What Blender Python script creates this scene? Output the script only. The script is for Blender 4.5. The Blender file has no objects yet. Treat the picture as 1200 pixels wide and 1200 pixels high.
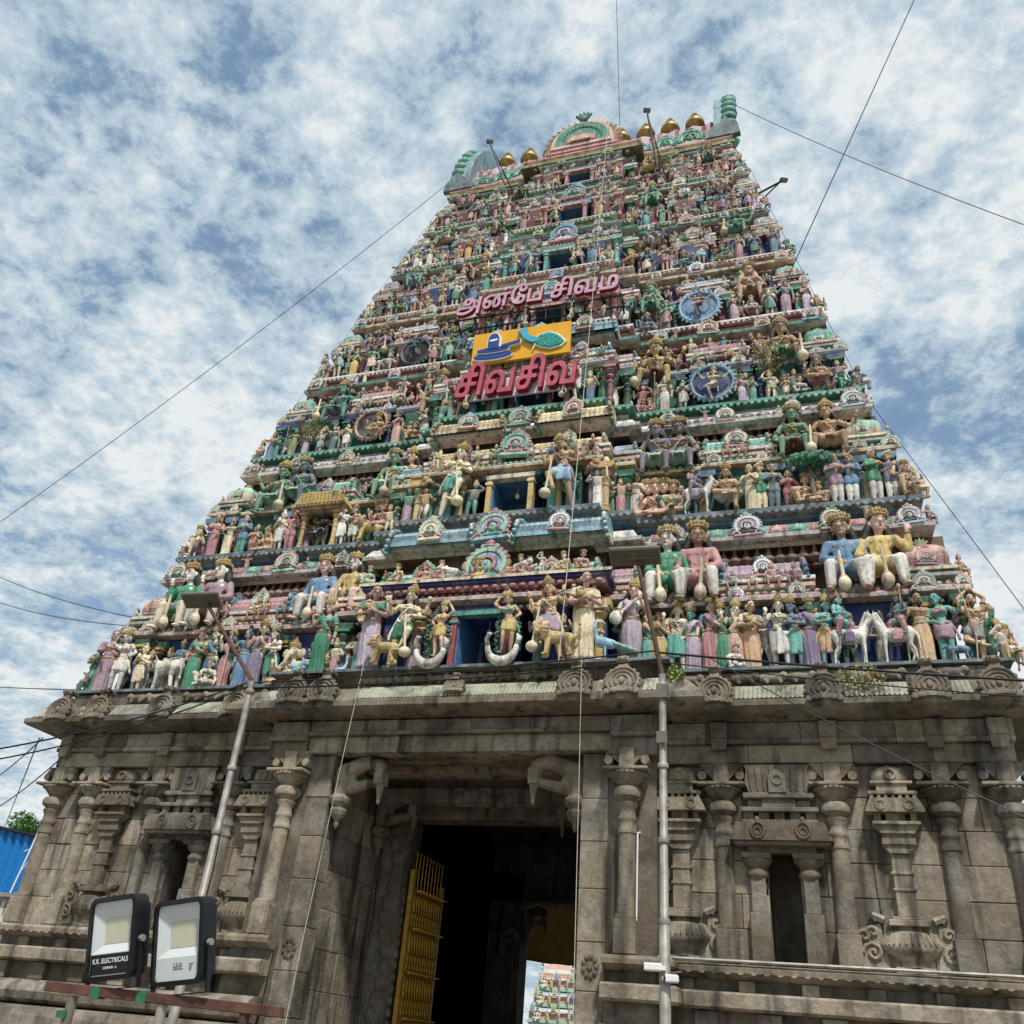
import bpy, math, random
from mathutils import Vector, Matrix, Euler
R = math.radians
random.seed(7)
SC = bpy.context.scene
COL = SC.collection

# ---------------------------------------------------------------- camera, world, sun, exposure
cam_data = bpy.data.cameras.new('camera')
cam_data.sensor_width = 36.0
cam_data.lens = 36.0 * 1052.87 / 1200.0
cam_data.clip_start = 0.1
cam_data.clip_end = 3000.0
camera = bpy.data.objects.new('camera', cam_data)
COL.objects.link(camera)
SC.camera = camera
_yaw, _pitch, _roll = R(-19.6593), R(30.6979), R(5.1341)
_f = Vector((math.sin(_yaw)*math.cos(_pitch), math.cos(_yaw)*math.cos(_pitch), math.sin(_pitch)))
_r = Vector((math.cos(_yaw), -math.sin(_yaw), 0)); _u = _r.cross(_f)
_r2 = _r*math.cos(_roll) + _u*math.sin(_roll); _u2 = -_r*math.sin(_roll) + _u*math.cos(_roll)
_m = Matrix((_r2, _u2, -_f)).transposed().to_4x4()
_m.translation = Vector((7.082, -17.6, 1.6))
camera.matrix_world = _m

SUN_EL, SUN_AZ = R(57.0), R(28.0)        # azimuth measured from the viewer's side (-Y) towards +X
sun_dir = Vector((math.cos(SUN_EL)*math.sin(SUN_AZ), -math.cos(SUN_EL)*math.cos(SUN_AZ), math.sin(SUN_EL)))
sun_data = bpy.data.lights.new('sun', 'SUN')
sun_data.energy = 3.7
sun_data.angle = R(4.0)
sun_data.color = (1.0, 0.965, 0.91)
sun = bpy.data.objects.new('sun', sun_data)
sun.rotation_euler = sun_dir.to_track_quat('Z', 'Y').to_euler()
sun.location = (30, -40, 60)
COL.objects.link(sun)

world = bpy.data.worlds.new('World'); SC.world = world
world.use_nodes = True
WN, WL = world.node_tree.nodes, world.node_tree.links
WN.clear()
def wn(t, **k):
    n = WN.new(t)
    for a, b in k.items(): setattr(n, a, b)
    return n
def wmath(op, a, b=None, c=None):
    n = wn('ShaderNodeMath', operation=op)
    for i, v in enumerate((a, b, c)):
        if v is None: continue
        if isinstance(v, (int, float)): n.inputs[i].default_value = v
        else: WL.new(v, n.inputs[i])
    return n.outputs[0]
sky = wn('ShaderNodeTexSky'); sky.sky_type = 'NISHITA'; sky.sun_disc = False
sky.sun_elevation = SUN_EL; sky.sun_rotation = math.atan2(sun_dir.x, sun_dir.y)
sky.air_density = 1.0; sky.dust_density = 1.3; sky.ozone_density = 1.6
tc = wn('ShaderNodeTexCoord')
sep = wn('ShaderNodeSeparateXYZ'); WL.new(tc.outputs['Generated'], sep.inputs[0])
zz = wmath('ADD', wmath('MAXIMUM', sep.outputs[2], 0.0), 0.22)
cx_ = wmath('DIVIDE', sep.outputs[0], zz); cy_ = wmath('DIVIDE', sep.outputs[1], zz)
comb = wn('ShaderNodeCombineXYZ'); WL.new(cx_, comb.inputs[0]); WL.new(cy_, comb.inputs[1])
def wnoise(scale, detail, rough, off, dist=0.0, lac=2.1):
    mp = wn('ShaderNodeMapping'); WL.new(comb.outputs[0], mp.inputs[0]); mp.inputs['Location'].default_value = off
    n = wn('ShaderNodeTexNoise'); WL.new(mp.outputs[0], n.inputs['Vector'])
    n.inputs['Scale'].default_value = scale; n.inputs['Detail'].default_value = detail
    n.inputs['Roughness'].default_value = rough; n.inputs['Distortion'].default_value = dist
    n.inputs['Lacunarity'].default_value = lac
    return n.outputs['Fac']
n_big = wnoise(2.3, 4, 0.5, (1.3, 4.1, 0))
n_mid = wnoise(10.0, 7, 0.60, (7.7, 2.2, 3), 0.22)
n_fine = wnoise(34.0, 6, 0.66, (3.1, 9.4, 5), 0.25)
dens = wmath('ADD', wmath('ADD', wmath('MULTIPLY', n_big, 0.60), wmath('MULTIPLY', n_mid, 0.46)), wmath('MULTIPLY', n_fine, 0.30))
rampc = wn('ShaderNodeMapRange'); WL.new(dens, rampc.inputs[0]); rampc.interpolation_type = 'SMOOTHSTEP'
rampc.inputs[1].default_value = 0.53; rampc.inputs[2].default_value = 0.655
thick = wn('ShaderNodeMapRange'); WL.new(dens, thick.inputs[0])
thick.inputs[1].default_value = 0.58; thick.inputs[2].default_value = 0.82
n_shade = wnoise(7.5, 5, 0.6, (2.2, 0.4, 8), 0.3)
cr = wn('ShaderNodeValToRGB'); WL.new(wmath('ADD', wmath('MULTIPLY', thick.outputs[0], 0.62), wmath('MULTIPLY', n_shade, 0.55)), cr.inputs[0])
cr.color_ramp.elements[0].position = 0.22; cr.color_ramp.elements[0].color = (0.30, 0.45, 0.60, 1)
cr.color_ramp.elements[1].position = 0.76; cr.color_ramp.elements[1].color = (0.93, 0.98, 1.0, 1)
e = cr.color_ramp.elements.new(0.5); e.color = (0.58, 0.71, 0.81, 1)
bg1 = wn('ShaderNodeBackground'); WL.new(sky.outputs[0], bg1.inputs[0]); bg1.inputs[1].default_value = 0.15
bg2 = wn('ShaderNodeBackground'); WL.new(cr.outputs[0], bg2.inputs[0]); bg2.inputs[1].default_value = 0.80
mixs = wn('ShaderNodeMixShader')
WL.new(wmath('ADD', wmath('MULTIPLY', rampc.outputs[0], 0.66), 0.34), mixs.inputs[0])
WL.new(bg1.outputs[0], mixs.inputs[1]); WL.new(bg2.outputs[0], mixs.inputs[2])
wo = wn('ShaderNodeOutputWorld'); WL.new(mixs.outputs[0], wo.inputs[0])

SC.view_settings.view_transform = 'Standard'; SC.view_settings.look = 'None'
SC.view_settings.exposure = 0.12; SC.view_settings.gamma = 1.0
SC.view_settings.use_curve_mapping = False

# ---------------------------------------------------------------- materials
def srgb(h):
    def l(c): return c/12.92 if c <= .04045 else ((c+.055)/1.055)**2.4
    if isinstance(h, str): h = tuple(int(h[i:i+2], 16)/255 for i in (0, 2, 4))
    return tuple(l(c) for c in h) + (1.0,)

def make_group(name, scale, dirt_col, dirt_lo, dirt_hi, streak, fade, bump, speck=.75):
    """weathered surface: colour in -> faded, streaked, grimy colour and a fine relief"""
    g = bpy.data.node_groups.new(name, 'ShaderNodeTree')
    g.interface.new_socket('Color', in_out='INPUT', socket_type='NodeSocketColor')
    g.interface.new_socket('Wear', in_out='INPUT', socket_type='NodeSocketFloat')
    g.interface.new_socket('Color', in_out='OUTPUT', socket_type='NodeSocketColor')
    g.interface.new_socket('Normal', in_out='OUTPUT', socket_type='NodeSocketVector')
    N, L = g.nodes, g.links
    gi = N.new('NodeGroupInput'); go = N.new('NodeGroupOutput')
    geo = N.new('ShaderNodeNewGeometry')
    def noise(s, det, ro, stretch=None, off=0):
        mp = N.new('ShaderNodeMapping'); L.new(geo.outputs['Position'], mp.inputs[0])
        mp.inputs['Location'].default_value = (off, off*1.7, off*.6)
        if stretch: mp.inputs['Scale'].default_value = stretch
        n = N.new('ShaderNodeTexNoise'); L.new(mp.outputs[0], n.inputs['Vector'])
        n.inputs['Scale'].default_value = s; n.inputs['Detail'].default_value = det; n.inputs['Roughness'].default_value = ro
        return n.outputs['Fac']
    def mr(x, a, b, c=0, d=1):
        n = N.new('ShaderNodeMapRange'); L.new(x, n.inputs[0])
        for i, v in enumerate((a, b, c, d)): n.inputs[i+1].default_value = v
        return n.outputs[0]
    def mul(a, b):
        n = N.new('ShaderNodeMath'); n.operation = 'MULTIPLY'
        for i, v in enumerate((a, b)):
            if isinstance(v, (int, float)): n.inputs[i].default_value = v
            else: L.new(v, n.inputs[i])
        return n.outputs[0]
    def mix(f, a, b, mode='MIX'):
        n = N.new('ShaderNodeMix'); n.data_type = 'RGBA'; n.blend_type = mode
        if isinstance(f, (int, float)): n.inputs[0].default_value = f
        else: L.new(f, n.inputs[0])
        for i, v in ((6, a), (7, b)):
            if isinstance(v, tuple): n.inputs[i].default_value = v
            else: L.new(v, n.inputs[i])
        return n.outputs[2]
    oi = N.new('ShaderNodeObjectInfo')
    hsv = N.new('ShaderNodeHueSaturation'); L.new(gi.outputs['Color'], hsv.inputs['Color'])
    L.new(mr(oi.outputs['Random'], 0, 1, .82, 1.14), hsv.inputs['Value'])
    L.new(mr(oi.outputs['Random'], 0, 1, .494, .506), hsv.inputs['Hue'])
    c = hsv.outputs[0]
    c = mix(mul(mr(noise(scale*1.0, 2, .6, off=3), .45, .7, 0, fade), gi.outputs['Wear']), c, (.62, .60, .56, 1))
    c = mix(mul(mr(noise(scale*6.5, 3, .72, off=9), .44, .66, .0, speck), gi.outputs['Wear']), c, (.045, .042, .036, 1))
    st = mul(mr(noise(scale*2.6, 2, .6, (1, 1, .13), 1), .52, .68), streak)
    c = mix(mul(st, gi.outputs['Wear']), c, dirt_col)
    dd = mr(noise(scale*.9, 4, .72, off=5), dirt_lo, dirt_hi, 0, .8)
    c = mix(mul(dd, gi.outputs['Wear']), c, dirt_col)
    bp = N.new('ShaderNodeBump'); bp.inputs['Strength'].default_value = bump; bp.inputs['Distance'].default_value = .02
    L.new(noise(scale*14, 2, .6, off=2), bp.inputs['Height'])
    L.new(c, go.inputs['Color']); L.new(bp.outputs[0], go.inputs['Normal'])
    return g
G_PAINT = make_group('weathered_paint', 1.9, (.040, .037, .032, 1), .52, .72, .80, .34, .45, .55)
G_STONE = make_group('weathered_stone', 1.1, (.030, .027, .022, 1), .48, .72, .9, .25, .7, .40)
MATS = {}
def grouped(name, col, group, rough, wear):
    m = bpy.data.materials.new(name); m.use_nodes = True
    N, L = m.node_tree.nodes, m.node_tree.links
    b = N['Principled BSDF']; b.inputs['Roughness'].default_value = rough
    b.inputs['Specular IOR Level'].default_value = .3
    gn = N.new('ShaderNodeGroup'); gn.node_tree = group
    gn.inputs['Color'].default_value = col; gn.inputs['Wear'].default_value = wear
    L.new(gn.outputs['Color'], b.inputs['Base Color']); L.new(gn.outputs['Normal'], b.inputs['Normal'])
    m.diffuse_color = col
    return m
def paint(hexc, wear=.8, rough=.62):
    k = ('p', hexc, wear)
    if k not in MATS:
        import colorsys
        h, s_, v = colorsys.rgb_to_hsv(*[int(hexc[i:i+2], 16)/255 for i in (0, 2, 4)])
        s_ *= .78 if v > .3 else .95
        MATS[k] = grouped('paint_'+hexc, srgb(colorsys.hsv_to_rgb(h, s_, min(1, v*1.04))), G_PAINT, rough, wear)
    return MATS[k]
def stone(hexc, wear=.9):
    k = ('s', hexc, wear)
    if k not in MATS: MATS[k] = grouped('stone_'+hexc, srgb(hexc), G_STONE, .85, wear)
    return MATS[k]
def plain(name, hexc, rough=.5, metal=0.0, noise_amt=.25, nscale=8, emit=0, alpha=1):
    if name in MATS: return MATS[name]
    m = bpy.data.materials.new(name); m.use_nodes = True
    N, L = m.node_tree.nodes, m.node_tree.links
    b = N['Principled BSDF']; b.inputs['Roughness'].default_value = rough; b.inputs['Metallic'].default_value = metal
    c = srgb(hexc)
    tcn = N.new('ShaderNodeTexCoord'); n = N.new('ShaderNodeTexNoise'); n.inputs['Scale'].default_value = nscale; n.inputs['Detail'].default_value = 6
    L.new(tcn.outputs['Object'], n.inputs['Vector'])
    r = N.new('ShaderNodeValToRGB'); L.new(n.outputs['Fac'], r.inputs[0])
    r.color_ramp.elements[0].position = .3; r.color_ramp.elements[1].position = .7
    r.color_ramp.elements[0].color = tuple(x*(1-noise_amt) for x in c[:3])+(1,)
    r.color_ramp.elements[1].color = tuple(min(1, x*(1+noise_amt)) for x in c[:3])+(1,)
    L.new(r.outputs[0], b.inputs['Base Color']); m.diffuse_color = c
    MATS[name] = m
    return m
PAL = dict(
    cream='d9c7a0', pale='d8cdbd', tan='c39a72', pink='d0a08c', rose='b8767a', mauve='a98494', red='9c4048', maroon='6b2530',
    green='2f8a62', teal='4fa08c', dkgreen='1f5e48', mint='8fc4a8', blue='4c7ba0', sky='84b4cc', navy='1c2f78', slate='5c7580',
    yellow='c4a453', gold='b08f48', orange='c2946a', white='ddd8cc', grey='9a9a94', brown='6e4a3a', black='191614', purple='7b688c',
    lilac='b39fb4', dark='2a2622', cyan='6fb8bc', olive='8f9a5a', skinb='6d86a0', greyp='77707c', green2='6ca27c')
def P(k, wear=.8): return paint(PAL[k], wear)

# ---------------------------------------------------------------- mesh helpers
class MB:
    def __init__(s): s.v = []; s.f = []; s.m = []
    def add(s, vs, fs, m=0):
        o = len(s.v); s.v.extend(vs)
        for f in fs: s.f.append(tuple(i+o for i in f)); s.m.append(m)
    def box(s, x0, x1, y0, y1, z0, z1, m=0, c=0.0):
        if c <= 0:
            vs = [(x, y, z) for z in (z0, z1) for y in (y0, y1) for x in (x0, x1)]
            s.add(vs, [(0,2,3,1),(4,5,7,6),(0,1,5,4),(2,6,7,3),(0,4,6,2),(1,3,7,5)], m); return
        X, Y, Z = (x0, x1), (y0, y1), (z0, z1)
        vs = []; idx = {}
        for i in (0,1):
            for j in (0,1):
                for k in (0,1):
                    sx, sy, sz = (c if i == 0 else -c), (c if j == 0 else -c), (c if k == 0 else -c)
                    for a, p in (('x', (X[i], Y[j]+sy, Z[k]+sz)), ('y', (X[i]+sx, Y[j], Z[k]+sz)), ('z', (X[i]+sx, Y[j]+sy, Z[k]))):
                        idx[i,j,k,a] = len(vs); vs.append(p)
        fs = []
        for i in (0,1):
            q = [(0,0),(1,0),(1,1),(0,1)]
            def orient(l, fl): return tuple(l if fl else l[::-1])
            fs.append(orient([idx[i,j,k,'x'] for j,k in q], i == 1))
            fs.append(orient([idx[j,i,k,'y'] for j,k in q], i == 0))
            fs.append(orient([idx[j,k,i,'z'] for j,k in q], i == 1))
        for a in (0,1):
            for b in (0,1):
                fl = (a == b)
                fs.append(orient([idx[a,b,0,'x'], idx[a,b,0,'y'], idx[a,b,1,'y'], idx[a,b,1,'x']], not fl))
                fs.append(orient([idx[a,0,b,'z'], idx[a,0,b,'x'], idx[a,1,b,'x'], idx[a,1,b,'z']], not fl))
                fs.append(orient([idx[0,a,b,'y'], idx[0,a,b,'z'], idx[1,a,b,'z'], idx[1,a,b,'y']], not fl))
        for i in (0,1):
            for j in (0,1):
                for k in (0,1):
                    fs.append(orient([idx[i,j,k,a] for a in 'xyz'], (i+j+k) % 2 == 1))
        s.add(vs, fs, m)
    def lathe(s, prof, n=12, c=(0,0,0), m=0, sx=1, sy=1, a0=0, a1=2*math.pi, axis='z', mats=None):
        full = abs(a1-a0-2*math.pi) < 1e-6
        k = n if full else n+1
        vs = []
        for r, z in prof:
            for i in range(k):
                a = a0+(a1-a0)*i/n
                p = (r*math.cos(a)*sx, r*math.sin(a)*sy, z)
                if axis == 'x': p = (p[2], p[0], p[1])
                elif axis == 'y': p = (p[0], -p[2], p[1])
                vs.append((p[0]+c[0], p[1]+c[1], p[2]+c[2]))
        o = len(s.v); s.v.extend(vs)
        for j in range(len(prof)-1):
            mm = mats[j] if mats else m
            for i in range(n):
                i2 = (i+1) % k
                s.f.append((o+j*k+i, o+j*k+i2, o+(j+1)*k+i2, o+(j+1)*k+i)); s.m.append(mm)
        if full:
            if prof[0][0] > 1e-4: s.f.append(tuple(o+i for i in range(k))[::-1]); s.m.append(mats[0] if mats else m)
            if prof[-1][0] > 1e-4: s.f.append(tuple(o+(len(prof)-1)*k+i for i in range(k))); s.m.append(mats[-1] if mats else m)
    def tube(s, pts, r, n=6, m=0, cap=True, closed=False):
        pts = [Vector(p) for p in pts]; o = len(s.v); N = len(pts)
        rr = r if isinstance(r, (list, tuple)) else [r]*N
        up = None
        for i, p in enumerate(pts):
            if closed: d = (pts[(i+1) % N]-pts[i-1])
            else: d = (pts[min(i+1, N-1)]-pts[max(i-1, 0)])
            d.normalize()
            if up is None:
                up = Vector((0,0,1)) if abs(d.z) < .9 else Vector((1,0,0))
            a = d.cross(up).normalized(); b = a.cross(d).normalized(); up = b
            for k in range(n):
                t = 2*math.pi*k/n
                s.v.append(tuple(p + a*(rr[i]*math.cos(t)) + b*(rr[i]*math.sin(t))))
        for i in range(N if closed else N-1):
            j = (i+1) % N
            for k in range(n):
                s.f.append((o+i*n+k, o+i*n+(k+1) % n, o+j*n+(k+1) % n, o+j*n+k)); s.m.append(m)
        if cap and not closed:
            s.f.append(tuple(o+k for k in range(n))[::-1]); s.m.append(m)
            s.f.append(tuple(o+(N-1)*n+k for k in range(n))); s.m.append(m)
    def prism(s, poly, y0, y1, m=0, msd=None, c=(0,0,0)):
        """polygon in the XZ plane (counter clockwise seen from -Y) extruded from y0 (front) to y1"""
        n = len(poly)
        vs = [(x+c[0], y0+c[1], z+c[2]) for x, z in poly] + [(x+c[0], y1+c[1], z+c[2]) for x, z in poly]
        o = len(s.v); s.v.extend(vs)
        s.f.append(tuple(o+i for i in range(n))); s.m.append(m)
        s.f.append(tuple(o+n+i for i in range(n))[::-1]); s.m.append(m)
        for i in range(n):
            j = (i+1) % n
            s.f.append((o+j, o+i, o+n+i, o+n+j)); s.m.append(m if msd is None else msd)
    def ell(s, c, r, m=0, n=10, k=6):
        prof = [(max(1e-5, math.sin(math.pi*i/k)), -math.cos(math.pi*i/k)) for i in range(k+1)]
        o = len(s.v)
        s.lathe(prof, n, (0,0,0), m)
        for i in range(o, len(s.v)):
            x, y, z = s.v[i]; s.v[i] = (x*r[0]+c[0], y*r[1]+c[1], z*r[2]+c[2])
    def cap(s, a, ra, b, rb, m=0, n=10):
        a, b = Vector(a), Vector(b); d = b-a; L = d.length
        if L < 1e-6: s.ell(a, (ra,)*3, m); return
        prof = []
        for i in range(4): t = math.pi/2*i/3.0; prof.append((max(1e-5, ra*math.sin(t)), -ra*math.cos(t)))
        for i in range(4): t = math.pi/2*i/3.0; prof.append((max(1e-5, rb*math.cos(t)), L+rb*math.sin(t)))
        q = d.to_track_quat('Z', 'Y'); o = len(s.v)
        s.lathe(prof, n, (0,0,0), m)
        for i in range(o, len(s.v)): s.v[i] = tuple(q @ Vector(s.v[i]) + a)
    def sweep(s, plan, prof, mats=0, close_ends=True):
        """profile (out, z) swept along a rectilinear plan polyline (outward = right-hand side of travel)"""
        n = len(plan); off = []
        for i in range(n):
            ns = []
            for a, b in ((i-1, i), (i, i+1)):
                if a < 0 or b >= n: continue
                dx, dy = plan[b][0]-plan[a][0], plan[b][1]-plan[a][1]; l = math.hypot(dx, dy)
                ns.append((dy/l, -dx/l))
            if len(ns) == 2:
                dt = 1+ns[0][0]*ns[1][0]+ns[0][1]*ns[1][1]
                off.append(((ns[0][0]+ns[1][0])/dt, (ns[0][1]+ns[1][1])/dt))
            else: off.append(ns[0])
        o = len(s.v); k = len(prof)
        for i in range(n):
            for u, z in prof: s.v.append((plan[i][0]+off[i][0]*u, plan[i][1]+off[i][1]*u, z))
        for i in range(n-1):
            for j in range(k-1):
                s.f.append((o+i*k+j, o+(i+1)*k+j, o+(i+1)*k+j+1, o+i*k+j+1)); s.m.append(mats[j] if isinstance(mats, (list, tuple)) else mats)
        if close_ends and k > 2:
            mm = mats[0] if isinstance(mats, (list, tuple)) else mats
            s.f.append(tuple(o+j for j in range(k))[::-1]); s.m.append(mm)
            s.f.append(tuple(o+(n-1)*k+j for j in range(k))); s.m.append(mm)
    def xform(s, start, M):
        for i in range(start, len(s.v)): s.v[i] = tuple(M @ Vector(s.v[i]))
    def mesh(s, name, smooth=False):
        me = bpy.data.meshes.new(name); me.from_pydata(s.v, [], s.f)
        me.polygons.foreach_set('material_index', s.m)
        if smooth:
            me.shade_smooth()
            if smooth != 'full': me.set_sharp_from_angle(angle=R(38))
        me.update(); return me
def link(name, me, mats, parent=None, loc=None, rot=None, scale=None):
    o = bpy.data.objects.new(name, me); COL.objects.link(o)
    if not isinstance(mats, (list, tuple)): mats = [mats]
    if me is not None and mats[0] is not None:
        while len(me.materials) < len(mats): me.materials.append(None)
        for i, m in enumerate(mats):
            if me.materials[i] is None: me.materials[i] = m
            if me.materials[i] is not m:
                o.material_slots[i].link = 'OBJECT'; o.material_slots[i].material = m
    if parent is not None: o.parent = parent
    if loc is not None: o.location = loc
    if rot is not None: o.rotation_euler = rot
    if scale is not None: o.scale = scale if isinstance(scale, (tuple, list, Vector)) else (scale,)*3
    return o
def obj(name, mb, mats, parent=None, smooth=False, **k): return link(name, mb.mesh(name, smooth), mats, parent, **k)
def empty(name, loc=(0,0,0), rz=0, parent=None):
    o = bpy.data.objects.new(name, None); o.empty_display_size = .2; COL.objects.link(o)
    o.location = loc; o.rotation_euler = (0, 0, rz)
    if parent is not None: o.parent = parent
    return o
def tag(o, label=None, cat=None, group=None, kind=None):
    if label: o['label'] = label
    if cat: o['category'] = cat
    if group: o['group'] = group
    if kind: o['kind'] = kind
    return o
# ---------------------------------------------------------------- sculpted figures
PENDING = []          # (target dict, key, MB, voxel, smooth iterations)
def finish_pending():
    tmp = []
    for d, k, mb, vox, it in PENDING:
        me = mb.mesh('tmp'); o = bpy.data.objects.new('tmp', me); COL.objects.link(o)
        rm = o.modifiers.new('r', 'REMESH'); rm.mode = 'VOXEL'; rm.voxel_size = vox; rm.use_smooth_shade = True
        if it:
            sm = o.modifiers.new('s', 'SMOOTH'); sm.iterations = it; sm.factor = .5
        tmp.append(o)
    bpy.context.view_layer.update()
    dg = bpy.context.evaluated_depsgraph_get()
    for o, (d, k, mb, vox, it) in zip(tmp, PENDING):
        me = bpy.data.meshes.new_from_object(o.evaluated_get(dg)); me.shade_smooth(); me.name = k
        d[k] = me
    for o in tmp:
        me = o.data; bpy.data.objects.remove(o); bpy.data.meshes.remove(me)
    PENDING.clear()

def ring_tube(mb, c, rx, ry, r, tilt=0, n=16, m=0):
    pts = []
    for i in range(n):
        a = 2*math.pi*i/n
        p = Vector((rx*math.cos(a), ry*math.sin(a), 0)); p.rotate(Euler((R(tilt), 0, 0)))
        pts.append(Vector(c)+p)
    mb.tube(pts, r, 5, m, closed=True)

def hand(mb, w, d, spread, closed=False):
    """palm, four fingers and a thumb from wrist w along d"""
    w, d = Vector(w), Vector(d).normalized()
    s = d.cross(Vector((0, 1, .2))).normalized()
    if s.length < .1: s = Vector((1, 0, 0))
    nrm = s.cross(d)
    mb.cap(w, .018, w+d*.038, .020)
    for k, L in zip((-1.5, -.5, .5, 1.5), (.034, .042, .040, .030)):
        b = w+d*.045+s*(k*.0105)
        if closed:
            t = b+d*.014+nrm*.012; mb.cap(b, .0062, t, .006); mb.cap(t, .006, t-d*.012+nrm*.012, .0055)
        else:
            t = b+d*L*.55+s*(k*.004*spread); mb.cap(b, .0062, t, .0058); mb.cap(t, .0058, t+d*L*.45+nrm*.008, .0048)
    th = w+d*.018-s*.018
    mb.cap(th, .0072, th+d*.02-s*.014, .0068); mb.cap(th+d*.02-s*.014, .0068, th+d*.036-s*.014+nrm*.004, .0055)

ARCH = {}
def human(key, pel=(0, 0, .53), tor=(0, 0, 0), head=(0, 0, 0), aL=None, aR=None, lL=None, lR=None, extra=(), fem=False,
          dress='dhoti', hair='long', crown='tall', beard=False, fat=0.0, closed=(False, False), sleeve=0, prop=None, headn=1, vox=.0105, hs=1.12):
    A = {}; ARCH[key] = A
    pel = Vector(pel)
    T = Matrix.Translation(pel) @ Euler((R(tor[0]), R(tor[1]), R(tor[2]))).to_matrix().to_4x4() @ Matrix.Translation((0, 0, -.53))
    nk = Vector((0, 0, .845))
    Hm = T @ Matrix.Translation(nk) @ Euler((R(head[0]), R(head[1]), R(head[2]))).to_matrix().to_4x4() @ Matrix.Scale(hs, 4) @ Matrix.Translation(-nk)
    t = lambda p: T @ Vector(p)
    b = MB(); cl = MB(); cl2 = MB(); hr = MB(); jw = MB(); ey = MB()
    use_cl2 = False
    # head(s)
    hx = [0] if headn == 1 else [-.085, 0, .085]
    for q in hx:
        o = len(b.v)
        b.ell((q, 0, .935), (.054, .062, .066)); b.ell((q, -.012, .893), (.040, .046, .042))
        b.cap((q, -.054, .935), .008, (q, -.066, .912), .012); b.ell((q, -.050, .886), (.019, .012, .010))
        b.ell((q, -.045, .866), (.018, .016, .014)); b.ell((q-.022, -.05, .948), (.020, .011, .008)); b.ell((q+.022, -.05, .948), (.020, .011, .008))
        b.ell((q-.056, .004, .915), (.010, .016, .026)); b.ell((q+.056, .004, .915), (.010, .016, .026))
        b.xform(o, Hm)
        o = len(ey.v)
        for sx in (-1, 1):
            ey.ell((q+sx*.021, -.0565, .933), (.011, .006, .0062), 1, 8, 5); ey.ell((q+sx*.021, -.0615, .933), (.0048, .004, .0055), 0, 6, 4)
            ey.tube([(q+sx*.008, -.0605, .946), (q+sx*.022, -.0625, .952), (q+sx*.036, -.054, .946)], .0028, 4, 0)
        ey.ell((q, -.0600, .8835), (.014, .006, .0042), 2, 8, 4)
        ey.ell((q, -.0640, .958), (.004, .003, .006), 2, 6, 4)
        ey.xform(o, Hm)
    b.cap(t((0, .006, .79)), .036, Hm @ Vector((0, .004, .885)), .032)
    # torso
    o = len(b.v)
    b.ell((0, 0, .745), (.098, .064, .085)); b.cap((-.10, .004, .79), .036, (.10, .004, .79), .036)
    b.ell((0, .002, .64), ((.066 if fem else .078)+fat*.6, .052+fat*.6, .08)); b.ell((0, .004, .548), (.092+fat*.5, .066+fat*.5, .062))
    b.ell((0, -.012-fat*.6, .615), (.060+fat, .048+fat, .055+fat*.6))
    if fem:
        for sx in (-1, 1): b.ell((sx*.042, -.056, .735), (.036, .034, .036))
    else:
        for sx in (-1, 1): b.ell((sx*.045, -.036, .757), (.046, .032, .034))
    b.xform(o, T)
    # arms
    aL = aL or ((-.165, .01, .63), (-.15, -.05, .49)); aR = aR or ((.165, .01, .63), (.15, -.05, .49))
    arms = [(-1, aL, closed[0]), (1, aR, closed[1])] + [(e[0], e[1:3], True) for e in extra]
    for i, (s_, a, c_) in enumerate(arms):
        sh = t((s_*.118, .004 if i < 2 else .03, .787 if i < 2 else .77)); el = t(a[0]); wr = t(a[1])
        b.cap(sh, .036, el, .027); b.cap(el, .028, (el+wr)/2, .027); b.cap((el+wr)/2, .026, wr, .018)
        hd = Vector(a[2]) if len(a) > 2 else (wr-el)
        hand(b, wr, hd, 1, c_)
        mid = sh.lerp(el, .55); ax = (el-sh).normalized()
        if not sleeve:
            o = len(jw.v); ring_tube(jw, (0, 0, 0), .036, .036, .008); jw.xform(o, Matrix.Translation(mid) @ ax.to_track_quat('Z', 'Y').to_matrix().to_4x4())
        o = len(jw.v); ring_tube(jw, (0, 0, 0), .025, .025, .0065); ax2 = (wr-el).normalized()
        jw.xform(o, Matrix.Translation(wr-ax2*.012) @ ax2.to_track_quat('Z', 'Y').to_matrix().to_4x4())
        if sleeve:
            tgt = cl if dress in ('tunic', 'robe') else cl2
            if tgt is cl2: use_cl2 = True
            if sleeve >= 1: tgt.cap(sh, .045, sh.lerp(el, .62), .041)
            if sleeve >= 2: tgt.cap(sh.lerp(el, .5), .040, el, .037); tgt.cap(el, .037, el.lerp(wr, .82), .029)
    # legs
    lL = lL or ((-.055, -.012, .285), (-.055, .012, .05)); lR = lR or ((.055, -.012, .285), (.055, .012, .05))
    legs = []
    for s_, l in ((-1, lL), (1, lR)):
        hp = pel + Vector((s_*.052, 0, 0)); kn = Vector(l[0]); an = Vector(l[1])
        b.cap(hp, .064+fat*.3, hp.lerp(kn, .5), .053+fat*.2); b.cap(hp.lerp(kn, .5), .053, kn, .039)
        cf = kn.lerp(an, .32)+Vector((0, .006, 0)); b.cap(kn, .038, cf, .037); b.cap(cf, .037, an, .022)
        td = Vector(l[2]) if len(l) > 2 else Vector((s_*.25, -1, -.12))
        td.normalize(); heel = an-td*.012+Vector((0, 0, -.02))
        b.cap(heel, .023, an+td*.055+Vector((0, 0, -.026)), .021); b.cap(an+td*.055+Vector((0, 0, -.026)), .021, an+td*.088+Vector((0, 0, -.030)), .014)
        for k in (-1, 0, 1):
            sd = td.cross(Vector((0, 0, 1))); bb = an+td*.085+sd*(k*.013)+Vector((0, 0, -.033)); b.cap(bb, .0085, bb+td*.016, .007)
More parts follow.
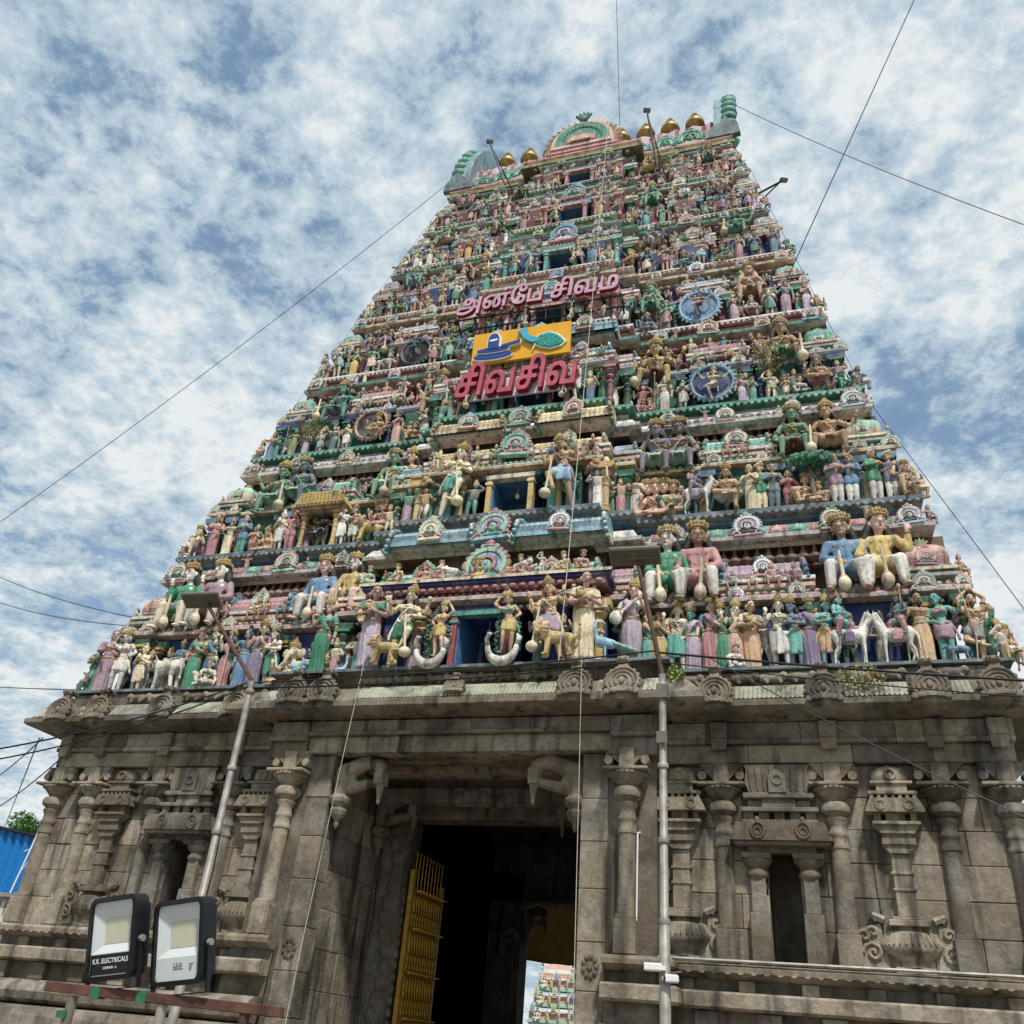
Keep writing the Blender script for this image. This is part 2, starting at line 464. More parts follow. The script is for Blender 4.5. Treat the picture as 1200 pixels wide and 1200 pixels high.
        legs.append((hp, kn, an))
        o = len(jw.v); ring_tube(jw, (0, 0, 0), .028, .028, .006); ax = (an-kn).normalized()
        if dress in ('dhoti', 'shorts'): jw.xform(o, Matrix.Translation(an-ax*.015) @ ax.to_track_quat('Z', 'Y').to_matrix().to_4x4())
        else: jw.xform(o, Matrix.Translation(an))
    # jewellery
    o = len(jw.v)
    ring_tube(jw, (0, -.008, .802), .052, .050, .010, 22); ring_tube(jw, (0, -.022, .775), .066, .058, .009, 36)
    if not fem: ring_tube(jw, (0, -.020, .745), .070, .062, .006, 52)
    jw.ell((0, -.072, .742), (.012, .008, .015))
    ring_tube(jw, (0, 0, .585), .092+fat, .070+fat, .012, 0)
    jw.ell((0, -.074-fat, .585), (.022, .012, .020))
    for s_ in (-1, 1): jw.ell((s_*.060, -.004, .893), (.010, .012, .014))
    jw.xform(o, T)
    # garments
    def inflate_legs(g, upto, extra_r, shin=False):
        for hp, kn, an in legs:
            g.cap(hp, .066+extra_r, hp.lerp(kn, .5), .056+extra_r*1.25); g.cap(hp.lerp(kn, .5), .056+extra_r*1.25, hp.lerp(kn, upto), .046+extra_r)
            if shin: g.cap(kn, .046+extra_r, kn.lerp(an, .45), .042+extra_r); g.cap(kn.lerp(an, .45), .042+extra_r, kn.lerp(an, .92), .034+extra_r)
    if dress == 'sari' or dress == 'robe':
        # pleated skirt lofted round the legs
        rings = []; n = 40; ac = (legs[0][2]+legs[1][2])/2; kc = (legs[0][1]+legs[1][1])/2
        sp = abs(legs[0][2].x-legs[1][2].x)/2; kp = abs(legs[0][1].x-legs[1][1].x)/2
        top = .60 if dress == 'sari' else .60
        lev = [(t((0, 0, top+.015)), .076, .060, 0), (t((0, 0, top-.01)), .088+fat, .070+fat, .002), (pel+Vector((0, 0, 0)), .108+fat, .082+fat, .003),
               (pel.lerp(kc, .5), .062+kp, .086, .006), (kc, .056+kp, .080, .009), (kc.lerp(ac, .5), .052+(kp+sp)/2, .080, .011),
               (ac+Vector((0, -.005, .0)), .058+sp, .088, .014), (ac+Vector((0, -.005, -.035)), .062+sp, .095, .016)]
        sk = MB(); o = 0
        for c, rx, ry, am in lev:
            for i in range(n):
                a = 2*math.pi*i/n; fr = .5-.5*math.cos(a+math.pi/2)
                w = 1+(am/.08)*math.sin(a*11+c.z*6)*(.45+.9*max(0, -math.sin(a)))
                sk.v.append((c.x+rx*w*math.cos(a), c.y+ry*w*math.sin(a), c.z))
        for j in range(len(lev)-1):
            for i in range(n): sk.f.append((j*n+(i+1) % n, j*n+i, (j+1)*n+i, (j+1)*n+(i+1) % n)); sk.m.append(0)
        sk.f.append(tuple(range(n))); sk.m.append(0); sk.f.append(tuple((len(lev)-1)*n+i for i in range(n))[::-1]); sk.m.append(0)
        A['skirt'] = sk.mesh('skirt', 'full'); A['skirt'].flip_normals()
        if dress == 'sari':
            o = len(cl.v); cl.ell((0, 0, .60), (.094+fat, .072+fat, .030))
            pts = [(.07, -.05, .60), (.03, -.075, .665), (-.02, -.088, .735), (-.07, -.062, .795), (-.085, .0, .825), (-.085, .05, .78), (-.08, .07, .66), (-.085, .065, .5)]
            for i in range(len(pts)-1):
                for q in (-.022, 0, .022): cl.cap(Vector(pts[i])+Vector((q*.8, 0, q*.5)), .017, Vector(pts[i+1])+Vector((q*.8, 0, q*.5)), .017)
            cl.xform(o, T)
            use_cl2 = True; o = len(cl2.v)
            cl2.ell((0, 0, .747), (.102, .070, .060)); cl2.cap((-.10, .004, .79), .039, (.10, .004, .79), .039)
            for sx in (-1, 1): cl2.ell((sx*.042, -.056, .737), (.041, .039, .041))
            cl2.xform(o, T)
            if not sleeve:
                for i, (s_, a, c_) in enumerate(arms[:2]):
                    sh = t((s_*.118, .004, .787)); cl2.cap(sh, .042, sh.lerp(t(a[0]), .5), .037)
        else:
            o = len(cl.v); cl.ell((0, 0, .745), (.106, .073, .088)); cl.cap((-.10, .004, .785), .042, (.10, .004, .785), .042)
            cl.ell((0, 0, .64), (.09+fat, .066+fat, .085)); cl.ell((0, .0, .57), (.10+fat, .074+fat, .06)); cl.xform(o, T)
    elif dress in ('dhoti', 'shorts'):
        inflate_legs(cl, .98 if dress == 'dhoti' else .55, .010 if dress == 'dhoti' else .012, shin=False)
        o = len(cl.v); cl.ell((0, .002, .555), (.103+fat, .076+fat, .055)); cl.xform(o, T)
        # hanging front sash with pleats
        kc = (legs[0][1]+legs[1][1])/2
        top = t((0, -.075-fat, .58)); drop = .34 if dress == 'dhoti' else .2
        down = Vector((0, 0, -1)) if abs(kc.z-pel.z) > .15 else (kc-pel).normalized()*.6+Vector((0, -.2, -.6))
        for q in (-1, 0, 1): cl.cap(top+Vector((q*.014, 0, 0)), .016, top+down*drop+Vector((q*.03, -.012, 0)), .014)
        use_cl2 = True
        o = len(cl2.v)
        for i in range(14):
            a0 = 2*math.pi*i/14; a1 = 2*math.pi*(i+1)/14
            cl2.cap((.098*math.cos(a0)+fat*math.cos(a0), (.074+fat)*math.sin(a0), .565+.012*math.cos(a0)), .017, ((.098+fat)*math.cos(a1), (.074+fat)*math.sin(a1), .565+.012*math.cos(a1)), .017)
        cl2.cap((.095, -.03, .56), .018, (.135, -.03, .42), .016); cl2.cap((.135, -.03, .42), .016, (.14, -.01, .34), .022)
        pts = [(.085, -.05, .60), (.03, -.078-fat*.8, .67), (-.03, -.078, .745), (-.088, -.03, .81), (-.09, .05, .77), (-.07, .072, .66)]
        if not fem:
            for i in range(len(pts)-1): cl2.cap(pts[i], .012, pts[i+1], .012)
        else:
            cl2.ell((0, 0, .747), (.101, .069, .045))
            for sx in (-1, 1): cl2.ell((sx*.042, -.056, .737), (.040, .038, .040))
        cl2.xform(o, T)
    elif dress == 'tunic':
        use_cl2 = True
        inflate_legs(cl2, 1.0, .006, shin=True)
        for hp, kn, an in legs:
            for q in range(7):
                a_ = 2*math.pi*q/7; d_ = Vector((math.cos(a_), math.sin(a_), 0)); cl2.cap(kn+d_*.044, .011, kn.lerp(an, .9)+d_*.034+Vector((.012*math.sin(q*2.1), 0, 0)), .010, 0, 6)
                f_ = hp.lerp(kn, .25+.1*q); ax_ = (kn-hp).normalized(); sd_ = ax_.cross(Vector((0, 0, 1))); sd_ = sd_.normalized() if sd_.length > .2 else Vector((1, 0, 0)); up_ = sd_.cross(ax_); cl2.cap(f_+sd_*.058+up_*.03, .011, f_-sd_*.045+up_*.058, .010, 0, 6)
        o = len(cl.v); cl.ell((0, 0, .745), (.107, .075, .088)); cl.cap((-.10, .004, .785), .044, (.10, .004, .785), .044)
        cl.ell((0, 0, .64), (.088+fat, .066+fat, .09)); cl.ell((0, .0, .56), (.108+fat, .082+fat, .065))
        if fem is False: cl.ell((0, -.035, .757), (.085, .045, .045))
        for q in range(6): cl.cap((-.085, -.045, .60+.022*q), .010, (.06, -.070, .575+.024*q), .009, 0, 6)
        for q in range(4): cl.cap((-.10, -.02, .79-.02*q), .010, (-.02, -.078, .74-.03*q), .008, 0, 6); cl.cap((.10, -.02, .79-.02*q), .010, (.02, -.078, .74-.03*q), .008, 0, 6)
        cl.xform(o, T)
        for hp, kn, an in legs: cl.cap(hp, .078, hp.lerp(kn, .45), .078)
    # hair, crown
    for q in hx:
        o = len(hr.v)
        hr.ell((q, .014, .952), (.060, .062, .062)); hr.ell((q, .03, .915), (.058, .046, .06))
        if hair == 'long':
            for sx in (-1, 1):
                hr.cap((q+sx*.048, .02, .92), .028, (q+sx*.070, .02, .855), .032); hr.cap((q+sx*.070, .02, .855), .032, (q+sx*.088, .012, .80), .024)
            hr.cap((q, .045, .92), .05, (q, .058, .80), .05)
        elif hair == 'bun': hr.ell((q, .075, .925), (.036, .032, .036))
        elif hair == 'top': hr.ell((q, .01, 1.03), (.034, .034, .036)); hr.cap((q, .01, .99), .03, (q, .01, 1.02), .022)
        if beard: hr.ell((q, -.040, .862), (.034, .022, .036)); hr.cap((q, -.042, .85), .026, (q, -.05, .81), .012); hr.ell((q, -.056, .897), (.024, .010, .008))
        hr.xform(o, Hm)
    if crown:
        cw = MB()
        for q in hx:
            o = len(cw.v)
            if crown == 'tall':
                cw.lathe([(.060, .965), (.068, .972), (.068, .985), (.058, .99), (.060, 1.005), (.052, 1.012), (.053, 1.03), (.043, 1.036), (.043, 1.05), (.032, 1.058), (.030, 1.07), (.014, 1.08), (.018, 1.09), (.001, 1.105)], 12, (q, .004, 0))
                for i in range(7):
                    a = math.pi*(1.12+.76*i/6); cw.ell((q+.064*math.cos(a), .004+.064*math.sin(a), 1.0), (.012, .010, .020), 0, 6, 4)
            elif crown == 'low':
                cw.lathe([(.062, .965), (.070, .975), (.062, .992), (.056, 1.0), (.058, 1.012), (.040, 1.03), (.016, 1.04), (.018, 1.052), (.001, 1.066)], 12, (q, .004, 0))
                for i in range(9):
                    a = math.pi*(1.05+.9*i/8); cw.ell((q+.066*math.cos(a), .004+.066*math.sin(a), 1.002), (.010, .008, .024 if i % 2 == 0 else .014), 0, 6, 4)
            else:
                cw.ell((q, .006, .985), (.074, .078, .036)); cw.ell((q, .008, 1.005), (.056, .058, .032)); cw.cap((q-.06, -.035, .975), .024, (q+.06, -.045, 1.0), .022)
            cw.xform(o, Hm)
        A['turban' if crown == 'turban' else 'crown'] = cw.mesh('crown', True)
    PENDING.append((A, 'body', b, vox, 1)); PENDING.append((A, 'hair', hr, .013, 1))
    if cl.v: PENDING.append((A, 'garment', cl, .013, 1))
    if use_cl2: PENDING.append((A, {'sari': 'blouse', 'tunic': 'trousers'}.get(dress, 'sash'), cl2, .013, 1))
    A['jewellery'] = jw.mesh('jewellery', 'full'); A['face'] = ey.mesh('face', 'full')
    if prop: prop(A, t, legs, arms)
    return A

def mace_prop(top, bot, ball=.055):
    def f(A, t, legs, arms):
        m = MB(); a, b_ = Vector(top), Vector(bot)
        m.tube([a, b_], [.012, .017], 8)
        q = (b_-a).normalized(); o = len(m.v)
        m.lathe([(.018, -.07), (.030, -.062), (.030, -.05), (ball*.75, -.045), (ball, -.015), (ball, .015), (ball*.8, .04), (ball*.5, .052), (.012, .062), (.001, .075)], 12)
        m.xform(o, Matrix.Translation(b_) @ q.to_track_quat('Z', 'Y').to_matrix().to_4x4())
        A['mace'] = m.mesh('mace', True)
    return f
def staff_prop(pts, r=.009, name='staff', extra=None):
    def f(A, t, legs, arms):
        m = MB(); m.tube(pts, r, 6)
        if extra: extra(m)
        A[name] = m.mesh(name, True)
    return f
def veena(A, t, legs, arms):
    m = MB(); m.tube([(-.13, -.13, .60), (.17, -.12, .86)], .018, 8); m.ell((-.15, -.13, .57), (.075, .045, .085)); m.ell((.17, -.10, .86), (.028, .028, .028)); A['veena'] = m.mesh('veena', True)
def pot_prop(A, t, legs, arms):
    m = MB(); m.lathe([(.02, -.05), (.05, -.03), (.056, 0), (.045, .03), (.022, .045), (.030, .06), (.001, .061)], 12, (0, -.15, .70)); A['pot'] = m.mesh('pot', True)

pray = dict(aL=((-.15, -.03, .645), (-.025, -.125, .735), (.25, -.1, 1)), aR=((.15, -.03, .645), (.025, -.125, .735), (-.25, -.1, 1)))
def build_archetypes():
    H = human
    H('sari_a', fem=True, dress='sari', tor=(0, 4, 8), head=(0, -5, 10), hair='bun', crown='low', aL=((-.165, .02, .64), (-.17, -.02, .50)), aR=((.17, -.01, .64), (.085, -.11, .655), (-.6, -.4, .3)))
    H('sari_b', fem=True, dress='sari', tor=(0, -4, -12), head=(0, 6, -14), hair='long', crown='tall', aL=((-.165, -.02, .65), (-.07, -.12, .70), (.2, -.4, .8)), aR=((.175, .0, .65), (.19, -.08, .78), (.1, -.2, 1)))
    H('sari_c', fem=True, dress='sari', tor=(4, 0, 20), head=(6, 0, 10), hair='bun', crown=None, aL=((-.16, -.04, .65), (-.06, -.15, .63), (.5, -.5, .1)), aR=((.155, -.04, .65), (.03, -.15, .66), (-.5, -.4, .2)), prop=pot_prop)
    H('sari_d', fem=True, dress='sari', tor=(0, 6, -8), head=(0, -8, 0), hair='long', crown='tall', aL=((-.20, .0, .70), (-.24, -.05, .86), (0, -.2, 1)), aR=((.165, .03, .64), (.19, -.02, .49)))
    H('veena', fem=True, dress='sari', tor=(0, 3, -6), head=(0, 8, 6), hair='long', crown='tall', aL=((-.17, -.03, .65), (-.11, -.14, .63), (.3, -.2, -.2)), aR=((.18, -.03, .67), (.11, -.13, .80), (0, .0, 1)), prop=veena)
    H('praying', dress='dhoti', hair='top', crown=None, **pray)
    H('praying_sari', fem=True, dress='sari', hair='bun', crown='low', **pray)
    H('crowned_a', dress='dhoti', tor=(0, 3, 6), hair='long', crown='tall', aL=((-.18, -.02, .65), (-.17, -.11, .77), (0, -.2, 1)), aR=((.17, .02, .63), (.13, -.06, .54), (-.5, -.2, -.3)), lL=((-.06, -.02, .285), (-.055, .01, .05)), lR=((.075, -.03, .29), (.095, .01, .05)))
    H('crowned_b', dress='dhoti', tor=(0, -5, -14), head=(0, 4, -12), hair='long', crown='tall', aL=((-.16, -.04, .65), (-.04, -.13, .69), (.6, -.2, .2)), aR=((.16, -.03, .65), (.05, -.14, .64), (-.6, -.2, .1)))
    H('four_arm', dress='dhoti', hair='long', crown='tall', aL=((-.17, -.02, .65), (-.15, -.12, .72), (0, -.2, 1)), aR=((.165, -.01, .64), (.14, -.10, .56), (0, -.4, -1)), extra=((-1, (-.21, .03, .73), (-.21, .0, .87)), (1, (.21, .03, .73), (.21, .0, .87))))
    H('ascetic', dress='robe', tor=(0, 0, 14), hair='top', crown=None, beard=True, aL=((-.19, -.02, .66), (-.20, -.12, .70), (0, -.2, 1)), aR=((.17, .02, .63), (.16, -.05, .50)), closed=(True, False),
      prop=staff_prop([(-.205, -.14, .01), (-.205, -.14, .62), (-.205, -.14, 1.06)], extra=lambda m: m.ell((-.205, -.14, 1.07), (.028, .02, .04))))
    H('archer', dress='shorts', tor=(0, -6, -10), head=(0, 0, -20), hair='bun', crown=None, fem=True, aL=((-.17, -.03, .64), (-.08, -.13, .58), (.7, -.2, -.3)), aR=((.20, -.02, .69), (.26, -.09, .76)), closed=(False, True),
      prop=staff_prop([(.30, -.09, .06), (.33, -.10, .35), (.30, -.10, .62), (.28, -.10, .78), (.24, -.09, 1.0), (.14, -.08, 1.16)], name='bow'))
    H('tapas', dress='shorts', hair='top', crown=None, beard=True, aL=((-.16, .0, .95), (-.02, .0, 1.09), (.1, 0, 1)), aR=((.16, .0, .95), (.02, .0, 1.09), (-.1, 0, 1)), lL=((-.15, -.05, .36), (.03, -.06, .30), (1, -.3, -.2)), lR=((.04, -.01, .285), (.02, .01, .05)))
    H('dancer', dress='shorts', tor=(0, -9, 10), head=(0, 10, 0), hair='bun', crown='tall', fem=True, aL=((-.20, .0, .88), (-.07, .0, 1.04), (.5, 0, .6)), aR=((.19, .0, .66), (.10, -.05, .58)), lL=((-.075, -.05, .30), (-.10, .0, .05)), lR=((.06, -.01, .285), (.05, .01, .05)))
    H('guardian', dress='shorts', tor=(0, -6, -8), head=(0, -4, 10), hair='long', crown='tall', aL=((-.19, -.06, .66), (-.10, -.17, .62), (.4, -.4, -.4)), aR=((.20, .0, .68), (.21, -.10, .80), (0, -.2, 1)), extra=((-1, (-.22, .02, .74), (-.25, -.03, .88)), (1, (.25, .03, .72), (.29, .0, .86))),
      lL=((-.14, -.15, .42), (-.06, -.16, .20), (.3, -1, -.2)), lR=((.085, -.01, .285), (.13, .01, .05)), prop=mace_prop((-.09, -.19, .62), (-.15, -.19, .13), .07))
    H('townsman_a', dress='tunic', sleeve=2, hair='short', crown=None, tor=(0, 0, 12), aL=((-.16, -.04, .65), (-.02, -.12, .68), (.8, -.1, 0)), aR=((.16, -.04, .65), (.04, -.14, .70), (-.8, -.1, 0)))
    H('townsman_b', dress='tunic', sleeve=2, hair='short', crown='turban', tor=(0, 0, -10), head=(0, 0, -15), aL=((-.165, .0, .64), (-.10, -.11, .60), (.5, -.5, 0)), aR=((.165, .02, .63), (.15, -.05, .49)))
    H('townsman_c', dress='robe', sleeve=2, hair='short', crown=None, tor=(6, 0, 18), aL=((-.16, -.06, .66), (-.10, -.18, .66), (.3, -.9, 0)), aR=((.16, -.06, .66), (.06, -.18, .64), (-.3, -.9, 0)))
    # figures sitting on a ledge, legs hanging
    seat = dict(hs=1.27, pel=(0, .05, .27), lL=((-.12, -.115, .262), (-.13, -.115, .055)), lR=((.12, -.115, .262), (.13, -.115, .055)))
    H('prince_a', dress='tunic', sleeve=2, hair='long', crown='low', head=(0, 0, -8), aL=((-.17, -.03, .64), (-.05, -.17, .56), (.3, -.3, -.6)), aR=((.18, .0, .64), (.17, -.12, .57), (0, -.6, -.5)), closed=(True, False), prop=mace_prop((-.05, -.20, .34), (-.03, -.18, .05), .05), vox=.009, **seat)
    H('prince_b', dress='tunic', sleeve=2, hair='long', crown='low', head=(0, 4, 14), aL=((-.18, -.02, .64), (-.12, -.15, .57), (.1, -.6, -.4)), aR=((.22, .02, .68), (.22, .0, .85), (.1, -.1, 1)), prop=mace_prop((-.02, -.20, .34), (.0, -.18, .05), .05), vox=.009, **seat)
    H('warrior_a', dress='shorts', hair='long', crown='low', head=(0, 0, 6), aL=((-.20, .0, .64), (-.17, -.12, .56), (0, -.6, -.6)), aR=((.20, .0, .64), (.17, -.12, .56), (0, -.6, -.6)), vox=.009, **seat)
    H('warrior_b', dress='shorts', hair='long', crown='tall', head=(0, 0, -10), aL=((-.20, .0, .66), (-.20, -.16, .60), (0, -.6, -.4)), aR=((.25, .02, .72), (.32, -.02, .84), (.2, -.2, 1)), closed=(True, False), vox=.009, prop=mace_prop((-.20, -.20, .36), (-.21, -.20, .05), .06),
      hs=1.25, pel=(0, .05, .28), lL=((-.15, -.11, .275), (-.19, -.09, .055)), lR=((.15, -.11, .275), (.16, -.10, .055)))
    sq = dict(pel=(0, .04, .16), lL=((-.17, -.08, .30), (-.14, -.07, .05)), lR=((.17, -.08, .30), (.14, -.07, .05)))
    H('gana', dress='shorts', fat=.03, hair='short', crown='low', aL=((-.22, .0, .77), (-.15, .0, .95), (.2, 0, 1)), aR=((.22, .0, .77), (.15, .0, .95), (-.2, 0, 1)), **sq)
    H('squat', dress='shorts', hair='long', crown='low', tor=(0, 6, 10), aL=((-.23, -.03, .66), (-.18, -.15, .60), (0, -.3, -.8)), aR=((.24, .0, .68), (.24, -.10, .82), (0, -.3, 1)), **sq)
    ltg = dict(pel=(0, .04, .08), lL=((-.20, -.06, .09), (.03, -.16, .06), (1, -.2, 0)), lR=((.20, -.06, .09), (-.03, -.15, .085), (-1, -.2, 0)))
    H('deity', dress='dhoti', hair='long', crown='tall', aL=((-.17, -.03, .65), (-.15, -.13, .73), (0, -.2, 1)), aR=((.17, -.03, .64), (.15, -.14, .58), (0, -.4, -1)), extra=((-1, (-.22, .03, .73), (-.23, .0, .88)), (1, (.22, .03, .73), (.23, .0, .88))), **ltg)
    H('many_head', dress='dhoti', hair='short', crown='low', headn=3, aL=((-.17, -.03, .65), (-.15, -.13, .73), (0, -.2, 1)), aR=((.17, -.03, .64), (.15, -.14, .58), (0, -.4, -1)), extra=((-1, (-.24, .03, .74), (-.28, .0, .88)), (1, (.24, .03, .74), (.28, .0, .88)), (-1, (-.26, .03, .66), (-.34, .0, .74)), (1, (.26, .03, .66), (.34, .0, .74))), **ltg)
    H('lady_seated', fem=True, dress='dhoti', hair='bun', crown='low', tor=(0, 5, 10), aL=((-.17, -.03, .65), (-.06, -.14, .64), (.5, -.3, .2)), aR=((.19, .0, .64), (.20, -.06, .50), (0, -.2, -1)), pel=(0, .04, .09), lL=((-.13, -.13, .24), (-.06, -.12, .05)), lR=((.20, -.06, .09), (-.02, -.15, .06), (-1, -.2, 0)))
    H('ease', dress='shorts', hair='long', crown='tall', head=(0, 0, 12), aL=((-.20, -.02, .66), (-.19, -.13, .74), (0, -.2, 1)), aR=((.20, .0, .64), (.20, -.12, .56), (0, -.4, -.8)), pel=(0, .05, .30), lL=((-.14, -.13, .31), (.06, -.17, .27), (1, -.2, -.1)), lR=((.12, -.14, .29), (.12, -.12, .05)))
    H('nataraja', dress='shorts', tor=(0, 5, 0), hair='long', crown='tall', aL=((-.20, -.04, .70), (-.12, -.13, .73), (.2, -.2, 1)), aR=((.16, -.07, .72), (-.02, -.15, .66), (-1, 0, -.3)), extra=((-1, (-.26, .0, .76), (-.34, .0, .88)), (1, (.26, .0, .76), (.34, .0, .88))),
      pel=(0, 0, .46), lL=((-.10, -.13, .30), (-.02, .0, .05)), lR=((.10, -.16, .42), (-.12, -.17, .36), (-1, -.1, -.3)))
    H('rider', dress='tunic', sleeve=1, hair='long', crown='tall', aL=((-.17, -.02, .65), (-.09, -.14, .63)), aR=((.17, -.02, .65), (.09, -.14, .63)), closed=(True, True), pel=(0, 0, .20), lL=((-.14, -.12, .16), (-.15, -.05, -.06)), lR=((.14, -.12, .16), (.15, -.05, -.06)))
    # elephant-headed seated god
    H('ganesha', dress='dhoti', fat=.05, hair='short', crown='tall', aL=((-.19, -.04, .66), (-.17, -.14, .73), (0, -.2, 1)), aR=((.19, -.04, .65), (.13, -.15, .60), (-.4, -.4, 0)), extra=((-1, (-.23, .03, .74), (-.24, .0, .88)), (1, (.23, .03, .74), (.24, .0, .88))), **ltg)
    # trunk and ears go into its body mesh before remeshing
    for d, k, mb, vox, it in PENDING:
        if d is ARCH['ganesha'] and k == 'body':
            T = Matrix.Translation((0, .04, .08-.53)); o = len(mb.v)
            pts = [(0, -.05, .93), (0, -.10, .88), (-.01, -.125, .81), (-.03, -.13, .75), (-.06, -.13, .72)]
            for i in range(4): mb.cap(pts[i], .034-.005*i, pts[i+1], .029-.005*i)
            for s_ in (-1, 1):
                mb.ell((s_*.10, .0, .92), (.058, .018, .065)); mb.cap((s_*.03, -.07, .88), .010, (s_*.045, -.12, .865), .006)
            mb.ell((0, -.01, .94), (.066, .07, .068)); mb.xform(o, T)

# ---------------------------------------------------------------- animals
def animal(key, parts, vox=.014):
    A = {}; ARCH[key] = A
    for nm, fn in parts:
        m = MB(); fn(m); PENDING.append((A, nm, m, vox, 1))
    return A
def build_animals():
    def horse_body(m):         # faces -x, 1 unit high at the withers .62
        m.cap((-.26, 0, .55), .125, (.0, 0, .53), .125); m.cap((0, 0, .53), .125, (.26, 0, .56), .13)
        m.cap((-.30, 0, .60), .10, (-.43, 0, .80), .065); m.cap((-.43, 0, .80), .062, (-.46, 0, .88), .06); m.cap((-.46, 0, .88), .058, (-.60, 0, .76), .036); m.ell((-.61, 0, .75), (.035, .034, .034))
        for s_ in (-1, 1):
            m.cap((-.45, s_*.035, .93), .018, (-.45, s_*.045, .99), .006)
            m.cap((-.27, s_*.07, .50), .065, (-.29, s_*.075, .28), .036); m.cap((-.29, s_*.075, .28), .033, (-.27+.02*s_, s_*.075, .06), .024); m.cap((-.27+.02*s_, s_*.075, .05), .03, (-.29+.02*s_, s_*.075, .02), .034)
            m.cap((.27, s_*.07, .52), .09, (.24, s_*.075, .34), .05); m.cap((.24, s_*.075, .34), .045, (.33, s_*.075, .24), .034); m.cap((.33, s_*.075, .24), .03, (.30-.05*s_, s_*.075, .06), .024); m.cap((.30-.05*s_, s_*.075, .05), .03, (.28-.05*s_, s_*.075, .02), .034)
    def horse_mane(m):
        for i in range(6):
            f = i/5; p = Vector((-.26, 0, .70)).lerp(Vector((-.41, 0, .94)), f); m.cap(p, .03, p+Vector((.03, 0, -.02)), .035)
        pass
    def horse_tail(m): m.cap((.36, 0, .62), .03, (.44, 0, .50), .035); m.cap((.44, 0, .50), .035, (.45, 0, .28), .015)
    def saddle(m):
        m.ell((.0, 0, .555), (.15, .14, .118))
        for s_ in (-1, 1): m.box(-.11, .11, s_*.132-.012, s_*.132+.012, .40, .58)
    animal('horse', [('body', horse_body), ('mane', horse_mane), ('horse_tail', horse_tail), ('saddle', saddle)])
    def bull_body(m):
        m.cap((-.25, 0, .52), .16, (.25, 0, .52), .15); m.ell((-.2, 0, .68), (.09, .07, .08)); m.cap((-.33, 0, .58), .11, (-.46, 0, .68), .085)
        m.cap((-.46, 0, .70), .075, (-.60, 0, .60), .05); m.ell((-.61, 0, .59), (.045, .045, .04)); m.cap((-.36, 0, .5), .05, (-.33, 0, .36), .02)
        for s_ in (-1, 1):
            m.cap((-.44, s_*.06, .76), .02, (-.46, s_*.12, .86), .010); m.ell((-.41, s_*.11, .69), (.03, .06, .025))
            m.cap((-.25, s_*.08, .46), .07, (-.26, s_*.085, .25), .045); m.cap((-.26, s_*.085, .25), .042, (-.26+.03*s_, s_*.085, .03), .04)
            m.cap((.27, s_*.08, .48), .09, (.24, s_*.085, .30), .05); m.cap((.24, s_*.085, .30), .048, (.29-.03*s_, s_*.085, .03), .04)
        m.cap((.38, 0, .60), .02, (.42, 0, .30), .015); m.ell((.42, 0, .26), (.03, .03, .05))
    animal('bull', [('body', bull_body), ('cloth', lambda m: m.ell((.02, 0, .555), (.17, .165, .12)))])
    def lion_body(m):
        m.cap((-.22, 0, .45), .15, (.22, 0, .42), .13); m.ell((-.38, 0, .62), (.12, .12, .13)); m.ell((-.49, 0, .575), (.07, .085, .07)); m.ell((-.53, 0, .60), (.03, .04, .025))
        for s_ in (-1, 1):
            m.cap((-.24, s_*.08, .40), .07, (-.27, s_*.085, .05), .05); m.ell((-.31, s_*.085, .035), (.07, .045, .035))
            m.cap((.22, s_*.08, .38), .10, (.18, s_*.085, .20), .055); m.cap((.18, s_*.085, .20), .05, (.26, s_*.085, .05), .045); m.ell((.22, s_*.085, .035), (.07, .045, .035))
        m.cap((.34, 0, .45), .025, (.46, 0, .60), .02); m.cap((.46, 0, .60), .02, (.42, 0, .74), .02); m.ell((.42, 0, .77), (.04, .04, .05))
    def lion_mane(m):
        for i in range(16):
            a = 2*math.pi*i/16; p = Vector((-.36, .15*math.cos(a), .60+.16*math.sin(a))); m.cap(p, .05, p+Vector((.10, .05*math.cos(a), .03*math.sin(a)-.03)), .045)
        m.ell((-.28, 0, .58), (.08, .16, .17))
    animal('lion', [('body', lion_body), ('mane', lion_mane)])
    def bird_body(m):
        m.cap((-.10, 0, .45), .13, (.14, 0, .40), .11); m.cap((-.18, 0, .52), .07, (-.24, 0, .72), .045); m.cap((-.24, 0, .72), .042, (-.22, 0, .88), .034); m.ell((-.24, 0, .92), (.05, .042, .042)); m.cap((-.28, 0, .92), .018, (-.35, 0, .90), .006)
        for s_ in (-1, 1): m.cap((0, s_*.05, .34), .03, (0, s_*.05, .02), .018); m.cap((0, s_*.05, .02), .02, (-.09, s_*.06, .015), .012)
        for k in range(3): m.cap((-.23, (k-1)*.01, .95), .006, (-.21+.02*k, (k-1)*.03, 1.03), .010)
    def bird_tail(m):
        for k in range(-3, 4):
            m.cap((.16, k*.02, .42), .045, (.66, k*.07, .14+.012*abs(k)), .055)
    animal('peacock', [('body', bird_body), ('tail', bird_tail)])

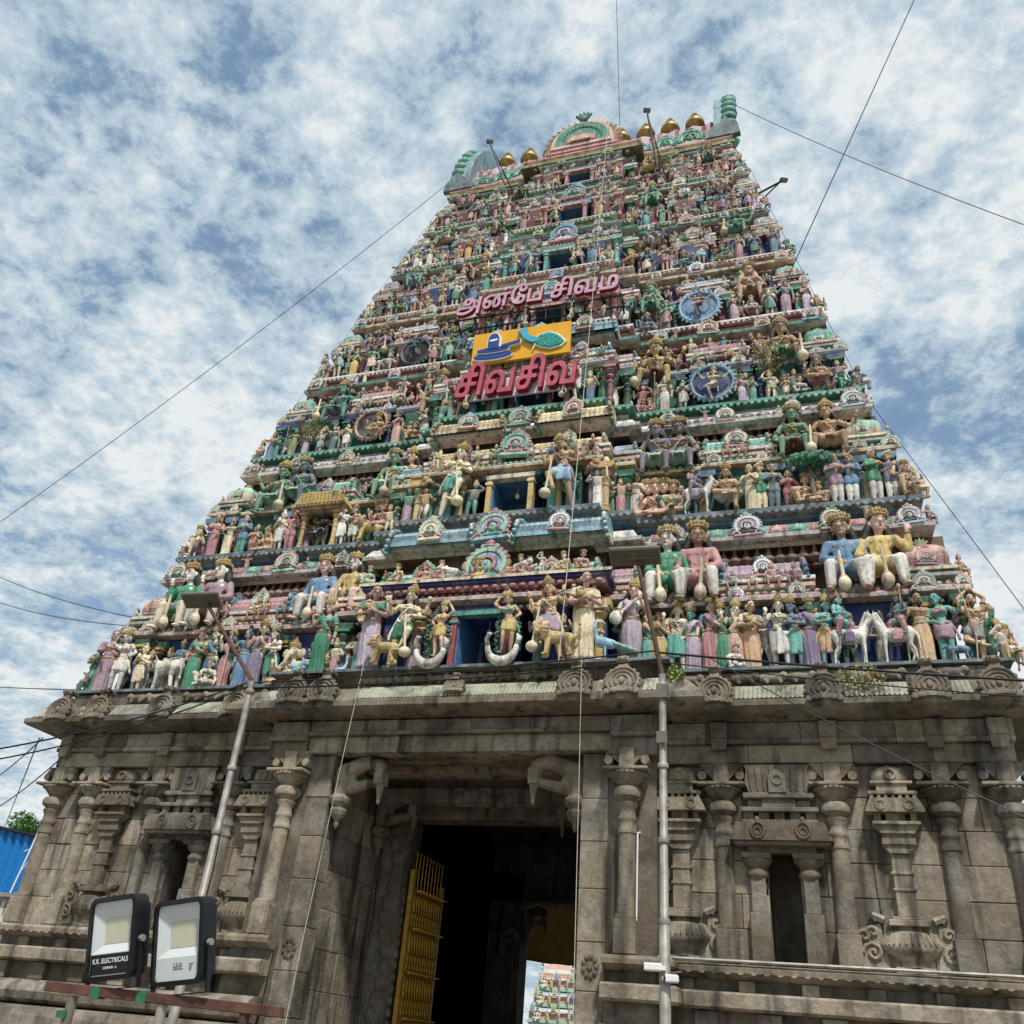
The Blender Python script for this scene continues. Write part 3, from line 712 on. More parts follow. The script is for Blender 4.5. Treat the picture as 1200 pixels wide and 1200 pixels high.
STATUES = []
ROLE = {'body': 'skin', 'garment': 'cloth', 'skirt': 'cloth', 'blouse': 'cloth2', 'trousers': 'cloth2', 'sash': 'cloth2', 'hair': 'hair', 'crown': 'gold', 'turban': 'cloth2', 'jewellery': 'jewel',
        'mace': 'prop', 'staff': 'prop', 'bow': 'prop', 'veena': 'cloth2', 'pot': 'gold', 'mane': 'cloth', 'saddle': 'cloth2', 'cloth': 'cloth', 'tail': 'cloth2', 'horse_tail': 'cloth', 'rock': 'cloth'}
def arch_extent(key):
    A = ARCH[key]
    if '_ext' not in A:
        zs = [v.co.z for k in ('body', 'crown', 'turban', 'hair', 'skirt') if k in A and not isinstance(A[k], tuple) for v in A[k].vertices]
        A['_ext'] = (min(zs), max(zs))
    return A['_ext']
def statue(name, key, loc, h, rz=0, mirror=False, skin='cream', cloth='green', cloth2='white', hair='black', gold='gold', jewel='gold', prop='tan', wear=.8, small=False, scx=1.0):
    z0, z1 = arch_extent(key); s = h/(z1-z0)
    root = empty(name, (loc[0], loc[1], loc[2]-z0*s), R(rz)); root.scale = (-s*scx if mirror else s*scx, s, s)
    c = dict(skin=skin, cloth=cloth, cloth2=cloth2, hair=hair, gold=gold, jewel=jewel, prop=prop)
    for k, me in ARCH[key].items():
        if k == '_ext': continue
        if k == 'face':
            if not small: link('face', me, [P('black', .2), P('white', .2), P('red', .3)], root)
            continue
        if small and k in ('jewellery',): continue
        link(k, me, P(c[ROLE[k]], .2 if k == 'hair' else wear), root)
    return root
# ---------------------------------------------------------------- the gateway tower: stone base, seven painted tiers, vaulted roof
Z0 = [8.62, 13.25, 17.48, 21.55, 25.2, 28.75, 32.0]
ZE = [12.28, 16.6, 20.85, 24.6, 28.2, 31.55, 34.5]
YB = 19.8
XC = .2
def Yl(z): return 1.43+.2767*(z-12.28)
def Wl(z): return 10.28-.1755*(z-12.28)
CB, S2, R1, R2, R3 = .27, .345, .505, .705, .865
PROJ = .9
SB = [.72, .60, .48, .42, .36, .32, .30]     # depth of the statue ledges, tier by tier
tower = tag(empty('temple_tower', (0, 8, 0)), 'tall tapering temple gateway tower crowded with painted sculpture on a dark stone base', 'tower')
def child(name, mb, mats, parent, smooth=False, **k):
    """part whose mesh is given in world coordinates"""
    o = obj(name, mb, mats, parent, smooth, **k)
    return o
tower.location = (0, 0, 0)
def plan(k, z, rec=.12, proj=PROJ, side='both', door=None):
    Y, W, W0 = Yl(z), Wl(z), Wl(Z0[k])
    yb = 20.4-Y
    half = [(W-.55, yb), (W, Y)]
    if rec: half += [(R3*W0, Y), (R3*W0, Y+rec), (R2*W0, Y+rec), (R2*W0, Y), (R1*W0, Y), (R1*W0, Y+rec), (S2*W0, Y+rec)]
    else: half += [(S2*W0, Y)]
    half += [(S2*W0, Y-proj*.5), (CB*W0, Y-proj*.5), (CB*W0, Y-proj)]
    if door:
        rt = half+[(XC+door, Y-proj), (XC+door, Y-proj+1.5)]
        lf = [(-x, y) for x, y in half]+[(XC-door, Y-proj), (XC-door, Y-proj+1.5)]
        return lf, rt[::-1]
    return [(-x, y) for x, y in half]+half[::-1]
def sw(name, k, z, prof, mats, parent, rec=.35, proj=PROJ, smooth=False):
    mb = MB(); idx = []; ml = []
    for m in mats:
        if m not in ml: ml.append(m)
        idx.append(ml.index(m))
    mb.sweep(plan(k, z, rec, proj), prof, idx, close_ends=False)
    return child(name, mb, [P(m) for m in ml], parent, smooth)

# shared ornaments --------------------------------------------------
ORN = {}
def arch_ornament_mesh():
    """horseshoe arch plaque with concentric bands, side scrolls and a finial face, 1 wide, about 1.15 high, front towards -Y"""
    m = MB()
    def arc(r, a0, a1, n, cz=.48): return [(r*math.cos(a0+(a1-a0)*i/n), cz+r*math.sin(a0+(a1-a0)*i/n)) for i in range(n+1)]
    a0, a1 = -.62, math.pi+.62
    def band(ro, ri, y0, y1, mi, n=20):
        o = arc(ro, a0, a1, n); i_ = arc(ri, a0, a1, n)
        for q in range(n):
            p = [o[q], o[q+1], i_[q+1], i_[q]]
            m.prism([p[3], p[0], p[1], p[2]][::1], y0, y1, mi)
    m.prism(arc(.46, a0, a1, 20), -.03, .08, 3)
    for i in range(15):                       # scalloped rim
        a = a0+(a1-a0)*(i+.5)/15; m.ell((.455*math.cos(a), -.04, .48+.455*math.sin(a)), (.062, .05, .062), 0, 7, 4)
    band(.43, .33, -.10, .0, 1); band(.32, .23, -.07, .0, 2); band(.22, .15, -.11, .0, 0)
    m.ell((0, -.05, .46), (.12, .07, .15), 1, 8, 5); m.ell((0, -.11, .50), (.05, .05, .07), 2, 6, 4)
    for s in (-1, 1):
        pts = [(s*(.36+.15*math.cos(t)*(1-t/9)), -.06, .12+.13*math.sin(t)*(1-t/9)) for t in [i*.55 for i in range(12)]]
        m.tube(pts, .04, 5, 0)
    m.prism([(-.5, 0), (.5, 0), (.42, .10), (-.42, .10)], -.10, .08, 2)
    m.lathe([(.12, .90), (.16, .95), (.10, 1.0), (.13, 1.06), (.06, 1.12), (.001, 1.18)], 8, (0, -.02, 0), 0, sy=.6)
    for s in (-1, 1):
        m.ell((s*.14, -.03, .98), (.07, .04, .06), 1, 6, 4); m.ell((s*.05, -.1, .97), (.025, .02, .025), 2, 5, 4)
    return m.mesh('arch_ornament', True)
def flame_finial_mesh():
    m = MB()
    for i in range(5):
        a = (i-2)*.42; m.cap((0, 0, .1), .10, (.35*math.sin(a), -.02, .15+.35*math.cos(a)), .05, i % 2, 6)
    m.ell((0, -.05, .15), (.16, .1, .15), 1, 8, 5)
    return m.mesh('finial', True)
def baluster_mesh():
    m = MB(); m.lathe([(.06, 0), (.11, .02), (.11, .06), (.05, .10), (.13, .16), (.17, .24), (.15, .32), (.06, .38), (.09, .42), (.05, .47), (.02, .50), (.045, .54), (.001, .60)], 10)
    return m.mesh('baluster', True)
def column_mesh():
    """plastered column with rings and a spreading capital: 1 high, radius about .1"""
    m = MB()
    m.lathe([(.13, 0), (.13, .06), (.10, .08), (.11, .12), (.085, .15), (.085, .50), (.105, .52), (.105, .55), (.08, .57), (.10, .62), (.12, .66), (.09, .70), (.075, .72), (.13, .77), (.155, .80), (.12, .84), (.09, .855)], 12, mats=[0,0,1,1,0,0,1,1,0,0,1,1,0,0,1,1])
    m.box(-.17, .17, -.17, .17, .855, .90, 1); m.box(-.22, .22, -.14, .14, .90, 1.0, 0)
    return m.mesh('column', True)
def barrel_mesh(L, r, rows=9, tile=.14):
    """ribbed barrel vault lying along X, length L, radius r, with scalloped tile relief"""
    m = MB(); nx = max(8, int(L/tile)*4); na = rows*4
    for i in range(nx+1):
        x = -L/2+L*i/nx
        for j in range(na+1):
            a = math.pi*(-.08+1.0*j/na)
            ph = (j % 4)/4.0
            rr = r*(1+.055*abs(math.sin(math.pi*x/tile))-.06*ph)
            m.v.append((x, -rr*math.cos(a), rr*math.sin(a)*1.05))
    for i in range(nx):
        for j in range(na):
            k = i*(na+1)+j; m.f.append((k, k+1, k+na+2, k+na+1)); m.m.append((j//4) % 2)
    m.v.append((-L/2, 0, 0)); m.v.append((L/2, 0, 0)); c = len(m.v)-2
    for j in range(na): m.f.append((c, j+1, j)); m.m.append(0); k = nx*(na+1)+j; m.f.append((c+1, k, k+1)); m.m.append(0)
    return m.mesh('barrel_roof', True)
def end_fan_mesh():
    """curled horn-like end plate of a barrel roof: a crescent plate with a scalloped bead rim, thin along X, radius 1"""
    m = MB(); n = 14
    out = []; inn = []
    for i in range(n+1):
        t = i/n; a = R(205)-R(250)*t; ro = 1.05+.22*t*t; out.append((ro*math.cos(a), ro*math.sin(a)+.06*t)); inn.append((.72*math.cos(a), .72*math.sin(a)))
    for i in range(n):
        o = len(m.v); q = [inn[i], out[i], out[i+1], inn[i+1]]
        for x in (-.13, .13): m.v.extend([(x, p[0], p[1]) for p in q])
        for f in ((0,1,2,3), (7,6,5,4), (1,5,6,2), (0,3,7,4), (0,4,5,1), (3,2,6,7)): m.f.append(tuple(o+w for w in f)); m.m.append(0)
        a = R(205)-R(250)*(i+.5)/n; ro = 1.10+.22*((i+.5)/n)**2
        m.ell((0, ro*math.cos(a), ro*math.sin(a)+.03), (.21, .13, .13), 1, 7, 5)
    m.lathe([(.70, -.10), (.72, -.06), (.72, .06), (.70, .10)], 16, axis='x', m=2)
    m.ell((0, 1.02, .62), (.2, .22, .26), 2, 8, 5)
    return m.mesh('end_fan', True)
def lotus_mesh():
    """one lotus-leaf panel: 1 wide, 1 high, lobed relief"""
    m = MB()
    for i in range(7):
        a = math.pi*(.06+.88*i/6); m.cap((0, -.03, .12), .10, (.40*math.cos(a), -.05, .12+.70*math.sin(a)), .10, 0, 6)
    m.ell((0, -.10, .24), (.17, .10, .20), 1, 8, 5); m.box(-.5, .5, 0, .05, 0, 1, 1)
    return m.mesh('lotus_panel', True)
def disc_mesh():
    m = MB(); m.lathe([(.001, -.02), (.84, -.02), (.86, .06), (.92, .08), (.98, .04), (1.0, -.02), (.98, -.10)], 28, axis='y', mats=[0, 1, 1, 1, 1, 1])
    for i in range(26):
        a = 2*math.pi*i/26; m.cap((.98*math.cos(a), -.01, .98*math.sin(a)), .07, (1.10*math.cos(a), -.01, 1.10*math.sin(a)), .03, 1, 5)
    return m.mesh('roundel', True)
ORN['arch'] = arch_ornament_mesh(); ORN['finial'] = flame_finial_mesh(); ORN['bal'] = baluster_mesh(); ORN['col'] = column_mesh()
ORN['fan'] = end_fan_mesh(); ORN['lotus'] = lotus_mesh(); ORN['disc'] = disc_mesh()
_bar = {}
def barrel(L, r):
    k = (round(L, 1), round(r, 2))
    if k not in _bar: _bar[k] = barrel_mesh(k[0], k[1])
    return _bar[k]
KUDU = [('grey', 'pink', 'mint', 'dark'), ('sky', 'white', 'rose', 'dark'), ('pink', 'mint', 'cream', 'brown'), ('teal', 'cream', 'rose', 'dkgreen'), ('lilac', 'cream', 'sky', 'dark'), ('cream', 'rose', 'grey', 'brown'), ('mint', 'grey', 'pink', 'dark')]
kq = [0]
def kudu(parent, x, y, z, s, pal=None, name='arch_ornament'):
    kq[0] += 1
    pl = KUDU[(kq[0]*3+int(abs(x*7))) % 7] if pal is None else (KUDU[pal] if isinstance(pal, int) else pal)
    s *= .78+.34*((kq[0]*37) % 11)/10
    return link(name, ORN['arch'], [P(c) for c in pl], parent, (x, y, z), (R(-8), R(((kq[0]*53) % 7)-3), R(((kq[0]*29) % 9)-4)), (s*(.9+.2*((kq[0]*17) % 5)/4), s*.9, s))
BARC = [('mauve', 'rose'), ('mint', 'teal'), ('cream', 'yellow'), ('sky', 'slate'), ('rose', 'mauve'), ('sky', 'lilac'), ('mauve', 'lilac')]
FANC = [('sky', 'blue', 'mint'), ('mint', 'teal', 'rose'), ('blue', 'yellow', 'mint'), ('teal', 'sky', 'cream'), ('sky', 'mint', 'lilac'), ('slate', 'mint', 'rose'), ('teal', 'blue', 'mauve')]
def shala(parent, x0, x1, y, z, r, ci, fans=(1, 1), kud=1, base=True, w=None):
    """barrel roof on a little moulded base; y is the front line of the base"""
    L = x1-x0; xc = (x0+x1)/2; yc = y+r*1.15
    if base:
        mb = MB(); b0 = z
        for dz, o_, mi in ((0.0, .10, 1), (.09, .04, 0), (.16, .12, 2), (.23, .02, 0)):
            mb.box(x0-o_, x1+o_, y-o_+.06, yc+r, b0+dz+.001, b0+dz+(.085 if dz else .088), mi)
        child('roof_base', mb, [P('dkgreen' if ci % 2 else 'brown'), P('pink'), P('white')], parent); z = z+.32
    c = BARC[ci % len(BARC)]; f = FANC[ci % len(FANC)]
    link('barrel_roof', barrel(L-.1, r), [P(c[0]), P(c[1])], parent, (xc, yc, z+r*.1))
    for s, on in ((-1, fans[0]), (1, fans[1])):
        if on: link('end_fan', ORN['fan'], [P(q) for q in f], parent, (xc+s*(L/2-.05), yc, z+r*.12), (0, R(10*s), R(180)), (r*.75, r*1.02, r*1.05))
    if kud == 1: kudu(parent, xc, y-.02, z-.02, r*1.55)
    elif kud == 2:
        for q in (-.26, .26): kudu(parent, xc+q*L, y-.02, z-.02, r*1.35)
    return z
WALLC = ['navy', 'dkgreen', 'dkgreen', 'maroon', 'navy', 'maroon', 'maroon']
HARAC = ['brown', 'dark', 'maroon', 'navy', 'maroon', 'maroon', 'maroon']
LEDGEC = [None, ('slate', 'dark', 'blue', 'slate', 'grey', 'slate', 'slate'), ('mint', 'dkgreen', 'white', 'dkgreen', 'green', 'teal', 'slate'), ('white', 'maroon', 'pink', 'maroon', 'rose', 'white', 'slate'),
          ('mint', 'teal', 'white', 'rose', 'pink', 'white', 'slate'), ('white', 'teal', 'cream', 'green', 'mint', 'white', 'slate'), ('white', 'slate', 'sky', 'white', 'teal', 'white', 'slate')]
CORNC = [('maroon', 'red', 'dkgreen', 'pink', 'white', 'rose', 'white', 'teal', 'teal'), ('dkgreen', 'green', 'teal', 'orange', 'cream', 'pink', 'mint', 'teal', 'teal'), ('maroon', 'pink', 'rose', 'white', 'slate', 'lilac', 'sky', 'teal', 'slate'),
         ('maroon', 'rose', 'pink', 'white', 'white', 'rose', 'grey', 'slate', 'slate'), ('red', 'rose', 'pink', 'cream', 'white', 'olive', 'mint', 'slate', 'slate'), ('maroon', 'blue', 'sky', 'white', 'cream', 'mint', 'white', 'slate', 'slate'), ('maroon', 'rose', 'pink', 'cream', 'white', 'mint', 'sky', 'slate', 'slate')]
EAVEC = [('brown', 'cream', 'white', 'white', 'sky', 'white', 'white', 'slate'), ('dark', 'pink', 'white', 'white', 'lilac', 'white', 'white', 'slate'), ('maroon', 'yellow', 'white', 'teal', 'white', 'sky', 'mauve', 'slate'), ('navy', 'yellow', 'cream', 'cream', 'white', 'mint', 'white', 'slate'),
         ('maroon', 'cream', 'white', 'teal', 'white', 'pink', 'mint', 'slate'), ('maroon', 'yellow', 'white', 'mint', 'pink', 'sky', 'white', 'slate'), ('maroon', 'cream', 'white', 'teal', 'pink', 'pink', 'rose', 'slate')]
tiers = []
def build_tier(k):
    z0, ze = Z0[k], ZE[k]; s = (ze-z0)/3.66; W0 = Wl(z0)
    zn = Z0[k+1] if k < 6 else 35.3
    z1 = z0+1.62*s; hb = z1+.55*s
    yf = Yl(z0)
    # wall band with the doorway (the tier's own mesh)
    mb = MB(); dw = .56*max(.85, s)
    for pl in plan(k, z0, .12, PROJ, door=dw): mb.sweep(pl, [(-SB[k], z0-.3), (-SB[k], z1+.1)], 0, close_ends=False)
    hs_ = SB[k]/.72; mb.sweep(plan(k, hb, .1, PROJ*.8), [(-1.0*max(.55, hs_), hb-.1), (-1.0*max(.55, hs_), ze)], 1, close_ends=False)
    yc0 = yf-PROJ+SB[k]
    mb.box(XC-dw-.02, XC+dw+.02, yc0+1.35, yc0+1.45, z0-.2, z1+.2, 2)
    mb.box(XC-dw-.3, XC+dw+.3, yc0+.002, yc0+1.4, z0-.12, z0-.002, 2)
    mb.box(XC-dw-.3, XC+dw+.3, yc0+.004, yc0+1.4, z1-.05, z1+.2, 2)
    # solid core behind
    Wt, Yt = Wl(zn), Yl(zn)
    mb.box(-Wt+1.2, Wt-1.2, Yt+1.1, 20.4-Yt-1.1, z0-.3, zn-.3, 1)
    tier = child('tier', mb, [P(WALLC[k], .35), P(HARAC[k], .3), P('blue' if k else 'navy', .4)], tower)
    tiers.append(tier)
    # painted reveals of the doorway
    for q in (-1, 1):
        mb = MB(); mb.box(XC+q*(dw-.012)-.01, XC+q*(dw-.012)+.01, yc0+.02, yc0+1.3, z0, z1-.06, 0); child('door_reveal', mb, paint('2f6fa8', .4), tier)
    # dark inner door leaf frame
    mb = MB(); d2 = dw*.62
    mb.box(XC-d2, XC+d2, yc0+1.25, yc0+1.34, z0, z0+1.25*s, 0); mb.box(XC-d2-.1, XC-d2, yc0+1.2, yc0+1.346, z0, z0+1.34*s, 1); mb.box(XC+d2, XC+d2+.1, yc0+1.2, yc0+1.346, z0, z0+1.34*s, 1); mb.box(XC-d2, XC+d2, yc0+1.2, yc0+1.346, z0+1.25*s, z0+1.34*s, 1)
    child('door', mb, [P('black'), P('slate')], tier)
    mb = MB(); mb.tube([(XC, yc0+.6, z1-.04), (XC, yc0+.6, z1-.25*s)], .012, 5); mb.ell((XC, yc0+.6, z1-.32*s), (.07, .07, .09)); child('hanging_bulb', mb, P('white', .1), tier, True)
    # door frame
    mb = MB()
    for q in (-1, 1): mb.box(XC+q*(dw+.07)-.07, XC+q*(dw+.07)+.07, yc0-.10, yc0+.1, z0, z1-.06, 0); mb.box(XC+q*(dw+.07)-.10, XC+q*(dw+.07)+.10, yc0-.13, yc0+.08, z1-.34*s, z1-.26*s, 1)
    mb.box(XC-dw-.16, XC+dw+.16, yc0-.12, yc0+.1, z1-.16*s, z1-.02, 1)
    child('door_frame', mb, [P(['red', 'yellow', 'maroon', 'rose', 'teal', 'rose', 'rose'][k]), P(['teal', 'cream', 'rose', 'pink', 'mint', 'pink', 'pink'][k])], tier)
    # ledge
    if k:
        zb = ZE[k-1]
        h = z0-zb
        lc = LEDGEC[k]
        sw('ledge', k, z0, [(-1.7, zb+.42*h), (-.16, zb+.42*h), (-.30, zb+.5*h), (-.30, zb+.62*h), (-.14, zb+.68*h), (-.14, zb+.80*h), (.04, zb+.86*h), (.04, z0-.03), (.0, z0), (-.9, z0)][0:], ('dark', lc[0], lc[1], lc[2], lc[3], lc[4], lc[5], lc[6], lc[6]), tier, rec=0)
    cc = CORNC[k]
    sw('cornice', k, z1, [(-SB[k]-.05, z1), (-.40*hs_, z1), (-.40*hs_, z1+.09*s), (-.25*hs_, z1+.13*s), (-.02, z1+.17*s), (.0, z1+.24*s), (-.10*hs_, z1+.33*s), (-.30*hs_, z1+.42*s), (-.32*hs_, hb), (-1.0*max(.55, hs_)-.02, hb)], cc, tier, rec=.12)
    # dentil beads under the cornice lip and on its fascia (too small to pick apart)
    mb = MB(); pl = plan(k, z1, .12)
    step = .17*max(s, .8)
    for i in range(len(pl)-1):
        (xa, ya), (xb, yb_) = pl[i], pl[i+1]
        if abs(yb_-ya) > .01: continue
        n = int(abs(xb-xa)/step)
        for q in range(n):
            x = xa+(xb-xa)*(q+.5)/n
            mb.box(x-.05, x+.05, ya+.28*hs_, ya+.36, z1+.015, z1+.085*s, 0); mb.ell((x, ya+.16*hs_, z1+.385*s), (.065, .06, .045), 1, 6, 4)
    tag(child('dentil_row', mb, [P(['white', 'orange', 'pink', 'mint', 'pink', 'sky', 'pink'][k]), P(['pink', 'mint', 'white', 'rose', 'cream', 'lilac', 'mint'][k])], tier), kind='stuff')
    ec = EAVEC[k]
    hl = (zn-ze)*.42 if k < 6 else .4
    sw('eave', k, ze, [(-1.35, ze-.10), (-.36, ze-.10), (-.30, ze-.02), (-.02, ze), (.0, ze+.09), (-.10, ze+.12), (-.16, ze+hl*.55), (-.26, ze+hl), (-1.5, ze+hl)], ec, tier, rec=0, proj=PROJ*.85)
    mb = MB()
    for zq, off, pz, rc, sp_, hh_ in (((Z0[k]-.16, -.03, PROJ, 0, .20, .045),) if k else ()):
        pl = plan(k, ze if zq > ze else z0, rc, pz)
        for i in range(len(pl)-1):
            (xa, ya), (xb, yb_) = pl[i], pl[i+1]
            if abs(yb_-ya) > .01: continue
            n = int(abs(xb-xa)/(sp_*max(s, .8)))
            for q in range(n):
                x = xa+(xb-xa)*(q+.5)/n; mb.ell((x, ya+off, zq), (sp_*.30, .035, hh_), 0 if zq > ze else 1, 6, 4)
    if mb.v: tag(child('bead_row', mb, [P(['rose', 'grey', 'cream', 'cream', 'rose', 'grey', 'rose'][k]), P(['grey', 'grey', 'mint', 'white', 'pink', 'cream', 'grey'][k])], tier), kind='stuff')
    # lotus panels on the sloping band of the lower tiers
    ny = Yl(ze)
    pw = .46 if k == 0 else .42
    hh = hl*.98-.12
    if k in (0, 1):
        for q in (-1, 1):
            n = int((Wl(ze)-S2*W0-.15)/pw)
            for i in range(n):
                x = q*(S2*W0+.12+(i+.5)*pw)
                link('lotus_panel', ORN['lotus'], [P((('pink', 'mint')[i % 2]) if k == 0 else 'lilac'), P(('rose', 'teal')[i % 2] if k == 0 else 'white')], tier, (x, ny+.13, ze+.125), (R(-12), 0, 0), (pw*.98, .45, hh))
    # arch ornaments along the eave
    for q in (-1, 1):
        for f, sc in ((.44, .62), (.605, .72), (.79, .62), (.95, .66)):
            kudu(tier, q*f*W0*(Wl(ze)/W0), ny+.02, ze+.06, sc*max(.72, s)*.9)
        kudu(tier, XC+q*CB*W0*.55, ny-PROJ*.85+.02, ze+.06, .55*max(.75, s))
    # arch ornaments on the cornice over the wall
    for q in (-1, 1):
        for f in (.545, .665, .90, .97): kudu(tier, q*f*W0*.99, Yl(z1)+.05, z1+.20*s, .40*s)
        for f in (.42, .78): kudu(tier, q*f*W0*.99, Yl(z1)+.17, z1+.20*s, .36*s)
    # barrel roofs in the middle bay of either wing, domed corner roofs, stepped roofs beside the centre
    yh = Yl(hb)
    r = .40*s
    for q in (-1, 1):
        xa, xb = sorted((q*R1*W0*.985, q*R2*W0*.985))
        if k in (2, 3):
            shala(tier, xa+.1, xb-.1, yh+.10, hb+.22*s, r*.72, k+2, kud=0)
            d = .62 if k == 2 else .60
            pass
        else: shala(tier, xa+.1, xb-.1, yh+.10, hb, r, k + (0 if k else (0 if q < 0 else 6)))
        # corner roof
        xa, xb = sorted((q*R3*W0*.99, q*Wl(hb)*.985))
        corner_roof(tier, k, xa+.02, xb, yh+.04, hb, s, q)
        xa, xb = sorted((q*CB*W0*1.02, q*(S2*W0)))
        shala(tier, xa, xb, yh-PROJ*.5+.12, hb-.02, r*.72, k+3+q, fans=(q < 0, q > 0), kud=0, base=True)
    # centre roof
    zc = hb; xa = CB*W0*.95
    if k == 0: zc = z0+2.13+.0
    if k < 6:
        shala(tier, XC-xa+.05, XC-.45, yh-PROJ+.12, zc, r*.85, k+1, fans=(1, 0), kud=1); shala(tier, XC+.45, XC+xa-.05, yh-PROJ+.12, zc, r*.85, k+1, fans=(0, 1), kud=1)
        kudu(tier, XC, yh-PROJ+.02, zc+.1, 1.15*s, (('rose', 'mint', 'sky', 'teal'), ('rose', 'teal', 'mint', 'rose'), ('rose', 'mint', 'sky', 'cream'), ('teal', 'mint', 'sky', 'mauve'), ('sky', 'blue', 'rose', 'white'), ('sky', 'teal', 'rose', 'green'), ('rose', 'sky', 'mint', 'blue'))[k])
    if k < 6:
        yq = Yl(ze)-PROJ*.85-.26; zq = ze+.06; rq = .40*s; xq = CB*W0*.97
        if k < 3: shala(tier, XC-xq, XC-.5*s, yq, zq, rq, (3, 2, 3, 4, 5, 6)[k], fans=(1, 1), kud=1, base=False); shala(tier, XC+.5*s, XC+xq, yq, zq, rq, (3, 2, 3, 4, 5, 6)[k], fans=(1, 1), kud=1, base=False)
        kudu(tier, XC, yq-.06+(0 if k < 3 else .25), zq-(.18 if k < 3 else .05), (.85 if k < 3 else .62)*s, (('rose', 'mint', 'sky', 'teal'), ('rose', 'mint', 'teal', 'cream'), ('mint', 'sky', 'rose', 'teal'), ('sky', 'blue', 'rose', 'white'), ('sky', 'teal', 'rose', 'green'), ('rose', 'sky', 'mint', 'blue'))[k])
    # pot balusters in the dark slot under the eave
    zb_ = ze-.10-.62*s
    n_b = 0
    for q in (-1, 1):
        for fa, fb in ((R1-.02, R2+.02), (S2+.02, R1-.03), (R2+.03, R3)):
            n = int((fb-fa)*W0/(.26*s))
            for i in range(n):
                x = q*(fa+(fb-fa)*(i+.5)/n)*W0*.985
                if k < 4 or i % 2 == 0:
                    link('baluster', ORN['bal'], P('brown' if k < 2 else ('maroon' if k % 2 == 0 else 'brown')), tier, (x, Yl(hb)+.72 if k < 2 else Yl(hb)+.45, zb_), None, s*.98)
    # wall columns
    ca, cb_ = [('dkgreen', 'yellow'), ('blue', 'slate'), ('navy', 'green'), ('dkgreen', 'teal'), ('rose', 'mauve'), ('blue', 'sky'), ('rose', 'pink')][k]
    for q in (-1, 1):
        for f, yo in ((.52, .50), (.69, .50), (.88, .50), (.985, .45), (.49, .85), (.36, .85), (.72, .85), (.85, .85)):
            yo = min(yo, SB[k]+.02); x = q*f*W0 if f < .95 else q*(W0-.55)
            link('column', ORN['col'], [P(ca), P(cb_)], tier, (x, yf+yo, z0), None, (1.1*s, 1.1*s, 1.61*s))
        for f in (.5, .95): link('column', ORN['col'], [P(['yellow', 'yellow', 'maroon', 'rose', 'teal', 'rose', 'rose'][k]), P(['cream', 'orange', 'rose', 'pink', 'mint', 'pink', 'pink'][k])], tier, (XC+q*f*CB*W0, yf-PROJ+SB[k]-.10, z0), None, (1.2*s, 1.2*s, 1.61*s))
        link('column', ORN['col'], [P('dkgreen'), P('green')], tier, (q*(CB+.04)*W0+q*.1, yf-PROJ*.5+SB[k]-.05, z0), None, (1.2*s, 1.2*s, 1.61*s))
    if k > 2:
        for q in (-1, 1):
            for i in range(4):
                y = yf+1.7+i*1.15; link('column', ORN['col'], [P(ca), P(cb_)], tier, (q*(W0-.42), y, z0), None, (1.1*s, 1.1*s, 1.61*s))
            for i in range(3):
                xx = q*(Wl(ze)-.02); yy = Yl(ze)+1.2+i*1.5
                link('arch_ornament', ORN['arch'], [P(c) for c in KUDU[(k+i) % 5]], tier, (xx, yy, ze+.06), (0, 0, R(90*q)), .6*max(.72, s))
                xx = q*(Wl(hb)-.55); link('barrel_roof', barrel(1.2, .34), [P('mauve'), P('rose')], tier, (xx, yy, hb+.12), (0, 0, R(90)))
    return tier
def corner_roof(parent, k, xa, xb, y, z, s, q):
    mb = MB(); xc = (xa+xb)/2; w = (xb-xa)/2; d = w*.95; yc = y+d
    for dz, o_, mi in ((0, .08, 1), (.08, .0, 0), (.16, .07, 2), (.24, -.02, 1)): mb.box(xc-w-o_, xc+w+o_, y-o_, yc+d+o_, z+dz*s+.001, z+(dz+.078)*s, mi)
    child('roof_base', mb, [P('dkgreen' if k < 3 else 'maroon'), P('grey'), P('cream')], parent)
    mb = MB(); z = z+.32*s
    prof = [(1.0, 0), (1.06, .08), (1.10, .18), (1.06, .30), (.92, .42), (.66, .50), (.3, .54), (.08, .55)]
    n = 28
    for r, h in prof:
        for i in range(n):
            a = 2*math.pi*i/n; c_, s_ = math.cos(a), math.sin(a); p = max(abs(c_), abs(s_))**.72
            w_ = 1+.03*math.sin(a*14)
            mb.v.append((xc+w*.92*r*w_*c_/p, yc+d*.92*r*w_*s_/p, z+h*1.15*s))
    for j in range(len(prof)-1):
        for i in range(n): mb.f.append((j*n+i, j*n+(i+1) % n, (j+1)*n+(i+1) % n, (j+1)*n+i)); mb.m.append((j//2) % 2)
    mb.f.append(tuple((len(prof)-1)*n+i for i in range(n))); mb.m.append(0)
    c = [('rose', 'pink'), ('cream', 'mint'), ('mint', 'teal'), ('pink', 'teal'), ('mauve', 'slate'), ('cream', 'slate'), ('rose', 'mauve')][k]
    child('dome_roof', mb, [P(c[0]), P(c[1])], parent, True)
    kudu(parent, xc, y+.0, z-.02, w*.95, ('rose', 'pink', 'mauve', 'teal') if k == 0 else None)
    link('finial', ORN['finial'], [P('gold'), P('teal')], parent, (xc, yc, z+.58*s), None, s*.55)

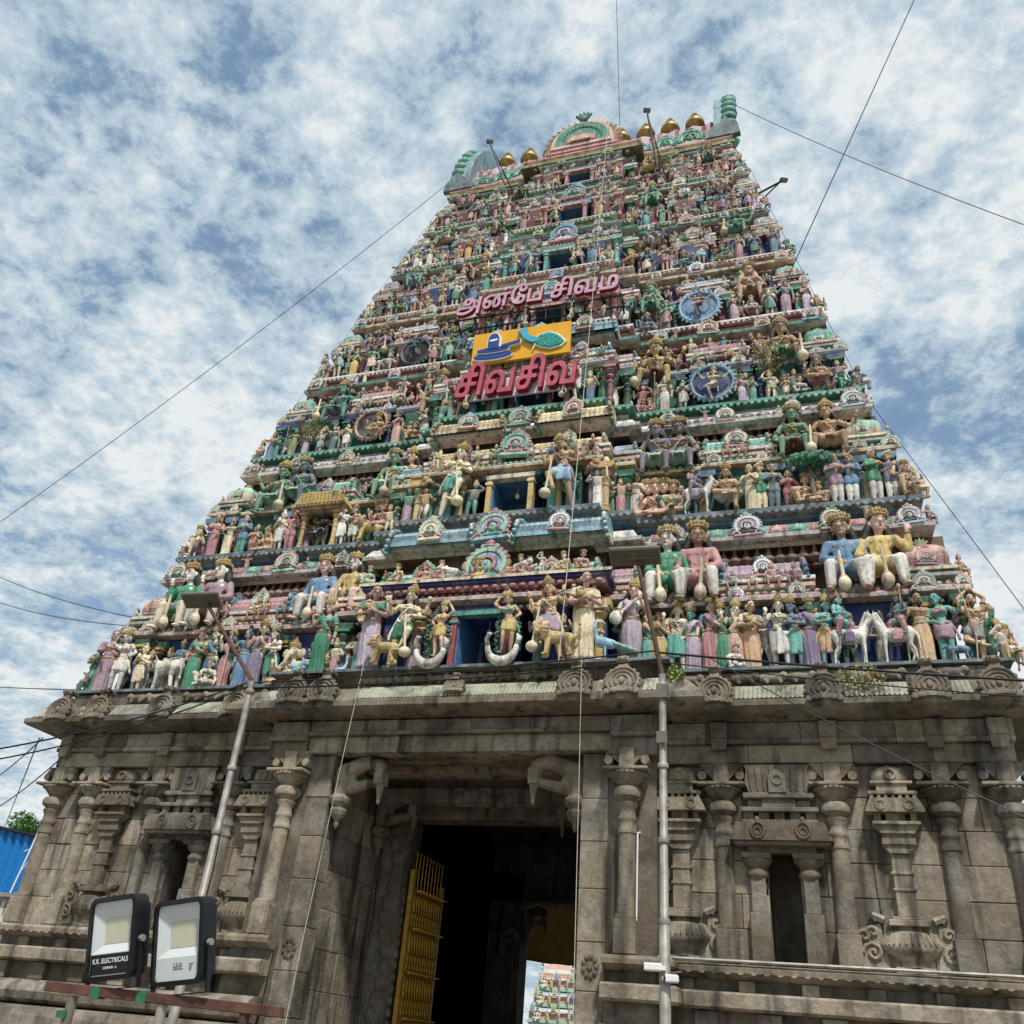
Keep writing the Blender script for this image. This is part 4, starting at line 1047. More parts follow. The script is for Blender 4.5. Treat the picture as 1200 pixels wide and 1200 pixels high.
CROWD = ['tan', 'cream', 'pink', 'pale', 'grey', 'green2', 'rose', 'teal', 'blue', 'white', 'gold', 'dark', 'mauve', 'orange', 'brown']
def small_figure(m, rnd, x, y, z, h, seat=False, yaw=0.0):
    o = len(m.v); sk = rnd.choice((0, 0, 1, 2, 3, 4, 5, 0)); cl = rnd.choice((1, 3, 6, 7, 8, 9, 12, 13, 5)); hz = -.27 if seat else 0
    def st(a, ra, b, rb, mi, n=6):
        a, b = Vector(a), Vector(b); m.tube([a+(a-b).normalized()*ra*.5, a, b, b+(b-a).normalized()*rb*.5], [ra*.55, ra, rb, rb*.5], n, mi)
    tw = rnd.uniform(-.05, .05)
    st((0, 0, .55+hz), .09, (tw, 0, .76+hz), .11, sk if rnd.random() < .6 else cl, 7); st((tw-.12, 0, .79+hz), .045, (tw+.12, 0, .79+hz), .045, sk); m.ell((tw, -.01, .92+hz), (.062, .066, .075), sk, 7, 5); m.ell((tw, .025, .935+hz), (.07, .06, .07), 11, 7, 5)
    if rnd.random() < .75: m.tube([(tw, 0, .96+hz), (tw, 0, 1.02+hz), (tw, 0, 1.09+hz)], [.068, .06, .012], 7, 10)
    for q in (-1, 1):
        e_ = Vector((tw+q*rnd.uniform(.17, .24), rnd.uniform(-.06, .02), rnd.uniform(.62, .84)+hz)); w_ = e_+Vector((q*rnd.uniform(-.16, .06), rnd.uniform(-.12, -.02), rnd.uniform(-.14, .17)))
        st((tw+q*.12, 0, .785+hz), .038, e_, .03, sk, 5); st(e_, .03, w_, .022, sk, 5); m.ell(w_, (.026, .026, .032), sk, 5, 4)
    if seat:
        for q in (-1, 1): st((q*.06, 0, .28), .07, (q*.17, -.15, .27), .05, cl, 6); st((q*.17, -.15, .27), .045, (q*.13, -.13, .04), .03, sk, 5); m.ell((q*.13, -.17, .02), (.03, .06, .02), sk, 5, 4)
    elif rnd.random() < .5:
        m.tube([(0, 0, .60), (0, 0, .52), (0, 0, .28), (0, 0, .02)], [.08, .105, .10, .13], 8, cl)
    else:
        for q in (-1, 1): k_ = Vector((q*rnd.uniform(.06, .12), -rnd.uniform(.0, .08), .29)); st((q*.055, 0, .53), .065, k_, .045, cl, 6); st(k_, .042, (q*rnd.uniform(.05, .12), 0, .04), .026, sk, 5); m.ell((q*.08, -.05, .015), (.03, .06, .018), sk, 5, 4)
    m.xform(o, Matrix.Translation((x, y, z)) @ Matrix.Rotation(yaw, 4, 'Z') @ Matrix.Diagonal((h*.95*rnd.choice((-1, 1)), h*.95, h*.95, 1)))
def relief_crowd(k):
    rnd = random.Random(40+k); m = MB(); z0, ze = Z0[k], ZE[k]; s = (ze-z0)/3.66; W0 = Wl(z0); hb = z0+2.17*s; yf = Yl(z0)
    zn = Z0[k+1] if k < 6 else 35.3; hl = (zn-ze)*.42 if k < 6 else .4
    x = -W0+.3
    while x < W0-.2:                                    # second rank against the wall
        c_ = .0 if abs(x) > S2*W0 else (.45 if abs(x) > CB*W0 else .9)
        if abs(x-XC) > .95*s and not (k in (2, 3) and abs(abs(x)-.58*W0) < .75): small_figure(m, rnd, x, yf-c_+SB[k]*.78, z0, rnd.uniform(1.15, 1.5)*s if k > 1 else rnd.uniform(1.2, 1.5)*s)
        x += rnd.uniform(.42, .62)*(1.5 if k > 2 else 1.15)
    for q in (-1, 1):                                   # little seated figures on the cornices and in the slots
        for fa, fb, n in ((S2+.01, R1-.01, 3), (R1, R2, 4), (R2+.01, R3-.01, 3)):
            for i in range(n):
                f = fa+(fb-fa)*(i+rnd.uniform(.2, .8))/n; small_figure(m, rnd, q*f*W0*.985, Yl(hb)+rnd.uniform(.0, .10), hb-.02, rnd.uniform(.62, .9)*s, True)
            for i in range(n-1 if k > 1 else 0):
                f = fa+(fb-fa)*(i+rnd.uniform(.2, .8))/n; small_figure(m, rnd, q*f*W0*.985, Yl(hb)+.32, hb+.30*s, rnd.uniform(1.0, 1.25)*s, rnd.random() < .5)
        for i in range(4): small_figure(m, rnd, XC+q*(.55*s+i*.34*CB*W0/1.0*.6), Yl(hb)-PROJ+rnd.uniform(.0, .1), hb-.02, rnd.uniform(.7, 1.0)*s, True)
        for i in range(5 if k > 3 else 2):                  # on the sloping band over the eave
            xx = q*rnd.uniform(CB*W0, Wl(ze)-.2); small_figure(m, rnd, xx, Yl(ze)+.14-(PROJ*.42 if abs(xx) < S2*W0 else 0), ze+hl*.25, rnd.uniform(.5, .75)*s, rnd.random() < .6)
        small_figure(m, rnd, q*(W0-.05), yf+.25, z0, 1.3*s, True, q*.7); small_figure(m, rnd, q*(Wl(hb)-.02), Yl(hb)+.2, hb, .8*s, True, q*.7); small_figure(m, rnd, q*(Wl(ze)-.1), Yl(ze)+.2, ze+.1, .7*s, True, q*.7)
        for i in range(6): small_figure(m, rnd, q*(Wl(z0)-.15), yf+.8+i*.75, z0, rnd.uniform(1.1, 1.4)*s, False, q*1.57)
    tag(child('relief_figures', m, [P(c) for c in CROWD], tiers[k], True), kind='stuff')
for _k in range(7): build_tier(_k); relief_crowd(_k)

# canopy over the lowest doorway
mb = MB(); _y = Yl(Z0[0])-PROJ
mb.box(XC-3.05, XC+3.05, _y+.42, _y+1.2, 10.80, 10.88, 0); mb.box(XC-2.95, XC+2.95, _y+.46, _y+1.2, 10.62, 10.797, 1)
mb.v += [(XC-3.12, _y+.36, 10.885), (XC+3.12, _y+.36, 10.885), (XC+3.12, _y+.36, 10.96), (XC-3.12, _y+.36, 10.96), (XC-2.9, _y+1.1, 11.10), (XC+2.9, _y+1.1, 11.10), (XC+2.9, _y+1.1, 10.885), (XC-2.9, _y+1.1, 10.885)]
_o = len(mb.v)-8
for f, mi in (((0,1,2,3), 2), ((3,2,5,4), 3), ((1,6,5,2), 2), ((0,3,4,7), 2), ((0,7,6,1), 0)): mb.f.append(tuple(_o+i for i in f)); mb.m.append(mi)
for i in range(26):
    x = XC-2.8+5.6*i/25; mb.ell((x, _y+.45, 10.70), (.09, .05, .05), 4, 6, 4)
child('canopy', mb, [P('navy'), P('maroon'), P('cream'), P('pink'), P('rose')], tiers[0])

# ---------------------------------------------------------------- vaulted roof with finials
def build_roof():
    zb = 35.25; W = 6.05; yf, yk = 8.0, 12.4; yc = (yf+yk)/2
    mb = MB()
    mb.box(-W+.1, W-.1, yf+.1, yk-.1, 34.8, zb, 1)
    prof = []
    for i in range(25):
        t = i/24; a = math.pi*(-.12+1.24*t); ry = 1.95; prof.append((yc-ry*math.cos(a), zb+.75+2.35*math.sin(a)+.35*max(0, math.sin(a))**3))
    nx = 60
    for i in range(nx+1):
        x = -W+.25+(2*W-.5)*i/nx
        for j, (y, z) in enumerate(prof):
            b_ = .05*math.sin((i*.5+j)*math.pi/2)*math.sin((i*.5-j)*math.pi/2); mb.v.append((x, y-b_*2, z+b_))
    o = len(mb.v)-(nx+1)*25
    for i in range(nx):
        for j in range(24): mb.f.append((o+i*25+j, o+i*25+j+1, o+(i+1)*25+j+1, o+(i+1)*25+j)); mb.m.append(2 if ((i+2*j) % 6 == 0 or (i-2*j) % 6 == 0) else 0)
    for e in (0, nx): mb.f.append(tuple(o+e*25+j for j in range(25))); mb.m.append(0)
    roof = child('roof', mb, [P('mauve'), P('maroon'), P('maroon')], tower, True)
    # long moulding at its foot
    mb = MB(); mb.sweep([(-W-.2, yk), (-W-.2, yf-.25), (-2.5, yf-.25), (-2.5, yf-1.0), (2.5, yf-1.0), (2.5, yf-.25), (W+.2, yf-.25), (W+.2, yk)], [(-.6, 34.62), (.18, 34.70), (.20, 34.82), (.05, 34.90), (.0, 35.05), (.12, 35.12), (.12, 35.22), (-.8, 35.26)], [1, 2, 2, 0, 0, 3, 3], close_ends=False)
    child('roof_moulding', mb, [P('pink'), P('brown'), P('olive'), P('rose')], roof)
    # horseshoe end gables with scalloped rims
    for q in (-1, 1):
        mb = MB(); n = 18; out = []
        for i in range(n+1):
            t = i/n; a = math.pi*(-.22+1.44*t); out.append((yc-2.35*math.cos(a), zb+.95+2.75*math.sin(a)+1.7*max(0, math.sin(a))**3))
        for x0, x1, g in ((q*(W-.45), q*(W+.05), 1.0),):
            vs = [(x, yc+(y-yc)*g, z) for x in (x0, x1) for y, z in out]; o = len(mb.v); mb.v += vs
            mb.f.append(tuple(o+i for i in range(n+1))); mb.m.append(0); mb.f.append(tuple(o+n+1+i for i in range(n+1))[::-1]); mb.m.append(0)
            for i in range(n): mb.f.append((o+i, o+i+1, o+n+2+i, o+n+1+i)); mb.m.append(0)
        child('end_gable', mb, paint('6f9aa6', .8), roof)
        for i in range(22):
            t = (i+.5)/22; a = math.pi*(-.22+1.44*t); m2 = MB(); m2.ell((0, 0, 0), (.36, .27, .27), 0, 8, 5)
            if i == 0: SCAL = m2.mesh('rim_scallop', 'full')
            link('rim_scallop', SCAL, P('teal'), roof, (q*(W+.20), yc-2.30*math.cos(a), zb+.95+2.68*math.sin(a)+1.62*max(0, math.sin(a))**3))
        mb = MB(); mb.prism([(-.7, 0), (.7, 0), (.62, .5), (.3, .9), (.1, 1.25), (-.15, .85), (-.55, .6)], -.12, .12); child('corner_leaf', mb, P('slate'), roof, loc=(q*(W-.05), yf-.3, zb), scale=(q, 1, 1))
        mb = MB(); mb.lathe([(.3, 0), (.42, .2), (.3, .4), (.36, .6), (.2, .8), (.08, 1.0), (.02, 1.3)], 10); child('gable_finial', mb, P('orange'), roof, True, loc=(q*W, yc, zb+5.2), scale=(.6, .7, .9))
    # big central flame arch
    mb = MB(); cz = 35.55
    def arc(r, n=24, a0=-.25): return [(r*math.cos(a0+(math.pi-2*a0)*i/n), r*1.0*math.sin(a0+(math.pi-2*a0)*i/n)) for i in range(n+1)]
    mb.prism([(x, z+.35) for x, z in arc(1.42)], .0, .45, 0, c=(0, 7.0, cz)); mb.prism([(x, z+.35) for x, z in arc(1.24)], -.10, .0, 1, c=(0, 7.0, cz)); mb.prism([(x*1.15, z*.7+.30) for x, z in arc(.58)], -.22, -.10, 2, c=(0, 7.0, cz)); mb.prism([(x*1.15, z*.6+.26) for x, z in arc(.40)], -.30, -.22, 0, c=(0, 7.0, cz)); mb.box(-1.6, 1.6, 6.85, 7.3, cz-.28, cz-.05, 2); mb.box(-1.35, 1.35, 6.8, 7.3, cz-.049, cz+.12, 0)
    ca = child('central_arch', mb, [P('pink'), P('green'), P('rose')], roof)
    mb = MB()
    for i in range(21):
        a = -.2+(math.pi+.4)*i/20; r0, r1 = 1.40, 1.74; mb.cap((r0*math.cos(a), 7.15, cz+.35+r0*math.sin(a)), .15, (r1*math.cos(a+.06), 7.15, cz+.35+r1*math.sin(a+.06)), .05, 0, 6)
    tag(child('flame_rim', mb, P('pink'), roof, True), kind='stuff')
    mb = MB()
    for i in range(20):
        a = -.1+(math.pi+.2)*i/19; mb.ell((.97*math.cos(a), 6.90, cz+.35+.97*math.sin(a)), (.13, .07, .13), 0, 7, 4)
    tag(child('leaf_scroll', mb, P('teal'), roof, True), kind='stuff')
    link('arch_finial', ORN['finial'], [P('slate'), P('green')], roof, (0, 7.1, cz+1.85), None, 1.25)
    for x in (-4.9, -3.9, -2.9, 2.4, 3.5, 4.6): kudu(roof, x, yf-.18, zb+.02, 1.15, ('green', 'teal', 'mint', 'pink'))
    # nine gilded pot finials along the ridge
    m = MB(); m.lathe([(.20, 0), (.34, .05), (.30, .14), (.20, .2), (.42, .32), (.54, .52), (.50, .72), (.30, .86), (.22, .90), (.34, .96), (.30, 1.02), (.14, 1.08), (.12, 1.18), (.17, 1.24), (.07, 1.34), (.03, 1.5), (.001, 1.62)], 16)
    km = m.mesh('pot_finial', True)
    gm = plain('gilded_copper', '9a8242', .5, .3, .5, 4)
    for i in range(9): link('pot_finial', km, gm, roof, (-4.64+1.16*i, yc-.3, zb+3.55), None, (.86, .86, 1.1))
    # row of bead knobs under the roof moulding
    m = MB(); m.ell((0, 0, 0), (.12, .12, .12), 0, 8, 5); bm_ = m.mesh('bead_knob', 'full')
    for i in range(22):
        x = -6.1+12.2*i/21
        link('bead_knob', bm_, P('brown'), roof, (x, (yf-.25 if abs(x) > 2.55 else yf-1.0)-.02, 34.55))
    return roof
roof = build_roof()
# ---------------------------------------------------------------- stone base
ST = ['847867', '8c806d', '776c5b', '958875', '6c6253', '807667', '9b8f7c']
def S(i=0): return stone(ST[i % 7])
def build_base():
    rnd = random.Random(3)
    YW, YG = .45, -.10                     # wing wall plane, centre bay plane
    # inner masonry body (behind the blocks) with the passage left open
    mb = MB()
    for q in (-1, 1):
        for xa_, xb_, za_, zb_ in ((3.36, 6.2, 0, 8.3), (6.8, 10.55, 0, 8.3), (6.2, 6.8, 0, 2.7), (6.2, 6.8, 5.25, 8.3)):
            xs = sorted((q*xa_, q*xb_)); mb.box(xs[0], xs[1], YW+.10, 13.9, za_, zb_, 0)
        xs = sorted((q*5.2, q*10.55)); mb.box(xs[0], xs[1], 13.9, 19.9, 0, 8.3, 0)
        xs = sorted((q*6.2, q*6.8)); mb.box(xs[0], xs[1], YW+1.2, 13.9, 2.7, 5.25, 0)
        xs = sorted((q*2.86, q*3.36)); mb.box(xs[0], xs[1], .12, 3.0, 0, 8.3, 0)
        xs = sorted((q*3.3, q*4.25)); mb.box(xs[0], xs[1], YG+.12, YW+.2, 0, 8.3, 0)
    mb.box(-2.86, 2.86, .1, 13.9, 7.5, 8.3, 0); mb.box(-5.3, 5.3, 13.9, 19.9, 7.5, 8.3, 0)
    base = child('stone_base', mb, S(4), tower)
    # ---- blocks of the wing walls, one object each
    zc = [3.15, 3.74, 4.32, 4.90, 5.48, 6.06, 6.66]
    for q in (-1, 1):
        for j in range(6):
            x = 3.42 if j % 2 else 3.42
            while x < 10.5:
                w = rnd.uniform(.75, 1.5)
                if 10.62-(x+w) < .5: w = 10.62-x
                lo, hi = x, x+w
                pieces = [(lo, hi)]
                if j < 4 and hi > 6.2 and lo < 6.8: pieces = [p for p in ((lo, min(hi, 6.22)), (max(lo, 6.78), hi)) if p[1]-p[0] > .08]
                for a, b in pieces:
                    m = MB(); xs = sorted((q*a, q*b)); d = rnd.uniform(-.012, .012)
                    m.box(xs[0]+.005, xs[1]-.005, YW+d, YW+.14, zc[j]+.004, zc[j+1]-.004, 0, .014)
                    child('stone_block', m, S(rnd.randrange(7)), base)
                x += w
            # side return
            for i in range(4):
                m = MB(); xs = sorted((q*10.50, q*10.62)); m.box(xs[0], xs[1], YW+.14+i*1.6, YW+.14+(i+1)*1.6-.01, zc[j]+.004, zc[j+1]-.004, 0, .014)
                child('stone_block', m, S(rnd.randrange(7)), base)
    # niche backs
    for q in (-1, 1):
        m = MB(); m.box(q*6.5-.28, q*6.5+.28, YW+1.12, YW+1.18, 2.7, 5.2, 0); m.box(q*6.5-.295, q*6.5-.28, YW+.02, YW+1.15, 2.7, 5.2, 0); m.box(q*6.5+.28, q*6.5+.295, YW+.02, YW+1.15, 2.7, 5.2, 0)
        child('niche', m, S(4), base)
    # ---- gate pillars, each of stacked blocks
    zp = [0, .9, 1.75, 2.55, 3.35, 4.25, 5.1, 5.9, 6.80]
    for q in (-1, 1):
        for i in range(len(zp)-1):
            m = MB(); xs = sorted((q*2.79, q*3.32)); d = rnd.uniform(-.008, .008); m.box(xs[0]+d*.5, xs[1], -.02+d, .5, zp[i]+.003, zp[i+1]-.003, 0, .016)
            child('pillar_block', m, S(3+rnd.randrange(4)), base)
        # carved flower near the foot of the pillar
        m = MB()
        for i in range(9):
            a = 2*math.pi*i/9; m.ell((q*3.05+.12*math.cos(a), -.03, 2.95+.16*math.sin(a)), (.05, .03, .06), 0, 6, 4)
        m.ell((q*3.05, -.04, 2.95), (.06, .04, .07), 0, 6, 4); child('carved_flower', m, S(4), base, True)
        # jamb wall of the passage: courses of blocks
        for j in range(9):
            y = .5
            while y < 2.95:
                w = rnd.uniform(.7, 1.3)
                if 2.98-(y+w) < .4: w = 2.98-y
                m = MB(); xs = sorted((q*(2.80+rnd.uniform(-.01, .01)), q*2.95)); m.box(xs[0], xs[1], y+.004, y+w-.004, j*.755+.003, (j+1)*.755-.003, 0, .012)
                child('stone_block', m, S(rnd.randrange(7)), base); y += w
    # ---- mouldings of the plinth (wing plan with the centre bay stepping forward, cut at the gate)
    def bplan(q):
        pl = [(10.62, 15), (10.62, YW), (4.28, YW), (4.28, YG), (3.34, YG)]
        return [(-x, y) for x, y in pl] if q < 0 else pl[::-1]
    mold = [('plinth_lip', [(.0, 3.16), (.26, 3.14), (.34, 3.08), (.34, 3.00), (.22, 2.94), (.10, 2.90), (.0, 2.90)], 1), ('plinth_neck', [(.04, 2.90), (.04, 2.70)], 4), ('plinth_band', [(.04, 2.705), (.36, 2.70), (.42, 2.66), (.42, 2.46), (.36, 2.42), (.06, 2.42)], 3),
            ('plinth_recess', [(.08, 2.42), (.08, 2.06)], 2), ('plinth_roll', [(.08, 2.065), (.40, 2.06), (.55, 1.98), (.62, 1.84), (.58, 1.70), (.45, 1.62), (.2, 1.60)], 0), ('plinth_step', [(.2, 1.60), (.62, 1.58), (.74, 1.40), (.80, 1.0), (.86, .95), (.86, .45), (1.1, .40), (1.1, 0)], 5)]
    for q in (-1, 1):
        for nm, pf, si in mold:
            pf2 = pf[::-1]
            m = MB(); m.sweep(bplan(q), pf2, 0, close_ends=True); child(nm, m, S(si), base, nm in ('plinth_roll',))
        # square stones standing in the neck and recess
        m1 = MB(); m1.box(-.14, .14, -.11, .0, 2.712, 2.895, 0, .012); nk = m1.mesh('neck_block')
        m2 = MB(); m2.box(-.2, .2, -.16, .0, 2.07, 2.41, 0, .015); rk = m2.mesh('recess_block')
        x = 4.7
        while x < 10.5:
            link('neck_block', nk, S(int(x*3)), base, (q*x, YW-.04, 0)); link('recess_block', rk, S(int(x*5)), base, (q*(x+.35), YW-.08, 0)); x += 1.05
        # scalloped drip edge under the lip
        m = MB(); x = 4.35
        while x < 10.9: m.prism([(x-.05, 3.0), (x-.04, 2.982), (x, 2.972), (x+.04, 2.982), (x+.05, 3.0)], YW-.343, YW-.31, 0); x += .22
        if q < 0: m.xform(0, Matrix.Scale(-1, 4, (1, 0, 0))); m.f = [f[::-1] for f in m.f]
        tag(child('drip_edge', m, S(6), base), kind='stuff')
    # ---- pilasters
    def pilaster(h=3.12):
        m = MB()
        m.box(-.20, .20, -.24, .06, 0, .55, 0, .015); m.box(-.17, .17, -.21, .06, .55, .62, 0, .01)
        def oct_(prof): m.lathe(prof, 16, (0, -.03, 0), 0, sy=1.0)
        oct_([(.175, .62), (.165, 1.2), (.162, 1.95), (.18, 1.97), (.18, 2.03), (.165, 2.05), (.165, 2.17), (.18, 2.19), (.18, 2.24), (.16, 2.27), (.155, 2.38), (.20, 2.46), (.21, 2.50), (.17, 2.53), (.20, 2.56), (.275, 2.61), (.285, 2.69), (.25, 2.77), (.17, 2.80), (.19, 2.83), (.31, 2.95), (.37, 3.04), (.35, 3.05)])
        for i in range(12):
            a = math.pi+math.pi*i/11; m.ell((.345*math.cos(a), -.03+.345*math.sin(a), 3.01), (.05, .045, .035), 0, 6, 4)
        m.box(-.44, .44, -.39, .06, 3.05, 3.11, 0, .012)
        # corbel with rolled ends
        m.box(-.15, .15, -.22, .06, 3.11, 3.50, 0, .012)
        for s_ in (-1, 1):
            m.lathe([(.085, -.06), (.085, .19)], 10, (s_*.36, 0, 3.27), 0, axis='y')
            m.prism([(s_*.14, 3.20), (s_*.30, 3.34), (s_*.40, 3.50), (s_*.14, 3.50)][::(1 if s_ > 0 else -1)], -.16, .05, 0)
            for i in range(3): m.box(s_*.38-.045, s_*.38+.045, -.17+.03*i, .05, 3.33+.06*i, 3.37+.06*i, 0)
        return m.mesh('pilaster', True)
    pm = pilaster()
    for i, x in enumerate((3.72, 5.46, 7.5, 9.35, 10.42)):
        for q in (-1, 1): link('pilaster', pm, S(i+(1 if q > 0 else 3)), base, (q*x, (YG if x < 4 else YW), 3.155), None, (1, 1, 1.0 if x > 4 else 1.05))
    # ---- pot-and-shrine half columns between the pilasters
    def pot_column():
        m = MB()
        m.box(-.30, .30, -.10, .04, 0, .10, 0, .01)
        m.lathe([(.22, .10), (.20, .16), (.34, .26), (.47, .34), (.50, .42), (.47, .46), (.46, .52), (.40, .60), (.36, .64), (.24, .66), (.20, .72)], 20, (0, 0, 0), 0, sy=.52, a0=math.pi, a1=2*math.pi)
        for i in range(15):
            a = math.pi+math.pi*(i+.5)/15; m.cap((.49*math.cos(a), .26*math.sin(a), .44), .022, (.40*math.cos(a), .21*math.sin(a), .61), .018, 0, 5)
        m.box(-.33, .33, -.22, .04, .72, .82, 0, .012); m.box(-.26, .26, -.18, .04, .82, .87, 0, .01)
        for s_ in (-1, 1):
            pts = [(s_*(.40+.11*t+.10*math.sin(t*2.2)), -.05, .82+.10*math.sin(t*1.7)-.02*t) for t in [i*.25 for i in range(8)]]; m.tube(pts, [.07-.005*i for i in range(8)], 6)
            for c_, r_, n_ in (((.62, .30), .17, 14), ((.74, .55), .11, 10), ((.60, .62), .10, 10)):
                pts = [(s_*(c_[0]+r_*(1-i/n_)*math.cos(i*.75)), -.05, c_[1]+r_*(1-i/n_)*math.sin(i*.75)) for i in range(n_)]; m.tube(pts, .038, 5)
            m.prism([(s_*.38, .06), (s_*.86, .04), (s_*.84, .68), (s_*.46, .76)][::(1 if s_ > 0 else -1)], -.035, .03, 0)
        m.box(-.16, .16, -.15, .04, .87, 1.9, 0, .012); m.box(-.19, .19, -.17, .04, 1.28, 1.33, 0, .01); m.box(-.19, .19, -.17, .04, 1.55, 1.60, 0, .01)
        m.prism([(-.16, 1.9), (.16, 1.9), (.27, 2.03), (-.27, 2.03)], -.20, .04, 0); m.box(-.28, .28, -.24, .04, 2.03, 2.16, 0, .015)
        m.prism([(-.27, 2.22), (.27, 2.22), (.37, 2.36), (-.37, 2.36)], -.28, .04, 0); m.box(-.25, .25, -.22, .04, 2.16, 2.22, 0); m.box(-.40, .40, -.34, .04, 2.36, 2.42, 0, .01)
        m.box(-.16, .16, -.18, .04, 2.42, 2.58, 0)
        for s_ in (-1, 1): m.box(s_*.30-.05, s_*.30+.05, -.26, .04, 2.42, 2.58, 0)
        m.prism([(-.50, 2.58), (.50, 2.58), (.48, 2.66), (.40, 2.82), (-.40, 2.82), (-.48, 2.66)], -.36, .04, 0)
        for s_ in (-1, 1): ring_tube(m, (s_*.24, -.36, 2.70), .08, .08, .022, 90, 10)
        for i in range(7): m.box(-.36+.12*i-.03, -.36+.12*i+.03, -.28, .04, 2.82, 2.90, 0)
        m.box(-.42, .42, -.30, .04, 2.90, 2.96, 0, .01); m.box(-.26, .26, -.22, .04, 2.96, 3.10, 0); m.box(-.36, .36, -.26, .04, 3.10, 3.15, 0, .01)
        m.lathe([(.30, 3.15), (.34, 3.22), (.33, 3.32), (.24, 3.42), (.10, 3.46), (.04, 3.5)], 16, (0, 0, 0), 0, sy=.7, a0=math.pi, a1=2*math.pi)
        ring_tube(m, (0, -.24, 3.28), .09, .09, .03, 90, 10)
        return m.mesh('pot_column', True)
    pc = pot_column()
    for i, x in enumerate((4.66, 8.5)):
        for q in (-1, 1): link('pot_column', pc, S(i*2+(q > 0)), base, (q*x, YW, 3.155))
    # ---- niches with little pillars, canopy and model shrine
    def niche_frame():
        m = MB()
        for s_ in (-1, 1):
            x = s_*.46; m.box(x-.17, x+.17, -.16, .04, 0, .85, 0, .012); m.box(x-.13, x+.13, -.13, .04, .85, 1.55, 0, .012)
            m.lathe([(.13, 1.18), (.15, 1.30), (.14, 1.36), (.12, 1.40), (.20, 1.47), (.21, 1.52), (.17, 1.58), (.15, 1.60), (.27, 1.72), (.28, 1.76)], 14, (x, -.03, 0), 0, sy=.8)
            m.box(x-.28, x+.26, -.26, .04, 1.76, 1.86, 0, .01)
        m.box(-.86, .86, -.38, .04, 1.96, 2.04, 0, .012); m.box(-.6, .6, -.2, .04, 1.86, 1.96, 0)
        m.prism([(-.92, 2.04), (.92, 2.04), (.86, 2.14), (.78, 2.36), (-.78, 2.36), (-.86, 2.14)], -.42, .04, 0)
        for s_ in (-1, 1):
            ring_tube(m, (s_*.40, -.43, 2.22), .12, .14, .03, 90, 12); ring_tube(m, (s_*.40, -.43, 2.20), .06, .07, .022, 90, 10); m.ell((s_*.40, -.42, 2.40), (.05, .04, .06), 0, 6, 4)
        m.box(-.68, .68, -.24, .04, 2.36, 2.44, 0, .01)
        for i in range(5): m.box(-.56+.28*i-.09, -.56+.28*i+.09, -.2, .04, 2.44, 2.58, 0)
        m.box(-.70, .70, -.28, .04, 2.58, 2.66, 0, .01); m.box(-.30, .30, -.24, .04, 2.66, 2.82, 0); m.box(-.56, .56, -.18, .04, 2.66, 2.80, 0)
        m.box(-.64, .64, -.30, .04, 2.82, 2.92, 0, .015)
        m.prism([(-.52, 2.92), (.52, 2.92), (.60, 3.12), (.56, 3.36), (.60, 3.46), (-.60, 3.46), (-.56, 3.36), (-.60, 3.12)], -.24, .04, 0)
        m.prism([(-.16, 2.92), (.16, 2.92), (.16, 3.25), (0, 3.36), (-.16, 3.25)], -.32, -.24, 0); ring_tube(m, (0, -.32, 3.16), .09, .09, .03, 90, 10)
        for i in range(9): m.tube([(-.48+.12*i, -.25, 2.96), (-.52+.13*i, -.25, 3.40)], .018, 4)
        return m.mesh('niche_frame', True)
    nf = niche_frame()
    for q in (-1, 1): link('niche_frame', nf, S(2 if q > 0 else 5), base, (q*6.5, YW, 3.155))
    # ---- entablature beams of stone lengths
    def beam(x0, x1, y, z0_, z1_, out, i): 
        m = MB(); m.box(x0+.003, x1-.003, y-out, y+.3, z0_, z1_, 0, .014); child('beam_stone', m, S(i), base)
    for q in (-1, 1):
        for (za, zb, out) in ((6.668, 7.02, .16), (7.024, 7.12, .26), (7.124, 7.46, .20)):
            xs = [4.32, 6.0, 7.9, 9.3, 10.66] if za < 7 else [4.32, 5.2, 7.0, 8.7, 10.70]
            for i in range(4):
                a, b = sorted((q*xs[i], q*xs[i+1])); beam(a, b, YW, za, zb, out, i*3+int(za*7)+(q > 0))
            a, b = sorted((q*3.4, q*4.316)); beam(a, b, YG, za+.02, zb+.02, out*1.1, int(za*9))
        # bracket blocks of the frieze
        for x in (5.46, 7.5, 9.35, 10.42): m = MB(); m.box(q*x-.16, q*x+.16, YW-.32, YW, 7.128, 7.44, 0, .012); m.prism([(q*x-.13, 6.9), (q*x+.13, 6.9), (q*x+.16, 7.12), (q*x-.16, 7.12)], YW-.30, YW-.158, 0); child('frieze_bracket', m, S(int(x)), base)
    for (za, zb, out, ws) in ((6.81, 7.16, .10, (-3.4, -1.2, .9, 3.4)), (7.164, 7.24, .24, (-3.4, .2, 3.4)), (7.244, 7.50, .16, (-3.4, -2.0, 0.4, 1.7, 3.4))):
        for i in range(len(ws)-1): beam(ws[i], ws[i+1], YG, za, zb, out, i*2+int(za*5))
    # ---- roll cornice (eave) with ribbed panels, stone arch plaques, frieze and top slab
    for q in (-1, 1):
        for nm, pf, si in (('stone_eave', [(.0, 7.46), (.55, 7.50), (.78, 7.56), (.82, 7.60), (.82, 7.70), (.72, 7.76), (.60, 7.90), (.46, 8.05), (.22, 8.20), (-.3, 8.24)], 4), ('frieze', [(-.3, 8.235), (.14, 8.24), (.16, 8.50), (-.3, 8.52)], 2)):
            pl = [(10.62, 15), (10.62, YW), (4.55, YW)]; pl = [(-x, y) for x, y in pl] if q < 0 else pl[::-1]
            m = MB(); m.sweep(pl, pf, 0, close_ends=False); child(nm, m, S(si), base, nm == 'stone_eave')
